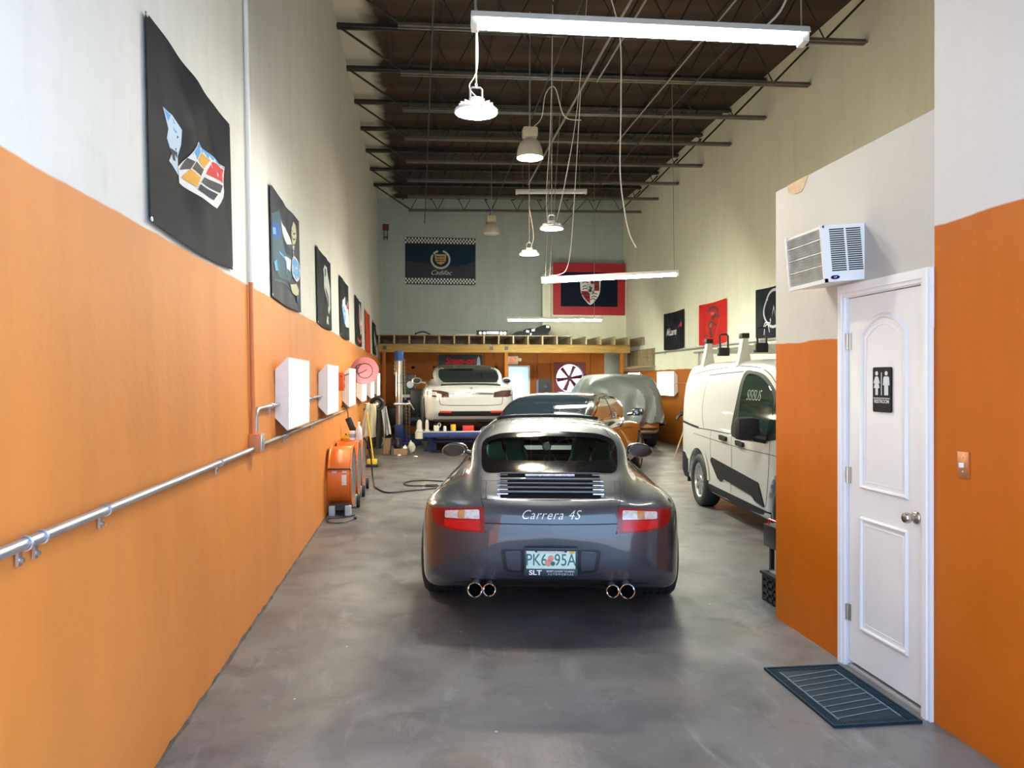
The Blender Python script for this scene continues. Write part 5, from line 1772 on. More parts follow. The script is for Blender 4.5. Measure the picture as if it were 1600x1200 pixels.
K_TEAL = ink('dark_teal', (0.04, 0.10, 0.13)); K_DBL = ink('deep_blue', (0.03, 0.10, 0.35)); K_GLD = ink('pale_gold', (0.55, 0.52, 0.35))
f.poly(sh([(6.04, 2.86), (6.30, 2.95), (6.62, 2.88), (6.90, 2.74), (6.93, 2.58), (6.78, 2.44), (6.30, 2.42), (6.06, 2.50)]), K_TEAL)
f.poly(sh([(6.05, 2.80), (6.22, 2.84), (6.38, 2.80), (6.28, 2.70), (6.06, 2.68)]), K_DBL)
f.poly(sh([(6.06, 2.76), (6.16, 2.78), (6.18, 2.73), (6.07, 2.71)]), K_BLU)
f.poly(sh([(6.36, 2.89), (6.60, 2.88), (6.84, 2.78), (6.60, 2.74), (6.42, 2.80)]), K_WHT)
f.poly(sh([(6.40, 2.76), (6.62, 2.73), (6.84, 2.72), (6.80, 2.66), (6.48, 2.64)]), K_NAV)
f.poly(sh([(6.43, 2.61), (6.74, 2.63), (6.72, 2.52), (6.48, 2.52)]), K_WHT)
f.line(sh([(6.30, 2.62), (6.45, 2.58), (6.50, 2.48)]), 0.02, K_BLU)
f.poly(sh([(6.10, 2.50), (6.20, 2.54), (6.24, 2.46), (6.14, 2.44)]), K_BLU)
f.line(sh([(6.08, 2.36), (6.5, 2.40), (7.0, 2.36)]), 0.018, K_TEAL)
f.poly(sh([(7.0, 3.01), (7.12, 2.99), (7.20, 2.91), (7.10, 2.82), (7.06, 2.71), (6.90, 2.69), (6.87, 2.79), (6.92, 2.93)]), K_GLD)
for k in range(5):
    f.line(sh([(6.92, 2.92 - k * 0.05), (7.0, 2.90 - k * 0.05), (7.10, 2.92 - k * 0.05)]), 0.012, K_GRY)
f.poly(sh(ell(7.06, 2.60, 0.30, 0.115)), K_WHT); f.poly(sh(ell(7.06, 2.60, 0.28, 0.10)), K_BLU)
f.text('Ford', 0.13, (7.06 - Y2, 2.60 - Z2), K_WHT, shear=0.3)
f.poly(sh([(6.72, 2.42), (7.05, 2.46), (7.25, 2.42), (7.18, 2.34), (6.85, 2.36)]), K_GLD); f.poly(sh([(7.05, 2.36), (7.22, 2.37), (7.18, 2.30), (7.04, 2.31)]), K_DBL)
f.place('flag', 'dark flag printed with a blue striped car and a blue oval badge', 'flag', 'L', Y2, Z2, G_FL)
Y3, Z3 = 8.66, 2.22
f = Flag(1.40, 0.86, K_BLK, 0.02, 3)
sh = lambda pts: [(y - Y3, z - Z3) for y, z in pts]
f.poly(sh([(9.15, 2.90), (9.30, 2.97), (9.50, 2.97), (9.60, 2.88), (9.90, 2.50), (9.80, 2.42), (9.60, 2.48), (9.30, 2.70)]), K_SIL)
f.poly(sh([(9.28, 2.93), (9.45, 2.94), (9.50, 2.86), (9.34, 2.84)]), K_GRY); f.poly(sh([(9.45, 2.74), (9.66, 2.62), (9.78, 2.50), (9.62, 2.52), (9.42, 2.66)]), K_GRY)
f.text('AMG', 0.13, (9.48 - Y3, 2.325 - Z3), K_WHT, shear=0.25, bold=0.004)
f.place('flag', 'black flag with a silver car and white letters, third along the orange wall', 'flag', 'L', Y3, Z3, G_FL)
Y4, Z4 = 11.15, 2.225
f = Flag(1.43, 0.87, K_BLK, 0.02, 4)
sh = lambda pts: [(y - Y4, z - Z4) for y, z in pts]
f.poly(sh([(11.55, 2.78), (11.75, 2.86), (12.40, 2.85), (12.25, 2.70), (12.30, 2.52), (12.50, 2.42), (11.95, 2.42), (11.55, 2.62)]), K_WHT)
f.poly(sh([(11.45, 2.70), (11.60, 2.72), (11.90, 2.55), (11.85, 2.45), (11.50, 2.50)]), K_BLU); f.poly(sh([(11.75, 2.86), (12.1, 2.86), (11.9, 2.70), (11.7, 2.74)]), K_NAV); f.poly(sh([(12.12, 2.86), (12.38, 2.85), (12.22, 2.70), (11.95, 2.70)]), K_RED)
f.place('flag', 'black flag with a white, blue and red stripe emblem, fourth along the orange wall', 'flag', 'L', Y4, Z4, G_FL)
Y5, Z5 = 13.85, 2.24
f = Flag(1.50, 0.87, K_BLK, 0.02, 5)
f.poly(ell(0.95, 0.52, 0.34, 0.30), K_WHT); f.poly(ell(0.95, 0.52, 0.28, 0.24), ink('pink_red', (0.60, 0.18, 0.18))); f.poly([(0.85, 0.68), (1.08, 0.62), (1.0, 0.38), (0.82, 0.40)], K_WHT)
f.line([(0.35, 0.12), (0.9, 0.08), (1.3, 0.16)], 0.05, K_RED)
f.place('flag', 'black flag with a white and red round emblem, fifth along the orange wall', 'flag', 'L', Y5, Z5, G_FL)
Y6, Z6 = 16.42, 2.21
f = Flag(1.62, 0.87, mat('red_satin_cloth', (0.50, 0.05, 0.012), 0.6, var=0.1, vscale=3, spec=0.05), 0.025, 6)
f.line([(0.5, 0.2), (0.6, 0.5), (0.9, 0.7), (1.0, 0.4), (0.8, 0.2)], 0.03, ink('dark_red', (0.3, 0.03, 0.02)))
f.place('flag', 'red flag between two black ones, far down the orange wall', 'flag', 'L', Y6, Z6, G_FL)
Y7, Z7 = 19.02, 2.235
f = Flag(1.55, 0.80, K_BLK, 0.025, 7)
f.poly([(0.55, 0.62), (0.85, 0.60), (0.9, 0.30), (0.8, 0.15), (0.6, 0.25)], K_SIL); f.text('GT', 0.18, (1.2, 0.12), K_WHT)
f.place('flag', 'black flag with a pale emblem, last before the timber loft', 'flag', 'L', Y7, Z7, G_FL)
G_FR = 'brand flags on the far right wall'
f = Flag(1.54, 0.93, K_BLK, 0.025, 8)
f.text('McLaren', 0.235, (0.66, 0.44), K_WHT, shear=0.25, bold=0.006)
f.poly([(1.12, 0.52), (1.26, 0.60), (1.36, 0.66), (1.40, 0.56), (1.34, 0.50), (1.30, 0.56)], K_RED)
f.place('flag', 'black flag with white lettering and a red swoosh, above the pipe', 'flag', 'R', 19.21, 2.36, G_FR)
f = Flag(1.58, 0.91, mat('bright_red_cloth', (0.60, 0.014, 0.008), 0.6, var=0.05, vscale=3, spec=0.05), 0.025, 9)
K_SM = ink('smoky_brown', (0.14, 0.03, 0.03)); K_PNK = ink('dusty_pink', (0.55, 0.16, 0.17))
f.poly([(0.50, 0.74), (0.66, 0.82), (0.90, 0.84), (1.14, 0.76), (1.20, 0.62), (1.05, 0.72), (0.85, 0.76), (0.68, 0.72)], K_SM)
f.poly([(0.72, 0.70), (0.90, 0.70), (0.98, 0.64), (0.80, 0.64)], K_PNK)
f.poly([(0.80, 0.58), (1.02, 0.68), (1.20, 0.64), (1.22, 0.54), (1.02, 0.58), (0.94, 0.52)], K_SM)
f.poly([(0.60, 0.46), (0.76, 0.54), (0.98, 0.50), (1.06, 0.44), (1.16, 0.38), (1.04, 0.40), (0.92, 0.44), (0.84, 0.34), (0.88, 0.16), (0.76, 0.14), (0.74, 0.32)], K_SM)
f.poly([(0.74, 0.44), (0.88, 0.46), (0.86, 0.38), (0.78, 0.38)], K_PNK)
f.line([(0.92, 0.40), (0.96, 0.24), (1.0, 0.16)], 0.02, K_SM); f.line([(1.22, 0.56), (1.14, 0.34), (0.98, 0.14)], 0.015, K_PNK)
f.line([(0.30, 0.20), (0.46, 0.21), (0.60, 0.20)], 0.03, K_SM)
f.place('flag', 'bright red flag with a dark animal head emblem, above the white van', 'flag', 'R', 16.71, 2.365, G_FR)
f = Flag(1.55, 0.91, K_BLK, 0.025, 10)
f.line(ell(0.78, 0.52, 0.36, 0.33), 0.05, K_SIL, True, 2)
f.line([(0.50, 0.70), (0.66, 0.28), (0.78, 0.55), (0.90, 0.28), (1.06, 0.70)], 0.05, K_SIL, n=1)
f.line([(0.36, 0.06), (0.42, 0.20), (0.56, 0.24), (0.62, 0.10)], 0.02, K_WHT); f.line([(0.34, 0.18), (0.48, 0.28), (0.66, 0.26)], 0.02, K_WHT)
f.place('flag', 'black flag with a silver ring, partly hidden behind the restroom wall', 'flag', 'R', 13.77, 2.366, G_FR)

# banners on the block wall
f = Flag(2.11, 1.42, mat('midnight_banner_vinyl', (0.010, 0.013, 0.022), 0.4), 0.006, 11, 0.0)
f.poly([(0.0, 0.70), (0.5, 0.66), (1.0, 0.56), (1.5, 0.55), (1.85, 0.62), (2.11, 0.74), (2.11, 1.22), (0.0, 1.22)], ink('deep_teal', (0.016, 0.035, 0.055)), 0.15)
for z0 in (0.03, 1.235):
    for r_ in range(3):
        for c_ in range(44):
            if (r_ + c_) % 2 == 0:
                x, z = c_ * 0.048 + 0.0, z0 + r_ * 0.055
                f.b.add([f.P(x + a * 0.048, z + q * 0.055, 0.004) for a, q in ((0, 0), (1, 0), (1, 1), (0, 1))], [(0, 1, 2, 3)], K_WHT)
f.line(ell(1.055, 0.76, 0.27, 0.26, 40, 105, 435), 0.055, K_SIL, n=1); f.line(ell(1.055, 0.76, 0.235, 0.225, 40, 105, 435), 0.012, K_GRY, n=1)
f.poly([(0.88, 0.92), (1.23, 0.92), (1.21, 0.72), (1.16, 0.65), (1.055, 0.60), (0.95, 0.65), (0.90, 0.72)], ink('old_gold', (0.50, 0.36, 0.14)))
for z in (0.84, 0.765, 0.70):
    f.poly([(0.92, z + 0.02), (1.05, z + 0.02), (1.05, z - 0.015), (0.93, z - 0.015)], K_GRY); f.poly([(1.06, z + 0.02), (1.19, z + 0.02), (1.18, z - 0.015), (1.06, z - 0.015)], ink('rust_red', (0.35, 0.08, 0.04)))
f.text('Cadillac', 0.20, (1.06, 0.36), K_WHT, shear=0.5, bold=-0.002)
f.place('banner', 'wide black banner with chequered borders and a wreathed crest on the block wall', 'banner', YB - 0.006, -0.399, 4.452, None)
f = Flag(2.24, 1.58, mat('crimson_banner_vinyl', (0.42, 0.012, 0.025), 0.45, var=0.05), 0.008, 12, 0.0)
f.poly([(0.24, 0.26), (2.0, 0.26), (2.0, 1.30), (0.24, 1.30)], ink('banner_navy', (0.008, 0.014, 0.030)), 0.15)
crest = catmull([(0.86, 1.12), (1.15, 1.10), (1.44, 1.12), (1.46, 0.85), (1.42, 0.62), (1.30, 0.44), (1.15, 0.31), (1.0, 0.44), (0.88, 0.62), (0.84, 0.85)], 3, True)
f.poly(crest, K_WHT)
f.poly([(1.16, 1.08), (1.42, 1.08), (1.43, 0.74), (1.16, 0.74)], ink('crest_red', (0.45, 0.02, 0.04))); f.poly([(1.14, 0.73), (0.87, 0.73), (0.90, 0.62), (1.0, 0.47), (1.14, 0.35)], MATS['print_crest_red'])
for a, z in ((1.17, 1.0), (1.17, 0.86)): f.poly([(a, z + 0.035), (1.42, z + 0.035), (1.42, z - 0.03), (a, z - 0.03)], K_GRY)
for z in (0.66, 0.54): f.poly([(0.90 + (0.66 - z) * 0.4, z + 0.03), (1.13, z + 0.03), (1.13, z - 0.03), (0.93 + (0.66 - z) * 0.4, z - 0.03)], K_GRY)
for cx, cz in ((1.0, 0.99), (1.0, 0.87), (1.0, 0.79), (1.28, 0.65), (1.27, 0.56), (1.24, 0.48)): f.line([(cx - 0.09, cz - 0.02), (cx - 0.02, cz + 0.02), (cx + 0.09, cz - 0.01)], 0.026, K_GRY)
f.poly([(1.03, 0.95), (1.27, 0.95), (1.26, 0.76), (1.15, 0.62), (1.04, 0.76)], K_SIL)
f.poly([(1.10, 0.70), (1.20, 0.71), (1.19, 0.78), (1.22, 0.86), (1.17, 0.84), (1.14, 0.89), (1.11, 0.85), (1.14, 0.80), (1.09, 0.77)], K_GRY)
f.place('banner', 'crimson banner with a shield crest on a navy panel, behind a strip lamp', 'banner', 22.894, 4.03, 3.56, None)
f = Flag(1.33, 0.62, mat('navy_banner_vinyl', (0.008, 0.012, 0.03), 0.45), 0.006, 13, 0.0)
f.text('Snap-on', 0.28, (0.66, 0.43), ink('signal_red', (0.68, 0.02, 0.03)), shear=0.25, bold=0.008)
f.poly([(1.15, 0.30), (1.27, 0.30), (1.25, 0.50), (1.21, 0.58), (1.17, 0.50)], K_LBL)
f.place('banner', 'small navy banner with bold red lettering, above the white hatchback', 'banner', YB - 0.09, 0.585, 1.73, None)
# ================================================================== left wall: conduit, fans, reel, hanging things
M_COND = mat('grey_conduit', (0.42, 0.43, 0.46), 0.35, 0.7, var=0.08, vscale=12)
M_OCOND = mat('orange_painted_conduit', (0.64, 0.20, 0.06), 0.5, var=0.1)
M_WCOND = mat('white_painted_conduit', (0.78, 0.77, 0.74), 0.5, var=0.04)


def conduit(name, label, pts, r, m, straps=(), cat='pipe'):
    b = MB(); b.tube(pts, r, m, 10)
    o = b.build(name, m); tag(o, label, cat)
    for p, ax in straps:
        b = MB()
        q = Vector(p)
        if ax == 'y':
            b.torus(q, r + 0.003, 0.004, None, 'y', 16, 6); b.box((q.x - r - 0.004, q.y - 0.010, q.z - r - 0.045), (q.x - r + 0.004, q.y + 0.010, q.z - r + 0.002)); b.cyl((q.x - r, q.y, q.z - r - 0.03), (q.x - r + 0.014, q.y, q.z - r - 0.03), 0.007, n=8)
        else:
            b.torus(q, r + 0.003, 0.004, None, 'z', 16, 6)
        s = b.build('strap', M_STEEL, o)
    return o


cx = lw(1.14) + 0.03
conduit('conduit_pipe', 'long grey conduit along the orange wall, running from the entrance to the junction box', [(cx, 1.2, 1.14), (cx, 5.16, 1.14)], 0.0165, M_COND,
        [((cx, y, 1.14), 'y') for y in (2.24, 2.33, 2.78, 4.30)])
conduit('conduit_pipe', 'grey conduit low on the orange wall, running under the first lit lamps', [(cx, 5.27, 1.15), (cx, 5.6, 1.145), (cx, 8.4, 1.145), (cx, 9.0, 1.145), (cx, 11.2, 1.145)], 0.014, M_WIRE,
        [((cx, y, 1.145), 'y') for y in (6.4, 8.0, 9.8)])
b = MB(); b.box((lw(1.2), 5.15, 1.115), (lw(1.2) + 0.075, 5.27, 1.235), M_OCOND, 0.006); b.box((lw(1.2) + 0.075, 5.155, 1.12), (lw(1.2) + 0.082, 5.265, 1.23), M_STEEL, 0.002)
tag(b.build('junction_box'), 'orange painted junction box with a bare metal lid on the left wall', 'junction box')
o = conduit('conduit_pipe', 'upright conduit on the left wall, orange below and white above', [(lw(1.23) + 0.022, 5.21, 1.23), (lw(1.5) + 0.022, 5.22, 1.45), (lw(2.23) + 0.02, 5.24, 2.23)], 0.0155, M_OCOND)
b = MB(); b.tube([(lw(2.23) + 0.02, 5.24, 2.23), (lw(7.0) + 0.02, 5.32, 7.0)], 0.0155, M_WCOND, 10); b.build('upper_length', M_WCOND, o)['label'] = 'white painted upper length'
px = lw(1.4) + 0.03
conduit('conduit_pipe', 'bent grey conduit feeding the first lit wall lamp', catmull([(px, 5.27, 1.24), (px, 5.275, 1.33), (px, 5.31, 1.385), (px, 5.42, 1.395), (px, 6.115, 1.40)], 5), 0.013, M_COND, [((px, 5.8, 1.398), 'y')])
conduit('conduit_pipe', 'short grey conduit linking the first and second lit wall lamps', [(px, 7.215, 1.40), (px, 8.70, 1.41)], 0.013, M_COND, [((px, 7.9, 1.405), 'y')])

# orange socket block between the lamps
t = thing('power_socket', 'bright orange power socket block on the wall between the second and third lamps', 'socket', (lw(1.55), 10.72, 1.44))
b = MB(); b.box((0, 0, 0), (0.09, 0.13, 0.25), None, 0.012); b.build('body', mat('safety_orange_plastic', (0.80, 0.13, 0.02), 0.4, var=0.04), t)
for z in (0.07, 0.17):
    b = MB(); b.cyl((0.088, 0.065, z), (0.094, 0.065, z), 0.032, n=16); b.build('outlet', M_BLACK, t)
b = MB(); b.tube(catmull([(0.05, -0.005, 0.20), (0.12, 0.10, 0.22), (0.2, 0.5, 0.27), (0.18, 0.9, 0.31)], 5), 0.008, None, 6); b.build('cord', M_CORDB, t)


def drum_fan(y, label, dust):
    """portable drum blower: drum, grilles, motor, blades, base with feet and wheels"""
    X0 = -1.055
    t = thing('drum_fan', label, 'fan', (X0, y, 0), 0, 'drum fans')
    r, w, zc = 0.355, 0.275, 0.43
    b = MB()
    b.lathe([(r - 0.008, 0.0), (r + 0.006, 0.0), (r + 0.010, 0.012), (r, 0.022), (r, w - 0.022), (r + 0.010, w - 0.012), (r + 0.006, w), (r - 0.008, w)], None, 56, 'x', (0, 0, zc))
    b.lathe([(r - 0.008, w), (r - 0.008, 0.0)], None, 56, 'x', (0, 0, zc))
    b.build('drum', M_FANO, t)
    b = MB()
    for k in range(8): b.torus((w - 0.004, 0, zc), 0.05 + k * 0.042, 0.0022, None, 'x', 40, 4)
    for k in range(24):
        a = 2 * math.pi * k / 24
        b.cyl((w - 0.004, 0.05 * math.cos(a), zc + 0.05 * math.sin(a)), (w - 0.004, (r - 0.006) * math.cos(a), zc + (r - 0.006) * math.sin(a)), 0.0022, n=4)
    b.build('front_grille', mat('grey_wire_grille', (0.30, 0.32, 0.33), 0.5, 0.5), t)
    b = MB()
    for k in range(7): b.torus((0.006, 0, zc), 0.06 + k * 0.045, 0.0025, None, 'x', 32, 4)
    for k in range(8):
        a = 2 * math.pi * k / 8
        b.cyl((0.006, 0.05 * math.cos(a), zc + 0.05 * math.sin(a)), (0.006, (r - 0.006) * math.cos(a), zc + (r - 0.006) * math.sin(a)), 0.004, n=4)
    b.build('rear_grille', MATS['grey_wire_grille'], t)
    b = MB(); b.cyl((0.03, 0, zc), (0.17, 0, zc), 0.085, n=20); b.cyl((0.17, 0, zc), (0.22, 0, zc), 0.05, n=16); b.build('motor', M_BLACK, t)
    b = MB()
    for k in range(4):
        b.M = Matrix.Translation((0.19, 0, zc)) @ Matrix.Rotation(k * math.pi / 2 + 0.4, 4, 'X')
        b.add([(-0.03, -0.03, 0.04), (0.03, 0.05, 0.04), (0.045, 0.13, 0.33), (-0.045, -0.09, 0.33), (-0.028, -0.03, 0.04), (0.033, 0.05, 0.04), (0.049, 0.13, 0.33), (-0.041, -0.09, 0.33)],
              [(0, 3, 2, 1), (4, 5, 6, 7), (0, 1, 5, 4), (1, 2, 6, 5), (2, 3, 7, 6), (3, 0, 4, 7)])
    b.M = Matrix.Identity(4)
    b.build('blades', mat('dull_aluminium', (0.35, 0.36, 0.37), 0.45, 0.8), t)
    b = MB()
    b.box((0.03, -0.30, 0.06), (w - 0.03, -0.27, 0.14)); b.box((0.03, 0.27, 0.06), (w - 0.03, 0.30, 0.14))
    b.box((0.03, -0.30, 0.05), (0.06, 0.30, 0.09)); b.box((w - 0.06, -0.30, 0.05), (w - 0.03, 0.30, 0.09))
    b.build('base_frame', M_DSTEEL, t)
    for x in (0.015, w - 0.075):
        b = MB(); b.box((x, -0.345, 0.0), (x + 0.07, -0.265, 0.115), None, 0.008); b.build('foot', mat('pale_blue_grey_rubber', (0.42, 0.50, 0.56), 0.5, var=0.06), t)
    for x in (0.005, w + 0.015):
        b = MB(); b.cyl((x, 0.27, 0.075), (x + 0.04, 0.27, 0.075), 0.075, n=20); b.build('wheel', M_RUBBER, t)
    b = MB(); b.tube([(0.01, -0.362, 0.64 - 0.10), (0.012, -0.375, 0.55), (w - 0.012, -0.375, 0.55), (w - 0.01, -0.362, 0.54)], 0.010, None, 6); b.build('handle', M_BLACK, t)
    for x, z, ww, hh in ((0.055, 0.505, 0.05, 0.022), (0.17, 0.505, 0.055, 0.022), (0.165, 0.36, 0.055, 0.12)):
        bb = []
        for q in range(7):
            zz = z + hh * q / 6
            yy = -math.sqrt(max((r + 0.003) ** 2 - (zz - zc) ** 2, 0))
            bb += [(x, yy, zz), (x + ww, yy, zz)]
        b = MB(); b.add(bb, [(2 * q, 2 * q + 1, 2 * q + 3, 2 * q + 2) for q in range(6)]); b.build('sticker', mat('white_sticker', (0.72, 0.70, 0.66), 0.5, var=0.15, vscale=60), t)
    return t


drum_fan(9.48, 'orange drum fan nearest the entrance, showing two pale feet and stickers', 0)
drum_fan(10.36, 'orange drum fan in the middle of three, with bottles standing on top', 0)
drum_fan(11.16, 'orange drum fan farthest from the entrance, mostly behind the other two', 0)
ZT = 0.43 + 0.364
t = thing('yellow_bottle', 'small yellow bottle lying on the middle drum fan', 'bottle', (-0.955, 10.36, ZT))
b = MB(); b.lathe([(0, -0.06), (0.030, -0.058), (0.034, -0.05), (0.034, 0.04), (0.018, 0.06), (0.015, 0.075), (0, 0.076)], None, 16, 'x', (0, 0, 0.034)); b.build('body', M_YELP, t)
b = MB(); b.cyl((0.0, 0.0, 0.066), (0.0, 0.0, 0.085), 0.010); b.build('cap', M_BLACK, t)
t = thing('tub', 'white plastic tub on the middle drum fan', 'tub', (-0.872, 10.36, ZT))
b = MB(); b.lathe([(0, 0.0), (0.040, 0.0), (0.045, 0.105), (0, 0.105)], None, 20); b.build('body', M_WHITE, t)
b = MB(); b.lathe([(0.048, 0.098), (0.048, 0.118), (0, 0.120)], None, 20); b.build('lid', M_WHITE, t)
b = MB(); b.lathe([(0.0435, 0.03), (0.0458, 0.08)], None, 20); b.build('printed_band', ink('blue_grey', (0.30, 0.36, 0.45)), t)
t = thing('spray_bottle', 'clear spray bottle standing on the middle drum fan', 'bottle', (-0.785, 10.36, ZT))
b = MB(); b.lathe([(0, 0), (0.040, 0.0), (0.042, 0.01), (0.042, 0.13), (0.030, 0.165), (0.014, 0.185), (0.014, 0.20), (0, 0.20)], None, 20); b.build('body', mat('cloudy_plastic', (0.62, 0.62, 0.66), 0.3, var=0.08), t)
b = MB(); b.box((-0.014, -0.02, 0.20), (0.014, 0.05, 0.235), None, 0.006); b.box((-0.006, 0.03, 0.16), (0.006, 0.04, 0.20)); b.build('sprayer', M_WHITE, t)
t = thing('squeeze_bottle', 'orange squeeze bottle standing on the farthest drum fan', 'bottle', (-0.84, 11.16, ZT))
b = MB(); b.lathe([(0, 0), (0.036, 0.0), (0.038, 0.01), (0.036, 0.11), (0.016, 0.145), (0, 0.146)], None, 18); b.build('body', MATS['safety_orange_plastic'], t)
b = MB(); b.lathe([(0.010, 0.145), (0.004, 0.19), (0, 0.19)], None, 12); b.build('nozzle', M_BLACK, t)
# adapter hanging from the third lamp, its cable runs to the floor
t = thing('power_adapter', 'black power adapter hanging on its cord above the drum fans', 'adapter', (-0.95, 11.08, 0.95))
b = MB(); b.M = Matrix.Rotation(R(-22), 4, 'Y'); b.box((-0.045, -0.035, -0.10), (0.045, 0.035, 0.11), None, 0.015); b.M = Matrix.Identity(4); b.build('body', M_BLACK, t)
b = MB(); b.tube(catmull([(-0.04, 0, 0.10), (-0.05, 0.02, 0.20), (-0.10, 0.06, 0.27), (-0.15, 0.12, 0.25), (-0.145, 0.30, 0.30)], 6), 0.008, None, 6); b.build('cord', M_CORDB, t)
b = MB(); b.tube(catmull([(-0.93, 11.06, 0.86), (-0.87, 11.15, 0.83), (-0.75, 11.30, 0.70), (-0.70, 11.5, 0.45), (-0.69, 11.75, 0.16), (-0.66, 11.6, 0.03), (-0.59, 11.28, 0.012), (-0.42, 10.88, 0.012), (-0.13, 11.03, 0.012), (0.24, 11.24, 0.012), (0.50, 11.6, 0.012), (0.36, 12.01, 0.012), (-0.04, 12.13, 0.012), (-0.22, 11.85, 0.012), (-0.13, 11.56, 0.012), (0.17, 11.45, 0.02), (0.30, 11.5, 0.012)], 8), 0.011, None, 6)
b.cyl((0.10, 11.47, 0.02), (0.28, 11.5, 0.02), 0.018, n=8)
tag(b.build('extension_cord', M_CORDB), 'black cable dropping from the adapter and looping across the floor to the grey coupe', 'cord')
b = MB(); b.tube(catmull([(-0.97, 9.20, 0.02), (-0.86, 9.05, 0.010), (-0.74, 9.12, 0.010), (-0.86, 8.98, 0.010), (-1.02, 8.90, 0.010), (-0.96, 8.66, 0.010), (-0.82, 8.68, 0.010), (-0.72, 8.90, 0.010)], 8), 0.006, None, 6)
b.box((-0.735, 8.88, 0.002), (-0.70, 8.95, 0.024), None, 0.004)
tag(b.build('plug_cable', M_CORDB), 'thin black plug cord on the floor before the first drum fan', 'cord')

# pink reel
t = thing('cable_reel', 'pink round cable reel on the orange wall, overlapping the lit lamps', 'reel', (-0.865, 12.62, 1.735), (0, R(6), R(8)))
M_PINK = mat('dusty_pink_enamel', (0.42, 0.12, 0.145), 0.55, var=0.06, vscale=10)
b = MB()
for y in (-0.06, 0.06):
    b.lathe([(0.0, y - 0.006), (0.215, y - 0.006), (0.222, y), (0.215, y + 0.006), (0.0, y + 0.006)], None, 48, 'y')
b.build('flange', M_PINK, t)
b = MB(); b.cyl((0, -0.054, 0), (0, 0.054, 0), 0.10, n=24); b.cyl((0, -0.075, 0), (0, -0.05, 0), 0.028, n=16); b.build('drum', M_PINK, t)
b = MB()
for r_ in (0.135, 0.16): b.torus((0, 0.0, 0), r_, 0.035, None, 'y', 40, 8)
b.torus((0, -0.069, 0), 0.118, 0.006, None, 'y', 40, 6)
b.tube(catmull([(0.02, -0.075, 0.02), (-0.08, -0.075, -0.05), (-0.13, -0.075, -0.03), (-0.14, -0.075, 0.06), (-0.08, -0.075, 0.10)], 5), 0.006, None, 6)
b.build('cable', M_CORDB, t)
b = MB(); b.box((-0.25, -0.02, -0.03), (-0.19, 0.02, 0.03)); b.tube([(-0.24, 0, 0), (-0.22, 0.08, 0.0), (0, 0.085, 0)], 0.012, None, 6); b.build('bracket', M_DSTEEL, t)
b = MB(); b.tube(catmull([(0.2, 0.0, 0.06), (0.26, 0.2, 0.10), (0.24, 0.6, 0.05), (0.16, 0.9, -0.15)], 6), 0.010, None, 6); b.build('loose_cable', M_CORDB, t)


def hanging_cloth(name, label, cat, x, y, z0, z1, w, m, seed, yaw=0.0, peg=0.0):
    b = MB()
    rnd = random.Random(seed)
    n, k = 14, 12
    V = []
    for j in range(k + 1):
        tt = j / k
        for i in range(n + 1):
            u = i / n - 0.5
            ww = w * (0.55 + 0.45 * tt ** 0.6)
            V.append((u * ww + 0.03 * math.sin(3 * tt + seed), 0.045 * math.sin(u * 17 + seed) * (0.4 + tt * 0.6) + 0.02 * math.sin(u * 7 + 4 * tt), z1 + (z0 - z1) * tt + 0.02 * math.sin(u * 9 + seed) * tt))
    F = [(j * (n + 1) + i, j * (n + 1) + i + 1, (j + 1) * (n + 1) + i + 1, (j + 1) * (n + 1) + i) for j in range(k) for i in range(n)]
    b.add(V, F, None, True)
    b.add([(p[0], p[1] + 0.006, p[2]) for p in V], [f_[::-1] for f_ in F], None, True)
    b.cyl((0, 0.0, z1 + 0.005), (0, 0.06, z1 + 0.005), 0.012, n=8)
    if peg: b.cyl((0, 0.003, z1 + 0.004), (-peg * math.cos(yaw), 0.003 + peg * math.sin(yaw), z1 + 0.004), 0.010, n=8)
    o = b.build(name, m, None, fix=False)
    o.location = (x, y, 0); o.rotation_euler = (0, 0, yaw)
    return tag(o, label, cat)


hanging_cloth('shop_apron', 'long beige cloth hanging on the wall past the drum fans', 'apron', lw(1) + 0.18, 14.6, 0.52, 1.14, 0.30, mat('beige_canvas', (0.42, 0.36, 0.26), 0.85, var=0.15, vscale=6), 2, R(25), 0.18)
hanging_cloth('rag', 'pale rag hanging low beside the black hoses', 'rag', -0.68, 16.2, 0.45, 1.02, 0.15, mat('pale_rag', (0.50, 0.52, 0.48), 0.85, var=0.2, vscale=9), 5, R(-10), 0.415)
hanging_cloth('work_coat', 'black coat hanging by the left wall, just past the beige cloth', 'coat', -0.86, 15.6, 0.22, 1.0, 0.30, mat('black_twill', (0.012, 0.012, 0.014), 0.8), 8, R(15), 0.235)
t = thing('hose_reel', 'black hose reel on the left wall under the sixth lit lamp', 'reel', (-0.84, 15.9, 1.10))
b = MB(); b.torus((0, 0, 0), 0.12, 0.035, None, 'y', 28, 8); b.torus((0, 0.05, 0), 0.11, 0.035, None, 'y', 28, 8); b.cyl((0, -0.05, 0), (0, 0.10, 0), 0.06); b.build('coil', M_BLACK, t)
b = MB(); b.cyl((0, -0.07, 0), (0, -0.05, 0), 0.035); b.tube([(-0.28, 0.03, 0), (-0.1, 0.03, 0), (0, 0.03, 0)], 0.015, None, 6); b.build('hub', M_STEEL, t)
for k, (dx, lab) in enumerate(((0.0, 'black hose hanging in a long loop beneath the hose reel'), (0.07, 'thin grey hose hanging in a loop beneath the hose reel'))):
    b = MB(); b.tube(catmull([(-0.90 + dx, 15.85, 1.0), (-0.95 + dx, 15.8, 0.6), (-0.90 + dx, 15.8, 0.28), (-0.82 + dx, 15.8, 0.25), (-0.76 + dx, 15.8, 0.5), (-0.82 + dx, 15.85, 0.99)], 6), 0.014 - k * 0.006, None, 8)
    tag(b.build('hose', (M_CORDB, M_COND)[k]), lab, 'hose')
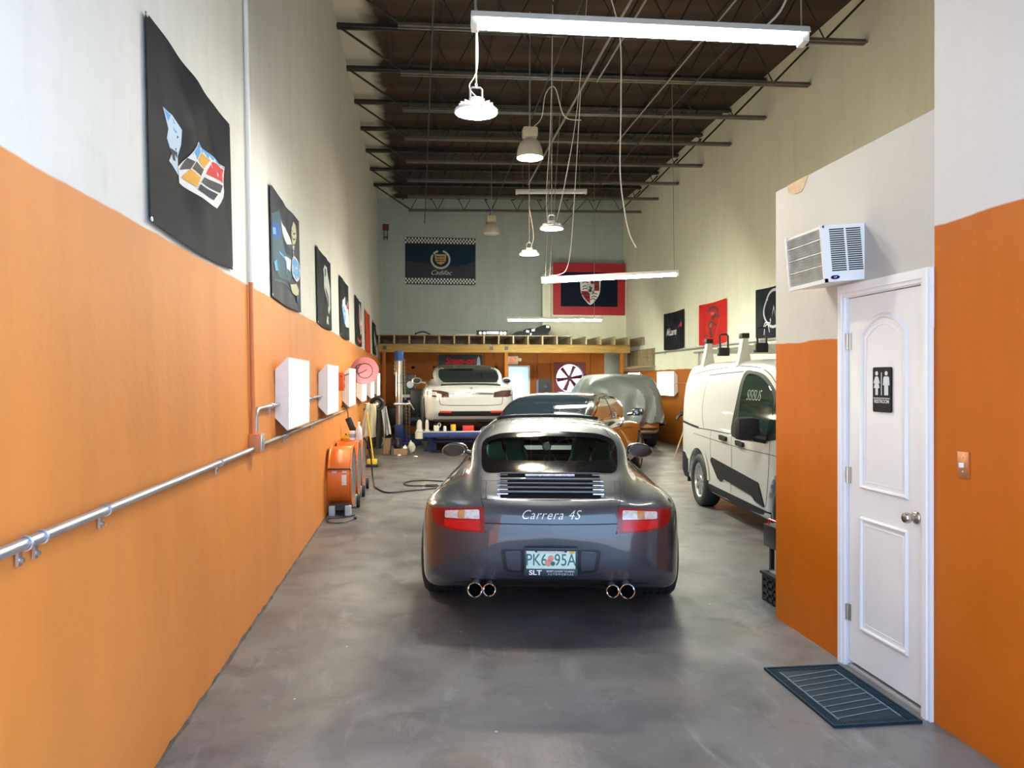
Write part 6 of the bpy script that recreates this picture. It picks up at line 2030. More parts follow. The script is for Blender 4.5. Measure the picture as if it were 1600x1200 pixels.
t = thing('floor_squeegee', 'yellow handled floor squeegee leaning by the left wall past the fans', 'squeegee', (-0.84, 14.2, 0))
b = MB(); b.cyl((0.02, 0, 0.14), (-0.10, 0.12, 1.0), 0.014, n=10); b.build('handle', M_YELP, t)
b = MB(); b.box((-0.09, -0.04, 0.05), (0.09, 0.04, 0.15), None, 0.02); b.build('head', M_YELP, t)
b = MB(); b.box((-0.11, -0.03, 0.0), (0.11, 0.03, 0.05), None, 0.008); b.build('foot', M_BLACK, t)

# boxes and clutter on the floor by the tower
def carton(label, x, y, sx, sy, h, flaps):
    t = thing('cardboard_box', label, 'box', (x, y, 0))
    b = MB()
    w = 0.008
    b.box((-sx, -sy, 0), (sx, sy, w)); b.box((-sx, -sy, 0), (-sx + w, sy, h)); b.box((sx - w, -sy, 0), (sx, sy, h)); b.box((-sx, -sy, 0), (sx, -sy + w, h)); b.box((-sx, sy - w, 0), (sx, sy, h))
    b.build('body', M_CARD, t)
    for s_ in (-1, 1):
        b = MB(); x0 = s_ * sx
        b.add([(x0, -sy, h), (x0, sy, h), (x0 + s_ * flaps * 0.7, sy, h + flaps), (x0 + s_ * flaps * 0.7, -sy, h + flaps), (x0 + s_ * 0.004, -sy, h - 0.004), (x0 + s_ * 0.004, sy, h - 0.004), (x0 + s_ * flaps * 0.7 + 0.004, sy, h + flaps - 0.004), (x0 + s_ * flaps * 0.7 + 0.004, -sy, h + flaps - 0.004)],
              [(0, 1, 2, 3), (7, 6, 5, 4), (0, 4, 5, 1), (1, 5, 6, 2), (2, 6, 7, 3), (3, 7, 4, 0)])
        b.build('flap', M_CARD, t)


carton('tall cardboard box on the floor by the pulling tower', -0.67, 16.6, 0.085, 0.10, 0.34, 0.03)
carton('low open cardboard box full of scraps before the pulling tower', -0.38, 16.5, 0.15, 0.14, 0.14, 0.04)


def blob(name, label, cat, x, y, z, r, m, seed, sc=(1, 1, 1)):
    bm = bmesh.new(); bmesh.ops.create_icosphere(bm, subdivisions=3, radius=1)
    rnd = random.Random(seed)
    ph = [rnd.uniform(0, 6) for _ in range(6)]
    for v in bm.verts:
        n = v.co.copy()
        d = 1 + 0.16 * math.sin(5 * n.x + ph[0]) * math.sin(4 * n.y + ph[1]) + 0.12 * math.sin(9 * n.z + 7 * n.x + ph[2]) + 0.08 * math.sin(15 * n.y + ph[3])
        v.co = Vector((n.x * sc[0], n.y * sc[1], n.z * sc[2])) * r * d
    zmin = min(v.co.z for v in bm.verts)
    b = MB(); bm.verts.ensure_lookup_table()
    b.add([(v.co.x, v.co.y, v.co.z - zmin) for v in bm.verts], [[q.index for q in f_.verts] for f_ in bm.faces], None, True); bm.free()
    o = b.build(name, m, None, fix=False); o.location = (x, y, z)
    return tag(o, label, cat)


blob('rubbish_bag', 'black crumpled bag sitting in the low open cardboard box', 'bag', -0.44, 16.5, 0.010, 0.10, M_BLACK, 3, (0.85, 0.9, 1.6))
blob('paper_wad', 'crumpled white paper in the low open box beside the black bag', 'paper', -0.29, 16.48, 0.010, 0.06, M_WHITE, 5, (0.9, 0.9, 1.4))
blob('paper_wad', 'white paper scrap on the floor just before the low open box', 'paper', -0.40, 16.15, 0.0, 0.035, M_WHITE, 6, (1.3, 1, 0.5))
blob('paper_wad', 'greenish crumpled wrapper leaning by the right end of the low open box', 'paper', -0.15, 16.55, 0.0, 0.09, mat('greenish_wrapper', (0.55, 0.58, 0.40), 0.5, var=0.2), 9, (0.8, 0.8, 1.5))
blob('paper_wad', 'lone white scrap on the open floor before the frame rack', 'paper', -0.06, 15.9, 0.0, 0.03, M_WHITE, 8, (1.5, 1.2, 0.6))

# ================================================================== frame rack under the hatchback, and its pulling tower
t = thing('frame_rack', 'blue steel frame rack platform carrying the white hatchback', 'platform', (1.10, 19.1, 0.07))
b = MB()
b.box((-1.16, -2.65, 0.29), (1.16, 1.62, 0.40), None, 0.02)
b.build('deck_frame', M_NAVY, t)
b = MB(); b.box((-1.13, -2.63, 0.401), (-0.45, 1.60, 0.42)); b.build('runway', mat('worn_grey_deck', (0.16, 0.17, 0.19), 0.5, 0.4, var=0.2), t)
b = MB(); b.box((0.45, -2.63, 0.401), (1.13, 1.60, 0.42)); b.build('runway', MATS['worn_grey_deck'], t)
b = MB(); b.box((-1.17, -2.66, 0.395), (1.17, -2.60, 0.425), None, 0.008); b.build('front_edge', M_COND, t)
b = MB(); b.cyl((-1.09, -2.62, 0.27), (-1.09, -2.62, 0.40), 0.085, n=20); b.build('end_roller', mat('cream_enamel', (0.58, 0.56, 0.44), 0.45, var=0.1), t)
for x, y in ((-0.8, -1.7), (0.8, -1.7), (-0.8, 1.3), (0.8, 1.3)):
    b = MB(); b.box((x - 0.10, y - 0.10, -0.05), (x + 0.10, y + 0.10, 0.29)); b.box((x - 0.18, y - 0.18, -0.07), (x + 0.18, y + 0.18, -0.048)); b.build('leg', M_NAVY, t)
b = MB(); b.cyl((-0.8, -2.2, 0.18), (0.8, -2.2, 0.18), 0.04, n=12); b.build('cross_tube', M_NAVY, t)
for x, y, lab in ((0.02, 16.56, 'short cream post on the near left corner of the blue frame rack'), (0.18, 16.56, 'thinner cream post just right of the corner post on the blue frame rack')):
    t = thing('support_post', lab, 'post', (x, y, 0.49))
    b = MB(); r_ = 0.055 if x < 0.1 else 0.04
    b.lathe([(0, 0), (r_ + 0.02, 0), (r_ + 0.02, 0.02), (r_, 0.035), (r_ * 0.9, 0.20), (r_ * 0.6, 0.235), (0, 0.24)], None, 20); b.build('body', MATS['cream_enamel'], t)
    b = MB(); b.lathe([(r_ * 0.55, 0.235), (r_ * 0.55, 0.25), (0, 0.255)], None, 12); b.build('pin', M_STEEL, t)
t = thing('jug', 'cream plastic jug on the blue frame rack under the hatchback', 'jug', (0.38, 16.56, 0.49)); t.scale = (0.85, 0.85, 0.85)
b = MB(); b.box((-0.07, -0.05, 0), (0.07, 0.05, 0.15), None, 0.02); b.tube(catmull([(0.03, 0, 0.15), (0.07, 0, 0.21), (0.11, 0, 0.16), (0.075, 0, 0.09)], 4), 0.012, None, 6); b.build('body', MATS['cream_enamel'], t)
b = MB(); b.cyl((-0.03, 0, 0.15), (-0.03, 0, 0.185), 0.022); b.build('cap', M_BLACK, t)
t = thing('paint_can', 'yellow can on the blue frame rack under the hatchback', 'can', (0.74, 16.56, 0.49))
b = MB(); b.lathe([(0, 0), (0.055, 0), (0.058, 0.006), (0.058, 0.14), (0.052, 0.146), (0, 0.142)], None, 20); b.build('body', M_YELP, t)
b = MB(); b.tube([(-0.058, 0, 0.10), (-0.05, -0.05, 0.04), (0.0, -0.066, 0.02), (0.05, -0.05, 0.04), (0.058, 0, 0.10)], 0.003, None, 5); b.build('handle', M_STEEL, t)
t = thing('tool_box', 'small red tool box on the blue frame rack under the hatchback', 'tool box', (1.06, 16.56, 0.49))
b = MB(); b.box((-0.12, -0.06, 0), (0.12, 0.06, 0.10), None, 0.008); b.build('body', M_REDP, t)
b = MB(); b.box((-0.122, -0.062, 0.10), (0.122, 0.062, 0.12), None, 0.005); b.build('lid', M_REDP, t)
b = MB(); b.tube([(-0.05, 0, 0.12), (-0.045, 0, 0.15), (0.045, 0, 0.15), (0.05, 0, 0.12)], 0.006, None, 6); b.build('handle', M_BLACK, t)
t = thing('glass_jar', 'small white labelled jar between the jug and the yellow can on the rack', 'jar', (0.56, 16.56, 0.49))
b = MB(); b.lathe([(0, 0), (0.035, 0), (0.037, 0.08), (0.028, 0.09), (0, 0.09)], None, 16); b.build('body', MATS['cloudy_plastic'], t)
b = MB(); b.lathe([(0.030, 0.09), (0.030, 0.11), (0, 0.111)], None, 16); b.build('lid', M_WHITE, t)

t = thing('pulling_tower', 'chrome pulling tower with a blue head and hanging chains, left of the white hatchback', 'tower', (-0.47, 19.0, 0))
b = MB(); b.box((-0.11, -0.11, 0.02), (0.11, 0.11, 0.50), None, 0.01); b.box((-0.30, -0.25, 0.0), (0.55, 0.25, 0.07), None, 0.01); b.prism([(0.1, 0.07), (0.5, 0.07), (0.1, 0.42)], -0.02, 0.02, None, 'xz'); b.build('base', M_NAVY, t)
b = MB(); b.cyl((0, 0, 0.50), (0, 0, 2.08), 0.082, n=24); b.build('column', mat('polished_steel_column', (0.62, 0.62, 0.56), 0.3, 0.85, var=0.06), t)
b = MB(); b.torus((0, 0, 1.52), 0.083, 0.006, None, 'z', 24, 5); b.build('band', M_DSTEEL, t)
b = MB(); b.cyl((0, 0, 2.06), (0, 0, 2.30), 0.108, n=24); b.build('head', mat('bright_blue_enamel', (0.02, 0.10, 0.36), 0.4, var=0.08), t)
b = MB(); b.box((-0.13, -0.14, 0.98), (0.26, -0.09, 1.03), None, 0.01); b.cyl((0.24, -0.12, 1.06), (0.36, -0.14, 0.86), 0.014, n=8); b.sphere((0.24, -0.12, 1.07), 0.03, None, 10); b.build('pull_arm', M_STEEL, t)


def chain(pts, parent):
    b = MB()
    P0, P1 = Vector(pts[0]), Vector(pts[1])
    n = int((P1 - P0).length / 0.042)
    for k in range(n):
        c = P0 + (P1 - P0) * (k + 0.5) / n
        ring = []
        for i in range(10):
            a = 2 * math.pi * i / 10
            u, v = 0.017 * math.cos(a), 0.029 * math.sin(a)
            ring.append(c + (Vector((u, 0, v)) if k % 2 == 0 else Vector((0, u, v))))
        b.tube(ring, 0.006, None, 5, True)
    b.build('chain', mat('old_brass_chain', (0.42, 0.36, 0.22), 0.4, 0.8), parent)


chain([(0.125, -0.10, 2.10), (0.15, -0.12, 1.12)], t); chain([(-0.10, -0.10, 2.06), (-0.10, -0.11, 1.70)], t)
chain([(0.16, -0.14, 1.02), (0.19, -0.15, 0.12)], t); chain([(0.25, -0.14, 1.0), (0.25, -0.15, 0.16)], t)

# bench with gear behind the tower
t = thing('work_bench', 'dark work bench against the orange back wall behind the pulling tower', 'bench', (-0.42, 22.3, 0))
b = MB(); b.box((-0.60, -0.30, 0.86), (0.62, 0.30, 0.91), None, 0.005); b.build('top', M_DSTEEL, t)
for x in (-0.55, 0.57):
    for y in (-0.26, 0.26):
        b = MB(); b.box((x - 0.03, y - 0.03, 0), (x + 0.03, y + 0.03, 0.86)); b.build('leg', M_DSTEEL, t)
b = MB(); b.box((-0.58, -0.27, 0.25), (0.60, 0.27, 0.28)); b.build('shelf', M_DSTEEL, t)
b = MB(); b.box((-0.50, -0.24, 0.28), (0.50, 0.24, 0.80), None, 0.02); tag(b.build('tool_chest', M_BLACK), 'black chest on the lower shelf of the dark bench', 'chest').location = (-0.42, 22.3, 0)
t = thing('gauge_panel', 'black gauge cabinet with a round silver dial on the dark bench', 'cabinet', (-0.30, 22.35, 0.91))
b = MB(); b.box((-0.30, -0.10, 0), (0.22, 0.16, 0.84), None, 0.01); b.build('body', M_BLACK, t)
b = MB(); b.lathe([(0.0, -0.115), (0.095, -0.115), (0.105, -0.10), (0, -0.10)], None, 24, 'y', (0.06, 0, 0.55)); b.build('dial', mat('brushed_dial', (0.5, 0.52, 0.54), 0.4, 0.5), t)
b = MB(); b.box((-0.26, -0.12, 0.18), (0.20, -0.10, 0.26)); b.build('front_tray', M_COND, t)
hanging_cloth('rag', 'small white rag hung on the gauge cabinet behind the tower', 'rag', -0.08, 22.20, 1.05, 1.32, 0.14, MATS['pale_rag'], 4)
t = thing('office_chair', 'black high-backed office chair between the tower and the white hatchback', 'chair', (-0.02, 21.3, 0))
b = MB(); b.box((-0.22, -0.20, 0.46), (0.22, 0.24, 0.56), None, 0.04); b.build('seat', mat('blue_grey_seat_cloth', (0.03, 0.07, 0.12), 0.8), t)
b = MB(); b.box((-0.21, 0.20, 0.62), (0.21, 0.28, 1.34), None, 0.05); b.build('backrest', M_BLACK, t)
b = MB(); b.cyl((0, 0, 0.10), (0, 0, 0.47), 0.03); b.box((-0.03, 0.2, 0.46), (0.03, 0.24, 0.70)); b.build('column', M_DSTEEL, t)
for k in range(5):
    a = 2 * math.pi * k / 5 + 0.3
    b = MB(); b.tube([(0, 0, 0.11), (0.26 * math.cos(a), 0.26 * math.sin(a), 0.065)], 0.022, None, 6)
    lg = b.build('leg', M_BLACK, t)
    b = MB(); b.sphere((0.26 * math.cos(a), 0.26 * math.sin(a), 0.03), 0.03, None, 10); b.build('caster', M_BLACK, lg)
for s_ in (-1, 1):
    b = MB(); b.tube([(s_ * 0.24, -0.08, 0.70), (s_ * 0.25, 0.2, 0.70), (s_ * 0.22, 0.24, 0.66), (s_ * 0.22, 0.1, 0.5)], 0.02, None, 6); b.build('armrest', M_BLACK, t)

# ================================================================== back wall: exit sign, exhaust fan, loudspeaker
t = thing('exit_sign', 'cream exit sign with red letters on the orange wall above the bright door', 'sign', (2.84, YB - 0.06, 2.06))
b = MB(); b.box((-0.155, -0.06, 0.0), (0.155, 0.0, 0.25), None, 0.012); b.build('housing', mat('cream_plastic', (0.66, 0.60, 0.46), 0.45, var=0.04), t)
text_obj('sign_lettering', 'EXIT', 0.17, mat('lit_red_letters', (0.7, 0.06, 0.02), 0.4, emit=(1.0, 0.08, 0.02), strength=0.6), t, (0, -0.062, 0.125), bold=0.006).scale = (0.62, 1, 1)
for lo_, hi_ in (((0.15, -0.05, 0.10), (0.26, 0.0, 0.19)), ((-0.20, -0.04, 0.11), (-0.15, 0.0, 0.17))):
    b = MB(); b.box(lo_, hi_, None, 0.012); b.build('emergency_lamp', MATS['cream_plastic'], t)
t = thing('exhaust_fan', 'large red framed exhaust fan in the orange back wall, daylight behind its blades', 'fan', (FANX, YB, FANZ))
M_MAR = mat('maroon_enamel', (0.16, 0.012, 0.022), 0.45, var=0.08)
b = MB()
nn = 48
sq = []
for k in range(nn):
    a = 2 * math.pi * k / nn
    c_, s_ = math.cos(a), math.sin(a)
    q = 0.49 / max(abs(c_), abs(s_))
    sq.append((q * c_, q * s_))
V = [(x, -0.10, z) for x, z in sq] + [(FANR * math.cos(2 * math.pi * k / nn), -0.10, FANR * math.sin(2 * math.pi * k / nn)) for k in range(nn)] + [(FANR * math.cos(2 * math.pi * k / nn), 0.12, FANR * math.sin(2 * math.pi * k / nn)) for k in range(nn)] + [(x, -0.05, z) for x, z in sq] + [(x, 0.12, z) for x, z in sq]
F = []
for k in range(nn):
    j = (k + 1) % nn
    F += [(k, j, nn + j, nn + k), (nn + k, nn + j, 2 * nn + j, 2 * nn + k), (k, 3 * nn + k, 3 * nn + j, j), (2 * nn + k, 2 * nn + j, 4 * nn + j, 4 * nn + k)]
b.add(V, F)
b.build('shroud', M_MAR, t)
for k in range(6):
    b = MB()
    b.M = Matrix.Rotation(2 * math.pi * k / 6 + 0.35, 4, 'Y')
    b.add([(-0.035, 0.0, 0.05), (0.035, 0.03, 0.05), (0.07, 0.05, 0.40), (-0.05, -0.02, 0.40), (-0.035, 0.005, 0.05), (0.035, 0.035, 0.05), (0.07, 0.055, 0.40), (-0.05, -0.015, 0.40)], [(0, 3, 2, 1), (4, 5, 6, 7), (0, 1, 5, 4), (1, 2, 6, 5), (2, 3, 7, 6), (3, 0, 4, 7)])
    b.M = Matrix.Identity(4)
    b.build('blade', M_MAR, t)
b = MB(); b.cyl((0, -0.02, 0), (0, 0.06, 0), 0.065, n=20); b.build('hub', M_MAR, t)
b = MB()
for x in (-0.2, 0.0, 0.2):
    h_ = math.sqrt(FANR ** 2 - x * x) + 0.01
    b.box((x - 0.006, 0.075, -h_), (x + 0.006, 0.085, h_))
b.box((-FANR - 0.01, 0.075, -0.01), (FANR + 0.01, 0.09, 0.01))
b.build('guard', M_MAR, t)
t = thing('loudspeaker', 'black floor loudspeaker against the orange back wall, before the exhaust fan', 'speaker', (3.62, 22.0, 0))
b = MB(); b.prism(rounded([(-0.20, 0), (0.20, 0), (0.20, 1.62), (-0.20, 1.62)], 0.10), -0.18, 0.18, None, 'xz'); b.build('cabinet', M_BLACK, t)
for z, r_ in ((0.55, 0.15), (1.10, 0.15), (1.42, 0.05)):
    b = MB(); b.lathe([(r_, -0.182), (r_, -0.195), (r_ * 0.88, -0.195), (r_ * 0.3, -0.16), (0.0, -0.175)], None, 28, 'y', (0, 0, z)); b.build('driver', mat('speaker_cone', (0.05, 0.06, 0.065), 0.5), t)

# ================================================================== timber loft
t = thing('storage_loft', 'timber storage loft across the back with a yellow pine beam', 'loft', (0, 21.2, 0))
b = MB(); b.box((-1.105, 0.0, 2.352), (5.95, 0.06, 2.578)); b.build('beam', M_BEAM, t)
b = MB(); b.box((-1.10, 0.062, 2.352), (5.95, 0.10, 2.578)); b.build('beam', M_BEAM, t)
b = MB(); b.box((-1.12, -0.08, 2.805), (4.15, YB - 21.2 - 0.005, 2.83)); b.build('deck', M_JOISTWOOD, t)
xs = [-1.08 + 0.406 * k for k in range(19)]
for x in xs:
    b = MB(); b.box((x, -0.22 if x < 4.2 else -0.27, 2.578), (x + 0.04, YB - 21.2 - 0.005, 2.805 if x < 4.2 else 2.80)); b.build('joist', M_JOISTWOOD, t)
for x in (-0.98, 2.375, 5.67):
    b = MB(); b.box((x, 0.0, 0), (x + 0.09, 0.09, 2.352)); b.build('post', M_OPAINT, t)
for x in (-0.92, 2.0, 2.42):
    b = MB(); b.box((x - 0.05, -0.012, 2.42), (x + 0.05, 0.0, 2.52)); b.cyl((x, -0.02, 2.47), (x, -0.01, 2.47), 0.02, n=8); b.build('bracket', M_DSTEEL, t)
# things stored on the loft
ZL = 2.83
b = MB(); b.tube(catmull([(-0.10, 21.45, ZL + 0.02), (0.0, 21.45, ZL + 0.075), (0.12, 21.45, ZL + 0.10), (0.24, 21.45, ZL + 0.065), (0.33, 21.45, ZL + 0.018)], 5), 0.018, None, 8)
b.sphere((-0.08, 21.45, ZL + 0.045), 0.03, None, 8)
tag(b.build('curved_trim_strip', M_BLACK), 'curved black strip lying on the loft edge toward the left wall', 'strip')
b = MB(); b.box((1.04, 21.40, ZL), (1.58, 21.46, ZL + 0.03), None, 0.004); tag(b.build('white_batten', M_WHITE), 'slim white batten on the loft edge, beside the grille', 'batten')
t = thing('radiator_grille', 'black car grille with round lamps and silver bars on the loft', 'grille', (2.05, 21.45, ZL))
b = MB(); b.box((-0.44, 0, 0), (0.44, 0.08, 0.15), None, 0.01); b.build('frame', M_BLACK, t)
for z in (0.06, 0.10):
    b = MB(); b.box((-0.16, -0.01, z), (0.17, 0.0, z + 0.018)); b.build('bar', M_STEEL, t)
for x in (-0.33, -0.22, 0.26, 0.36):
    b = MB(); b.torus((x, -0.004, 0.075), 0.038, 0.008, None, 'y', 20, 6); b.cyl((x, -0.004, 0.075), (x, 0.004, 0.075), 0.036, n=16); b.build('lamp_ring', M_COND, t)
t = thing('bumper_cover', 'black car bumper cover with pale tags, stored on the loft beneath the strip lamp', 'bumper', (3.15, 21.5, ZL + 0.012))
b = MB()
prof = catmull([(-0.56, 0.005), (-0.50, 0.06), (-0.36, 0.12), (-0.20, 0.13), (-0.16, 0.18), (0.0, 0.21), (0.16, 0.20), (0.22, 0.25), (0.40, 0.31), (0.54, 0.30), (0.57, 0.18), (0.50, 0.06), (0.56, 0.0), (0.2, 0.0), (0.0, 0.03), (-0.2, 0.0)], 4, True)
b.prism(prof, 0.0, 0.30, None, 'xz'); b.build('shell', mat('black_bumper_plastic', (0.010, 0.011, 0.014), 0.6, spec=0.2), t)
for x, z, a in ((-0.14, 0.10, 0.2), (0.03, 0.12, -0.15), (0.44, 0.23, 0.1), (-0.03, 0.02, 0.3)):
    b = MB(); b.M = Matrix.Translation((x, -0.004, z)) @ Matrix.Rotation(a, 4, 'Y'); b.box((0, 0, 0), (0.09 if x != -0.03 else 0.045, 0.003, 0.065)); b.M = Matrix.Identity(4); b.build('tag', M_WHITE, t)

t = thing('rusty_bracket', 'rusty iron bracket high in the corner of the block wall', 'bracket', (-0.97, YB, 5.75))
b = MB(); b.box((-0.09, -0.03, 0.30), (0.09, 0, 0.49)); b.box((-0.06, -0.05, 0.0), (-0.04, 0, 0.3)); b.box((0.04, -0.05, 0.0), (0.06, 0, 0.3)); b.box((-0.07, -0.04, 0.08), (0.07, 0, 0.11)); b.build('plate', mat('rust', (0.16, 0.06, 0.03), 0.8, 0.3, var=0.3), t)

# ================================================================== right wall
conduit('conduit_pipe', 'long grey pipe along the far right wall, under the flags', [(XR - 0.03, 19.93, 2.31), (XR - 0.03, 4.95, 2.33)], 0.022, M_COND, [((XR - 0.03, y, 2.31), 'y') for y in (19.0, 16.0, 13.5)])
conduit('conduit_pipe', 'shorter grey pipe on the far right wall that bends down behind the van', catmull([(XR - 0.03, 16.67, 1.30), (XR - 0.03, 16.67, 2.05), (XR - 0.03, 16.62, 2.19), (XR - 0.03, 16.45, 2.22), (XR - 0.03, 10.0, 2.24), (XR - 0.03, 4.95, 2.25)], 5), 0.02, M_COND)
conduit('conduit_pipe', 'thin grey pipe low on the orange right wall by the covered car', [(XR - 0.02, 19.4, 1.52), (XR - 0.02, 16.75, 1.50)], 0.012, M_OCOND)
t = thing('slatted_rack', 'weathered slatted wooden rack on the far right wall by the loft', 'rack', (XR, 21.3, 1.95))
for k in range(7):
    b = MB(); y = -1.15 + k * 0.36
    b.box((-0.115, y, 0.03), (-0.02, y + 0.05, 0.48)); b.build('slat', M_JOISTWOOD, t)
b = MB(); b.box((-0.02, -1.3, 0.0), (0.0, 1.3, 0.50)); b.build('back_board', mat('shadowed_board', (0.20, 0.17, 0.10), 0.8, var=0.1), t)
b = MB(); b.box((-0.24, -1.35, -0.02), (0.0, 1.35, 0.03)); b.build('shelf', M_JOISTWOOD, t)
t = thing('push_broom', 'long-handled black broom leaning between the covered car and the van', 'broom', (5.06, 14.84, 0))
b = MB(); b.cyl((0, 0, 0.0), (0.30, -0.10, 0.94), 0.013, n=8); b.build('handle', mat('pale_wood_pole', (0.45, 0.36, 0.22), 0.6, var=0.1), t)
b = MB(); b.tube(catmull([(0.02, -0.1, 0.80), (0.10, -0.1, 0.90), (0.30, -0.1, 0.97), (0.52, -0.1, 0.99)], 5), 0.035, None, 8); b.build('head', M_BLACK, t)
b = MB(); b.cyl((0.45, -0.1, 0.50), (0.22, -0.1, 0.93), 0.008, n=6); b.build('brace', M_DSTEEL, t)

# ================================================================== restroom side: air conditioner, sign, switch, mat, crates
t = thing('air_conditioner', 'white window air conditioner sticking out of the wall above the restroom door', 'air conditioner', (XP, 3.854, 2.126), (0, R(-5), 0))
b = MB(); b.box((-0.215, 0.0, 0.0), (0.06, 0.40, 0.012)); b.box((-0.215, 0.0, 0.288), (0.06, 0.40, 0.30)); b.box((-0.213, 0.001, 0.006), (0.06, 0.010, 0.294)); b.box((-0.213, 0.390, 0.006), (0.06, 0.399, 0.294)); b.box((-0.20, 0.005, 0.008), (0.05, 0.395, 0.286))
for s_ in (0.0, 0.385): b.box((-0.2255, s_, -0.006), (-0.2052, s_ + 0.015, 0.304))
b.box((-0.225, 0.0, -0.004), (-0.205, 0.40, 0.018))
b.build('casing', M_WHITE, t)
b = MB()
for k in range(34):
    z = 0.022 + k * 0.0078
    b.box((-0.222, 0.016, z), (-0.203, 0.384, z + 0.0035))
for z in (0.09, 0.16, 0.23): b.cyl((-0.224, 0.016, z), (-0.224, 0.384, z), 0.003, n=6)
b.build('coil_fins', mat('dented_aluminium_fins', (0.58, 0.60, 0.62), 0.35, 0.35, var=0.25, vscale=14), t)
b = MB()
for col in range(2):
    x0 = -0.178 + col * 0.095
    for k in range(20):
        z = 0.055 + k * 0.0115
        b.box((x0, -0.0015, z), (x0 + 0.082, 0.001, z + 0.006))
b.build('vent_slots', mat('vent_shadow_black', (0.01, 0.01, 0.01), 0.9), t)
b = MB(); b.prism(ell(-0.165, 0.022, 0.025, 0.011, 20), -0.003, 0.0, None, 'xz'); b.build('badge', ink('badge_navy', (0.01, 0.02, 0.10)), t)
text_obj('badge_lettering', 'GP', 0.014, K_WHT, t, (-0.165, -0.0035, 0.022))

t = thing('restroom_sign', 'black restroom sign with white figures on the white door', 'sign', (XP + 0.004, 3.692, 1.42), R(-90))
b = MB(); b.prism(rounded([(-0.077, 0.0), (0.077, 0.0), (0.077, 0.232), (-0.077, 0.232)], 0.012), -0.010, 0.0, None, 'xz'); b.build('plate', mat('black_sign_plastic', (0.008, 0.008, 0.007), 0.55, spec=0.2), t)
b = MB()
yy0, yy1 = -0.0118, -0.010
def fig(pts): b.prism(pts, yy0, yy1, K_WHT, 'xz')
fig(ell(-0.041, 0.200, 0.0115, 0.0115, 14)); fig(ell(0.041, 0.200, 0.0115, 0.0115, 14))
fig([(-0.052, 0.184), (-0.030, 0.184), (-0.014, 0.150), (-0.020, 0.148), (-0.030, 0.165), (-0.017, 0.124), (-0.031, 0.124), (-0.031, 0.088), (-0.039, 0.088), (-0.040, 0.124), (-0.042, 0.124), (-0.043, 0.088), (-0.051, 0.088), (-0.051, 0.124), (-0.065, 0.124), (-0.052, 0.165), (-0.062, 0.148), (-0.068, 0.150)])
fig([(0.026, 0.184), (0.056, 0.184), (0.064, 0.178), (0.068, 0.140), (0.061, 0.138), (0.057, 0.165), (0.056, 0.088), (0.043, 0.088), (0.041, 0.136), (0.039, 0.088), (0.026, 0.088), (0.025, 0.165), (0.021, 0.138), (0.014, 0.140), (0.018, 0.178)])
fig([(-0.002, 0.088), (0.002, 0.088), (0.002, 0.205), (-0.002, 0.205)]); fig([(-0.068, 0.070), (0.070, 0.070), (0.070, 0.074), (-0.068, 0.074)])
b.build('pictogram', K_WHT, t)
text_obj('sign_lettering', 'RESTROOM', 0.026, K_WHT, t, (0.002, -0.0115, 0.055), bold=0.0006).scale = (0.95, 1, 1)
t = thing('light_switch', 'bare metal light switch plate on the orange wall right of the restroom door', 'switch', (XP, 3.098, 1.215), R(-90))
b = MB(); b.box((-0.036, -0.006, -0.058), (0.036, 0.0, 0.058), None, 0.003); b.build('plate', mat('tarnished_brass_plate', (0.50, 0.22, 0.10), 0.35, 0.6, var=0.1), t)
b = MB(); b.box((-0.006, -0.022, -0.012), (0.006, -0.004, 0.008), None, 0.002); b.build('toggle', M_WHITE, t)
for z in (-0.03, 0.03):
    b = MB(); b.cyl((0, -0.008, z), (0, -0.005, z), 0.004, n=8); b.build('screw', M_STEEL, t)
t = thing('door_mat', 'dark blue rubber door mat on the concrete before the restroom door', 'mat', (2.09, 3.645, 0))
M_MAT = mat('dark_blue_rubber', (0.008, 0.026, 0.042), 0.6, var=0.2, vscale=10, spec=0.2)
b = MB(); b.box((-0.215, -0.355, 0.0), (0.22, 0.36, 0.008), None, 0.003); b.build('base', M_MAT, t)
b = MB()
for lo, hi in (((-0.215, -0.355, 0.008), (-0.203, 0.36, 0.014)), ((0.208, -0.355, 0.008), (0.22, 0.36, 0.014)), ((-0.203, -0.355, 0.008), (0.208, -0.343, 0.014)), ((-0.203, 0.348, 0.008), (0.208, 0.36, 0.014))): b.box(lo, hi)
b.build('rim', M_MAT, t)
b = MB()
for k in range(46):
    y = -0.335 + k * 0.0148
    for x in (-0.198, 0.165): b.box((x, y, 0.008), (x + 0.034, y + 0.007, 0.0115))
for k in range(24):
    x = -0.16 + k * 0.0134
    for y in (-0.338, 0.31): b.box((x, y, 0.008), (x + 0.0065, y + 0.032, 0.0115))
b.build('ribbed_border', M_MAT, t)
b = MB()
for x in (-0.155, 0.155): b.box((x - 0.004, -0.29, 0.008), (x + 0.004, 0.29, 0.0112))
for k in range(9):
    y = -0.26 + k * 0.062
    b.add([(-0.15, y - 0.02, 0.0105), (0.15, y + 0.05, 0.0105), (0.15, y + 0.058, 0.0105), (-0.15, y - 0.012, 0.0105)], [(0, 1, 2, 3)])
b.build('chevron_ribs', mat('dusty_blue_rubber', (0.10, 0.15, 0.19), 0.7, var=0.3, vscale=25), t)

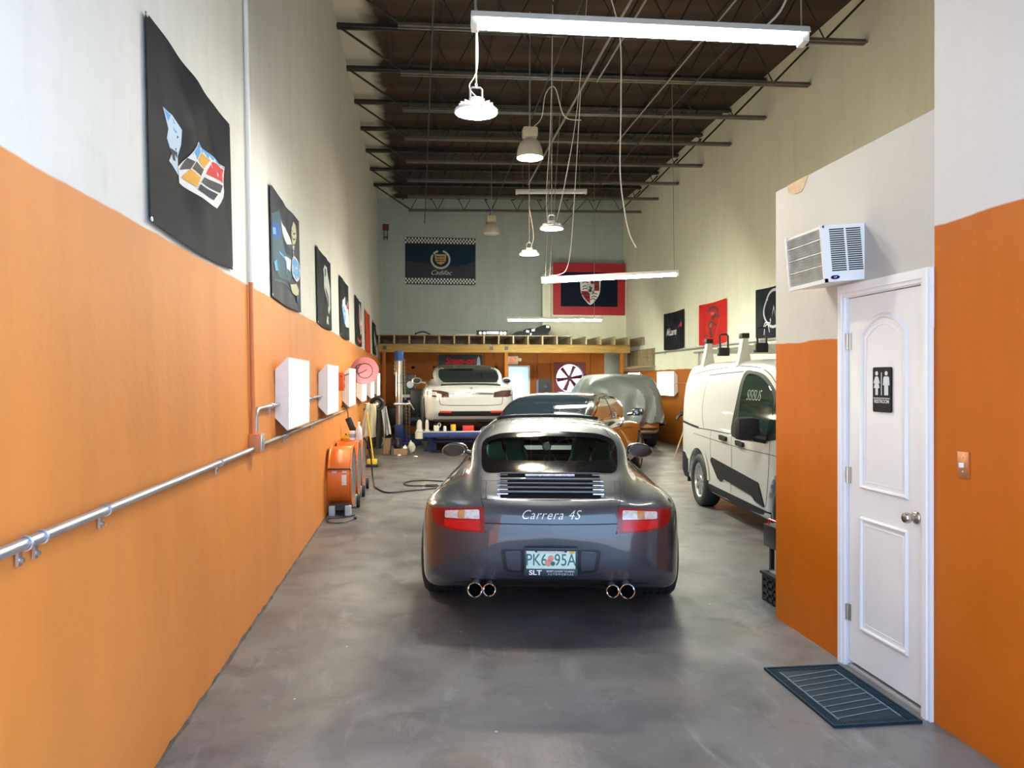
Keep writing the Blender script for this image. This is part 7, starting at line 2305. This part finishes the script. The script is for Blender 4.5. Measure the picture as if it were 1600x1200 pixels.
t = thing('milk_crate', 'black plastic crate on the floor at the corner of the restroom wall', 'crate', (2.69, 5.13, 0))
b = MB()
b.box((-0.215, -0.16, 0), (0.215, 0.16, 0.012))
for s_ in (-1, 1):
    for z in (0.015, 0.065, 0.115, 0.165):
        b.box((s_ * 0.215 - 0.008, -0.16, z), (s_ * 0.215 + 0.008, 0.16, z + 0.028)); b.box((-0.215, s_ * 0.16 - 0.008, z), (0.215, s_ * 0.16 + 0.008, z + 0.028))
    for k in range(5):
        y = -0.16 + 0.08 * k; b.box((s_ * 0.215 - 0.008, y - 0.01, 0), (s_ * 0.215 + 0.008, y + 0.01, 0.20))
        x = -0.21 + 0.105 * k; b.box((x - 0.01, s_ * 0.16 - 0.008, 0), (x + 0.01, s_ * 0.16 + 0.008, 0.20))
b.box((-0.235, -0.18, 0.19), (0.235, -0.145, 0.21)); b.box((-0.235, 0.145, 0.19), (0.235, 0.18, 0.21)); b.box((-0.235, -0.15, 0.19), (-0.20, 0.15, 0.21)); b.box((0.20, -0.15, 0.19), (0.235, 0.15, 0.21))
b.build('basket', M_BLACK, t)
b = MB(); b.box((-0.19, -0.13, 0.012), (0.19, 0.13, 0.215), None, 0.01); tag(b.build('toner_case', mat('grey_lidded_case', (0.10, 0.11, 0.12), 0.5, var=0.1)), 'dark grey case sitting in the black crate', 'case').location = (2.69, 5.13, 0)
t = thing('utility_cart', 'black utility cart behind the black crate at the restroom corner', 'cart', (2.99, 5.72, 0))
b = MB(); b.box((-0.20, -0.25, 0.24), (0.25, 0.25, 0.42), None, 0.01); b.build('bin', M_BLACK, t)
for x, y in ((-0.15, -0.2), (0.2, -0.2), (-0.15, 0.2), (0.2, 0.2)):
    b = MB(); b.box((x - 0.015, y - 0.015, 0.05), (x + 0.015, y + 0.015, 0.24)); lg = b.build('leg', M_BLACK, t)
    b = MB(); b.cyl((x - 0.015, y, 0.03), (x + 0.015, y, 0.03), 0.03, n=14); b.build('caster', M_RUBBER, lg)
b = MB(); b.tube([(-0.18, -0.2, 0.42), (-0.17, -0.2, 0.46), (-0.17, 0.2, 0.46), (-0.18, 0.2, 0.42)], 0.008, None, 6); b.build('handle', M_REDP, t)

# ================================================================== overhead runs
conduit('overhead_conduit', 'long pale conduit under the roof joists, running away from the entrance above the lamps', [(2.60, 3.9, 6.27), (2.60, 18.2, 6.27)], 0.018, M_WIRE)
conduit('overhead_conduit', 'second pale conduit under the roof joists, close beside the long one', [(2.78, 3.9, 6.27), (2.78, 11.8, 6.27)], 0.014, M_WIRE)
conduit('overhead_conduit', 'pale conduit under the roof joists nearer the right wall', [(3.9, 3.9, 6.29), (3.9, 14.9, 6.29)], 0.012, M_WIRE)
b = MB(); b.tube(catmull([(2.10, 8.62, 6.25), (2.30, 8.65, 5.6), (2.32, 8.65, 4.8), (2.31, 8.65, 4.0), (2.36, 8.65, 3.55), (2.42, 8.65, 3.28), (2.50, 8.65, 3.12)], 8), 0.007, None, 6)
tag(b.build('hanging_cord', M_CORDW), 'long white cord dangling free from the roof, before the right wall', 'cord')
b = MB(); b.tube(catmull([(2.60, 12.2, 6.25), (2.62, 12.4, 5.9), (2.65, 12.9, 4.8), (2.66, 13.3, 3.9), (2.60, 13.4, 3.55), (2.48, 13.42, 3.46), (2.36, 13.45, 3.44), (2.28, 13.49, 3.41)], 8), 0.007, None, 6)
tag(b.build('hanging_cord', M_CORDW), 'white cord hanging in a loop to the slanted strip lamp', 'cord')
b = MB(); b.tube(catmull([(2.74, 5.31, 6.9), (2.80, 5.31, 5.2), (2.92, 5.31, 4.75), (2.86, 5.31, 4.55), (2.74, 5.31, 4.52), (2.62, 5.32, 4.28), (2.52, 5.325, 4.17)], 8), 0.008, None, 6)
tag(b.build('hanging_cord', M_CORDW), 'white cord looped above the nearest strip lamp', 'cord')
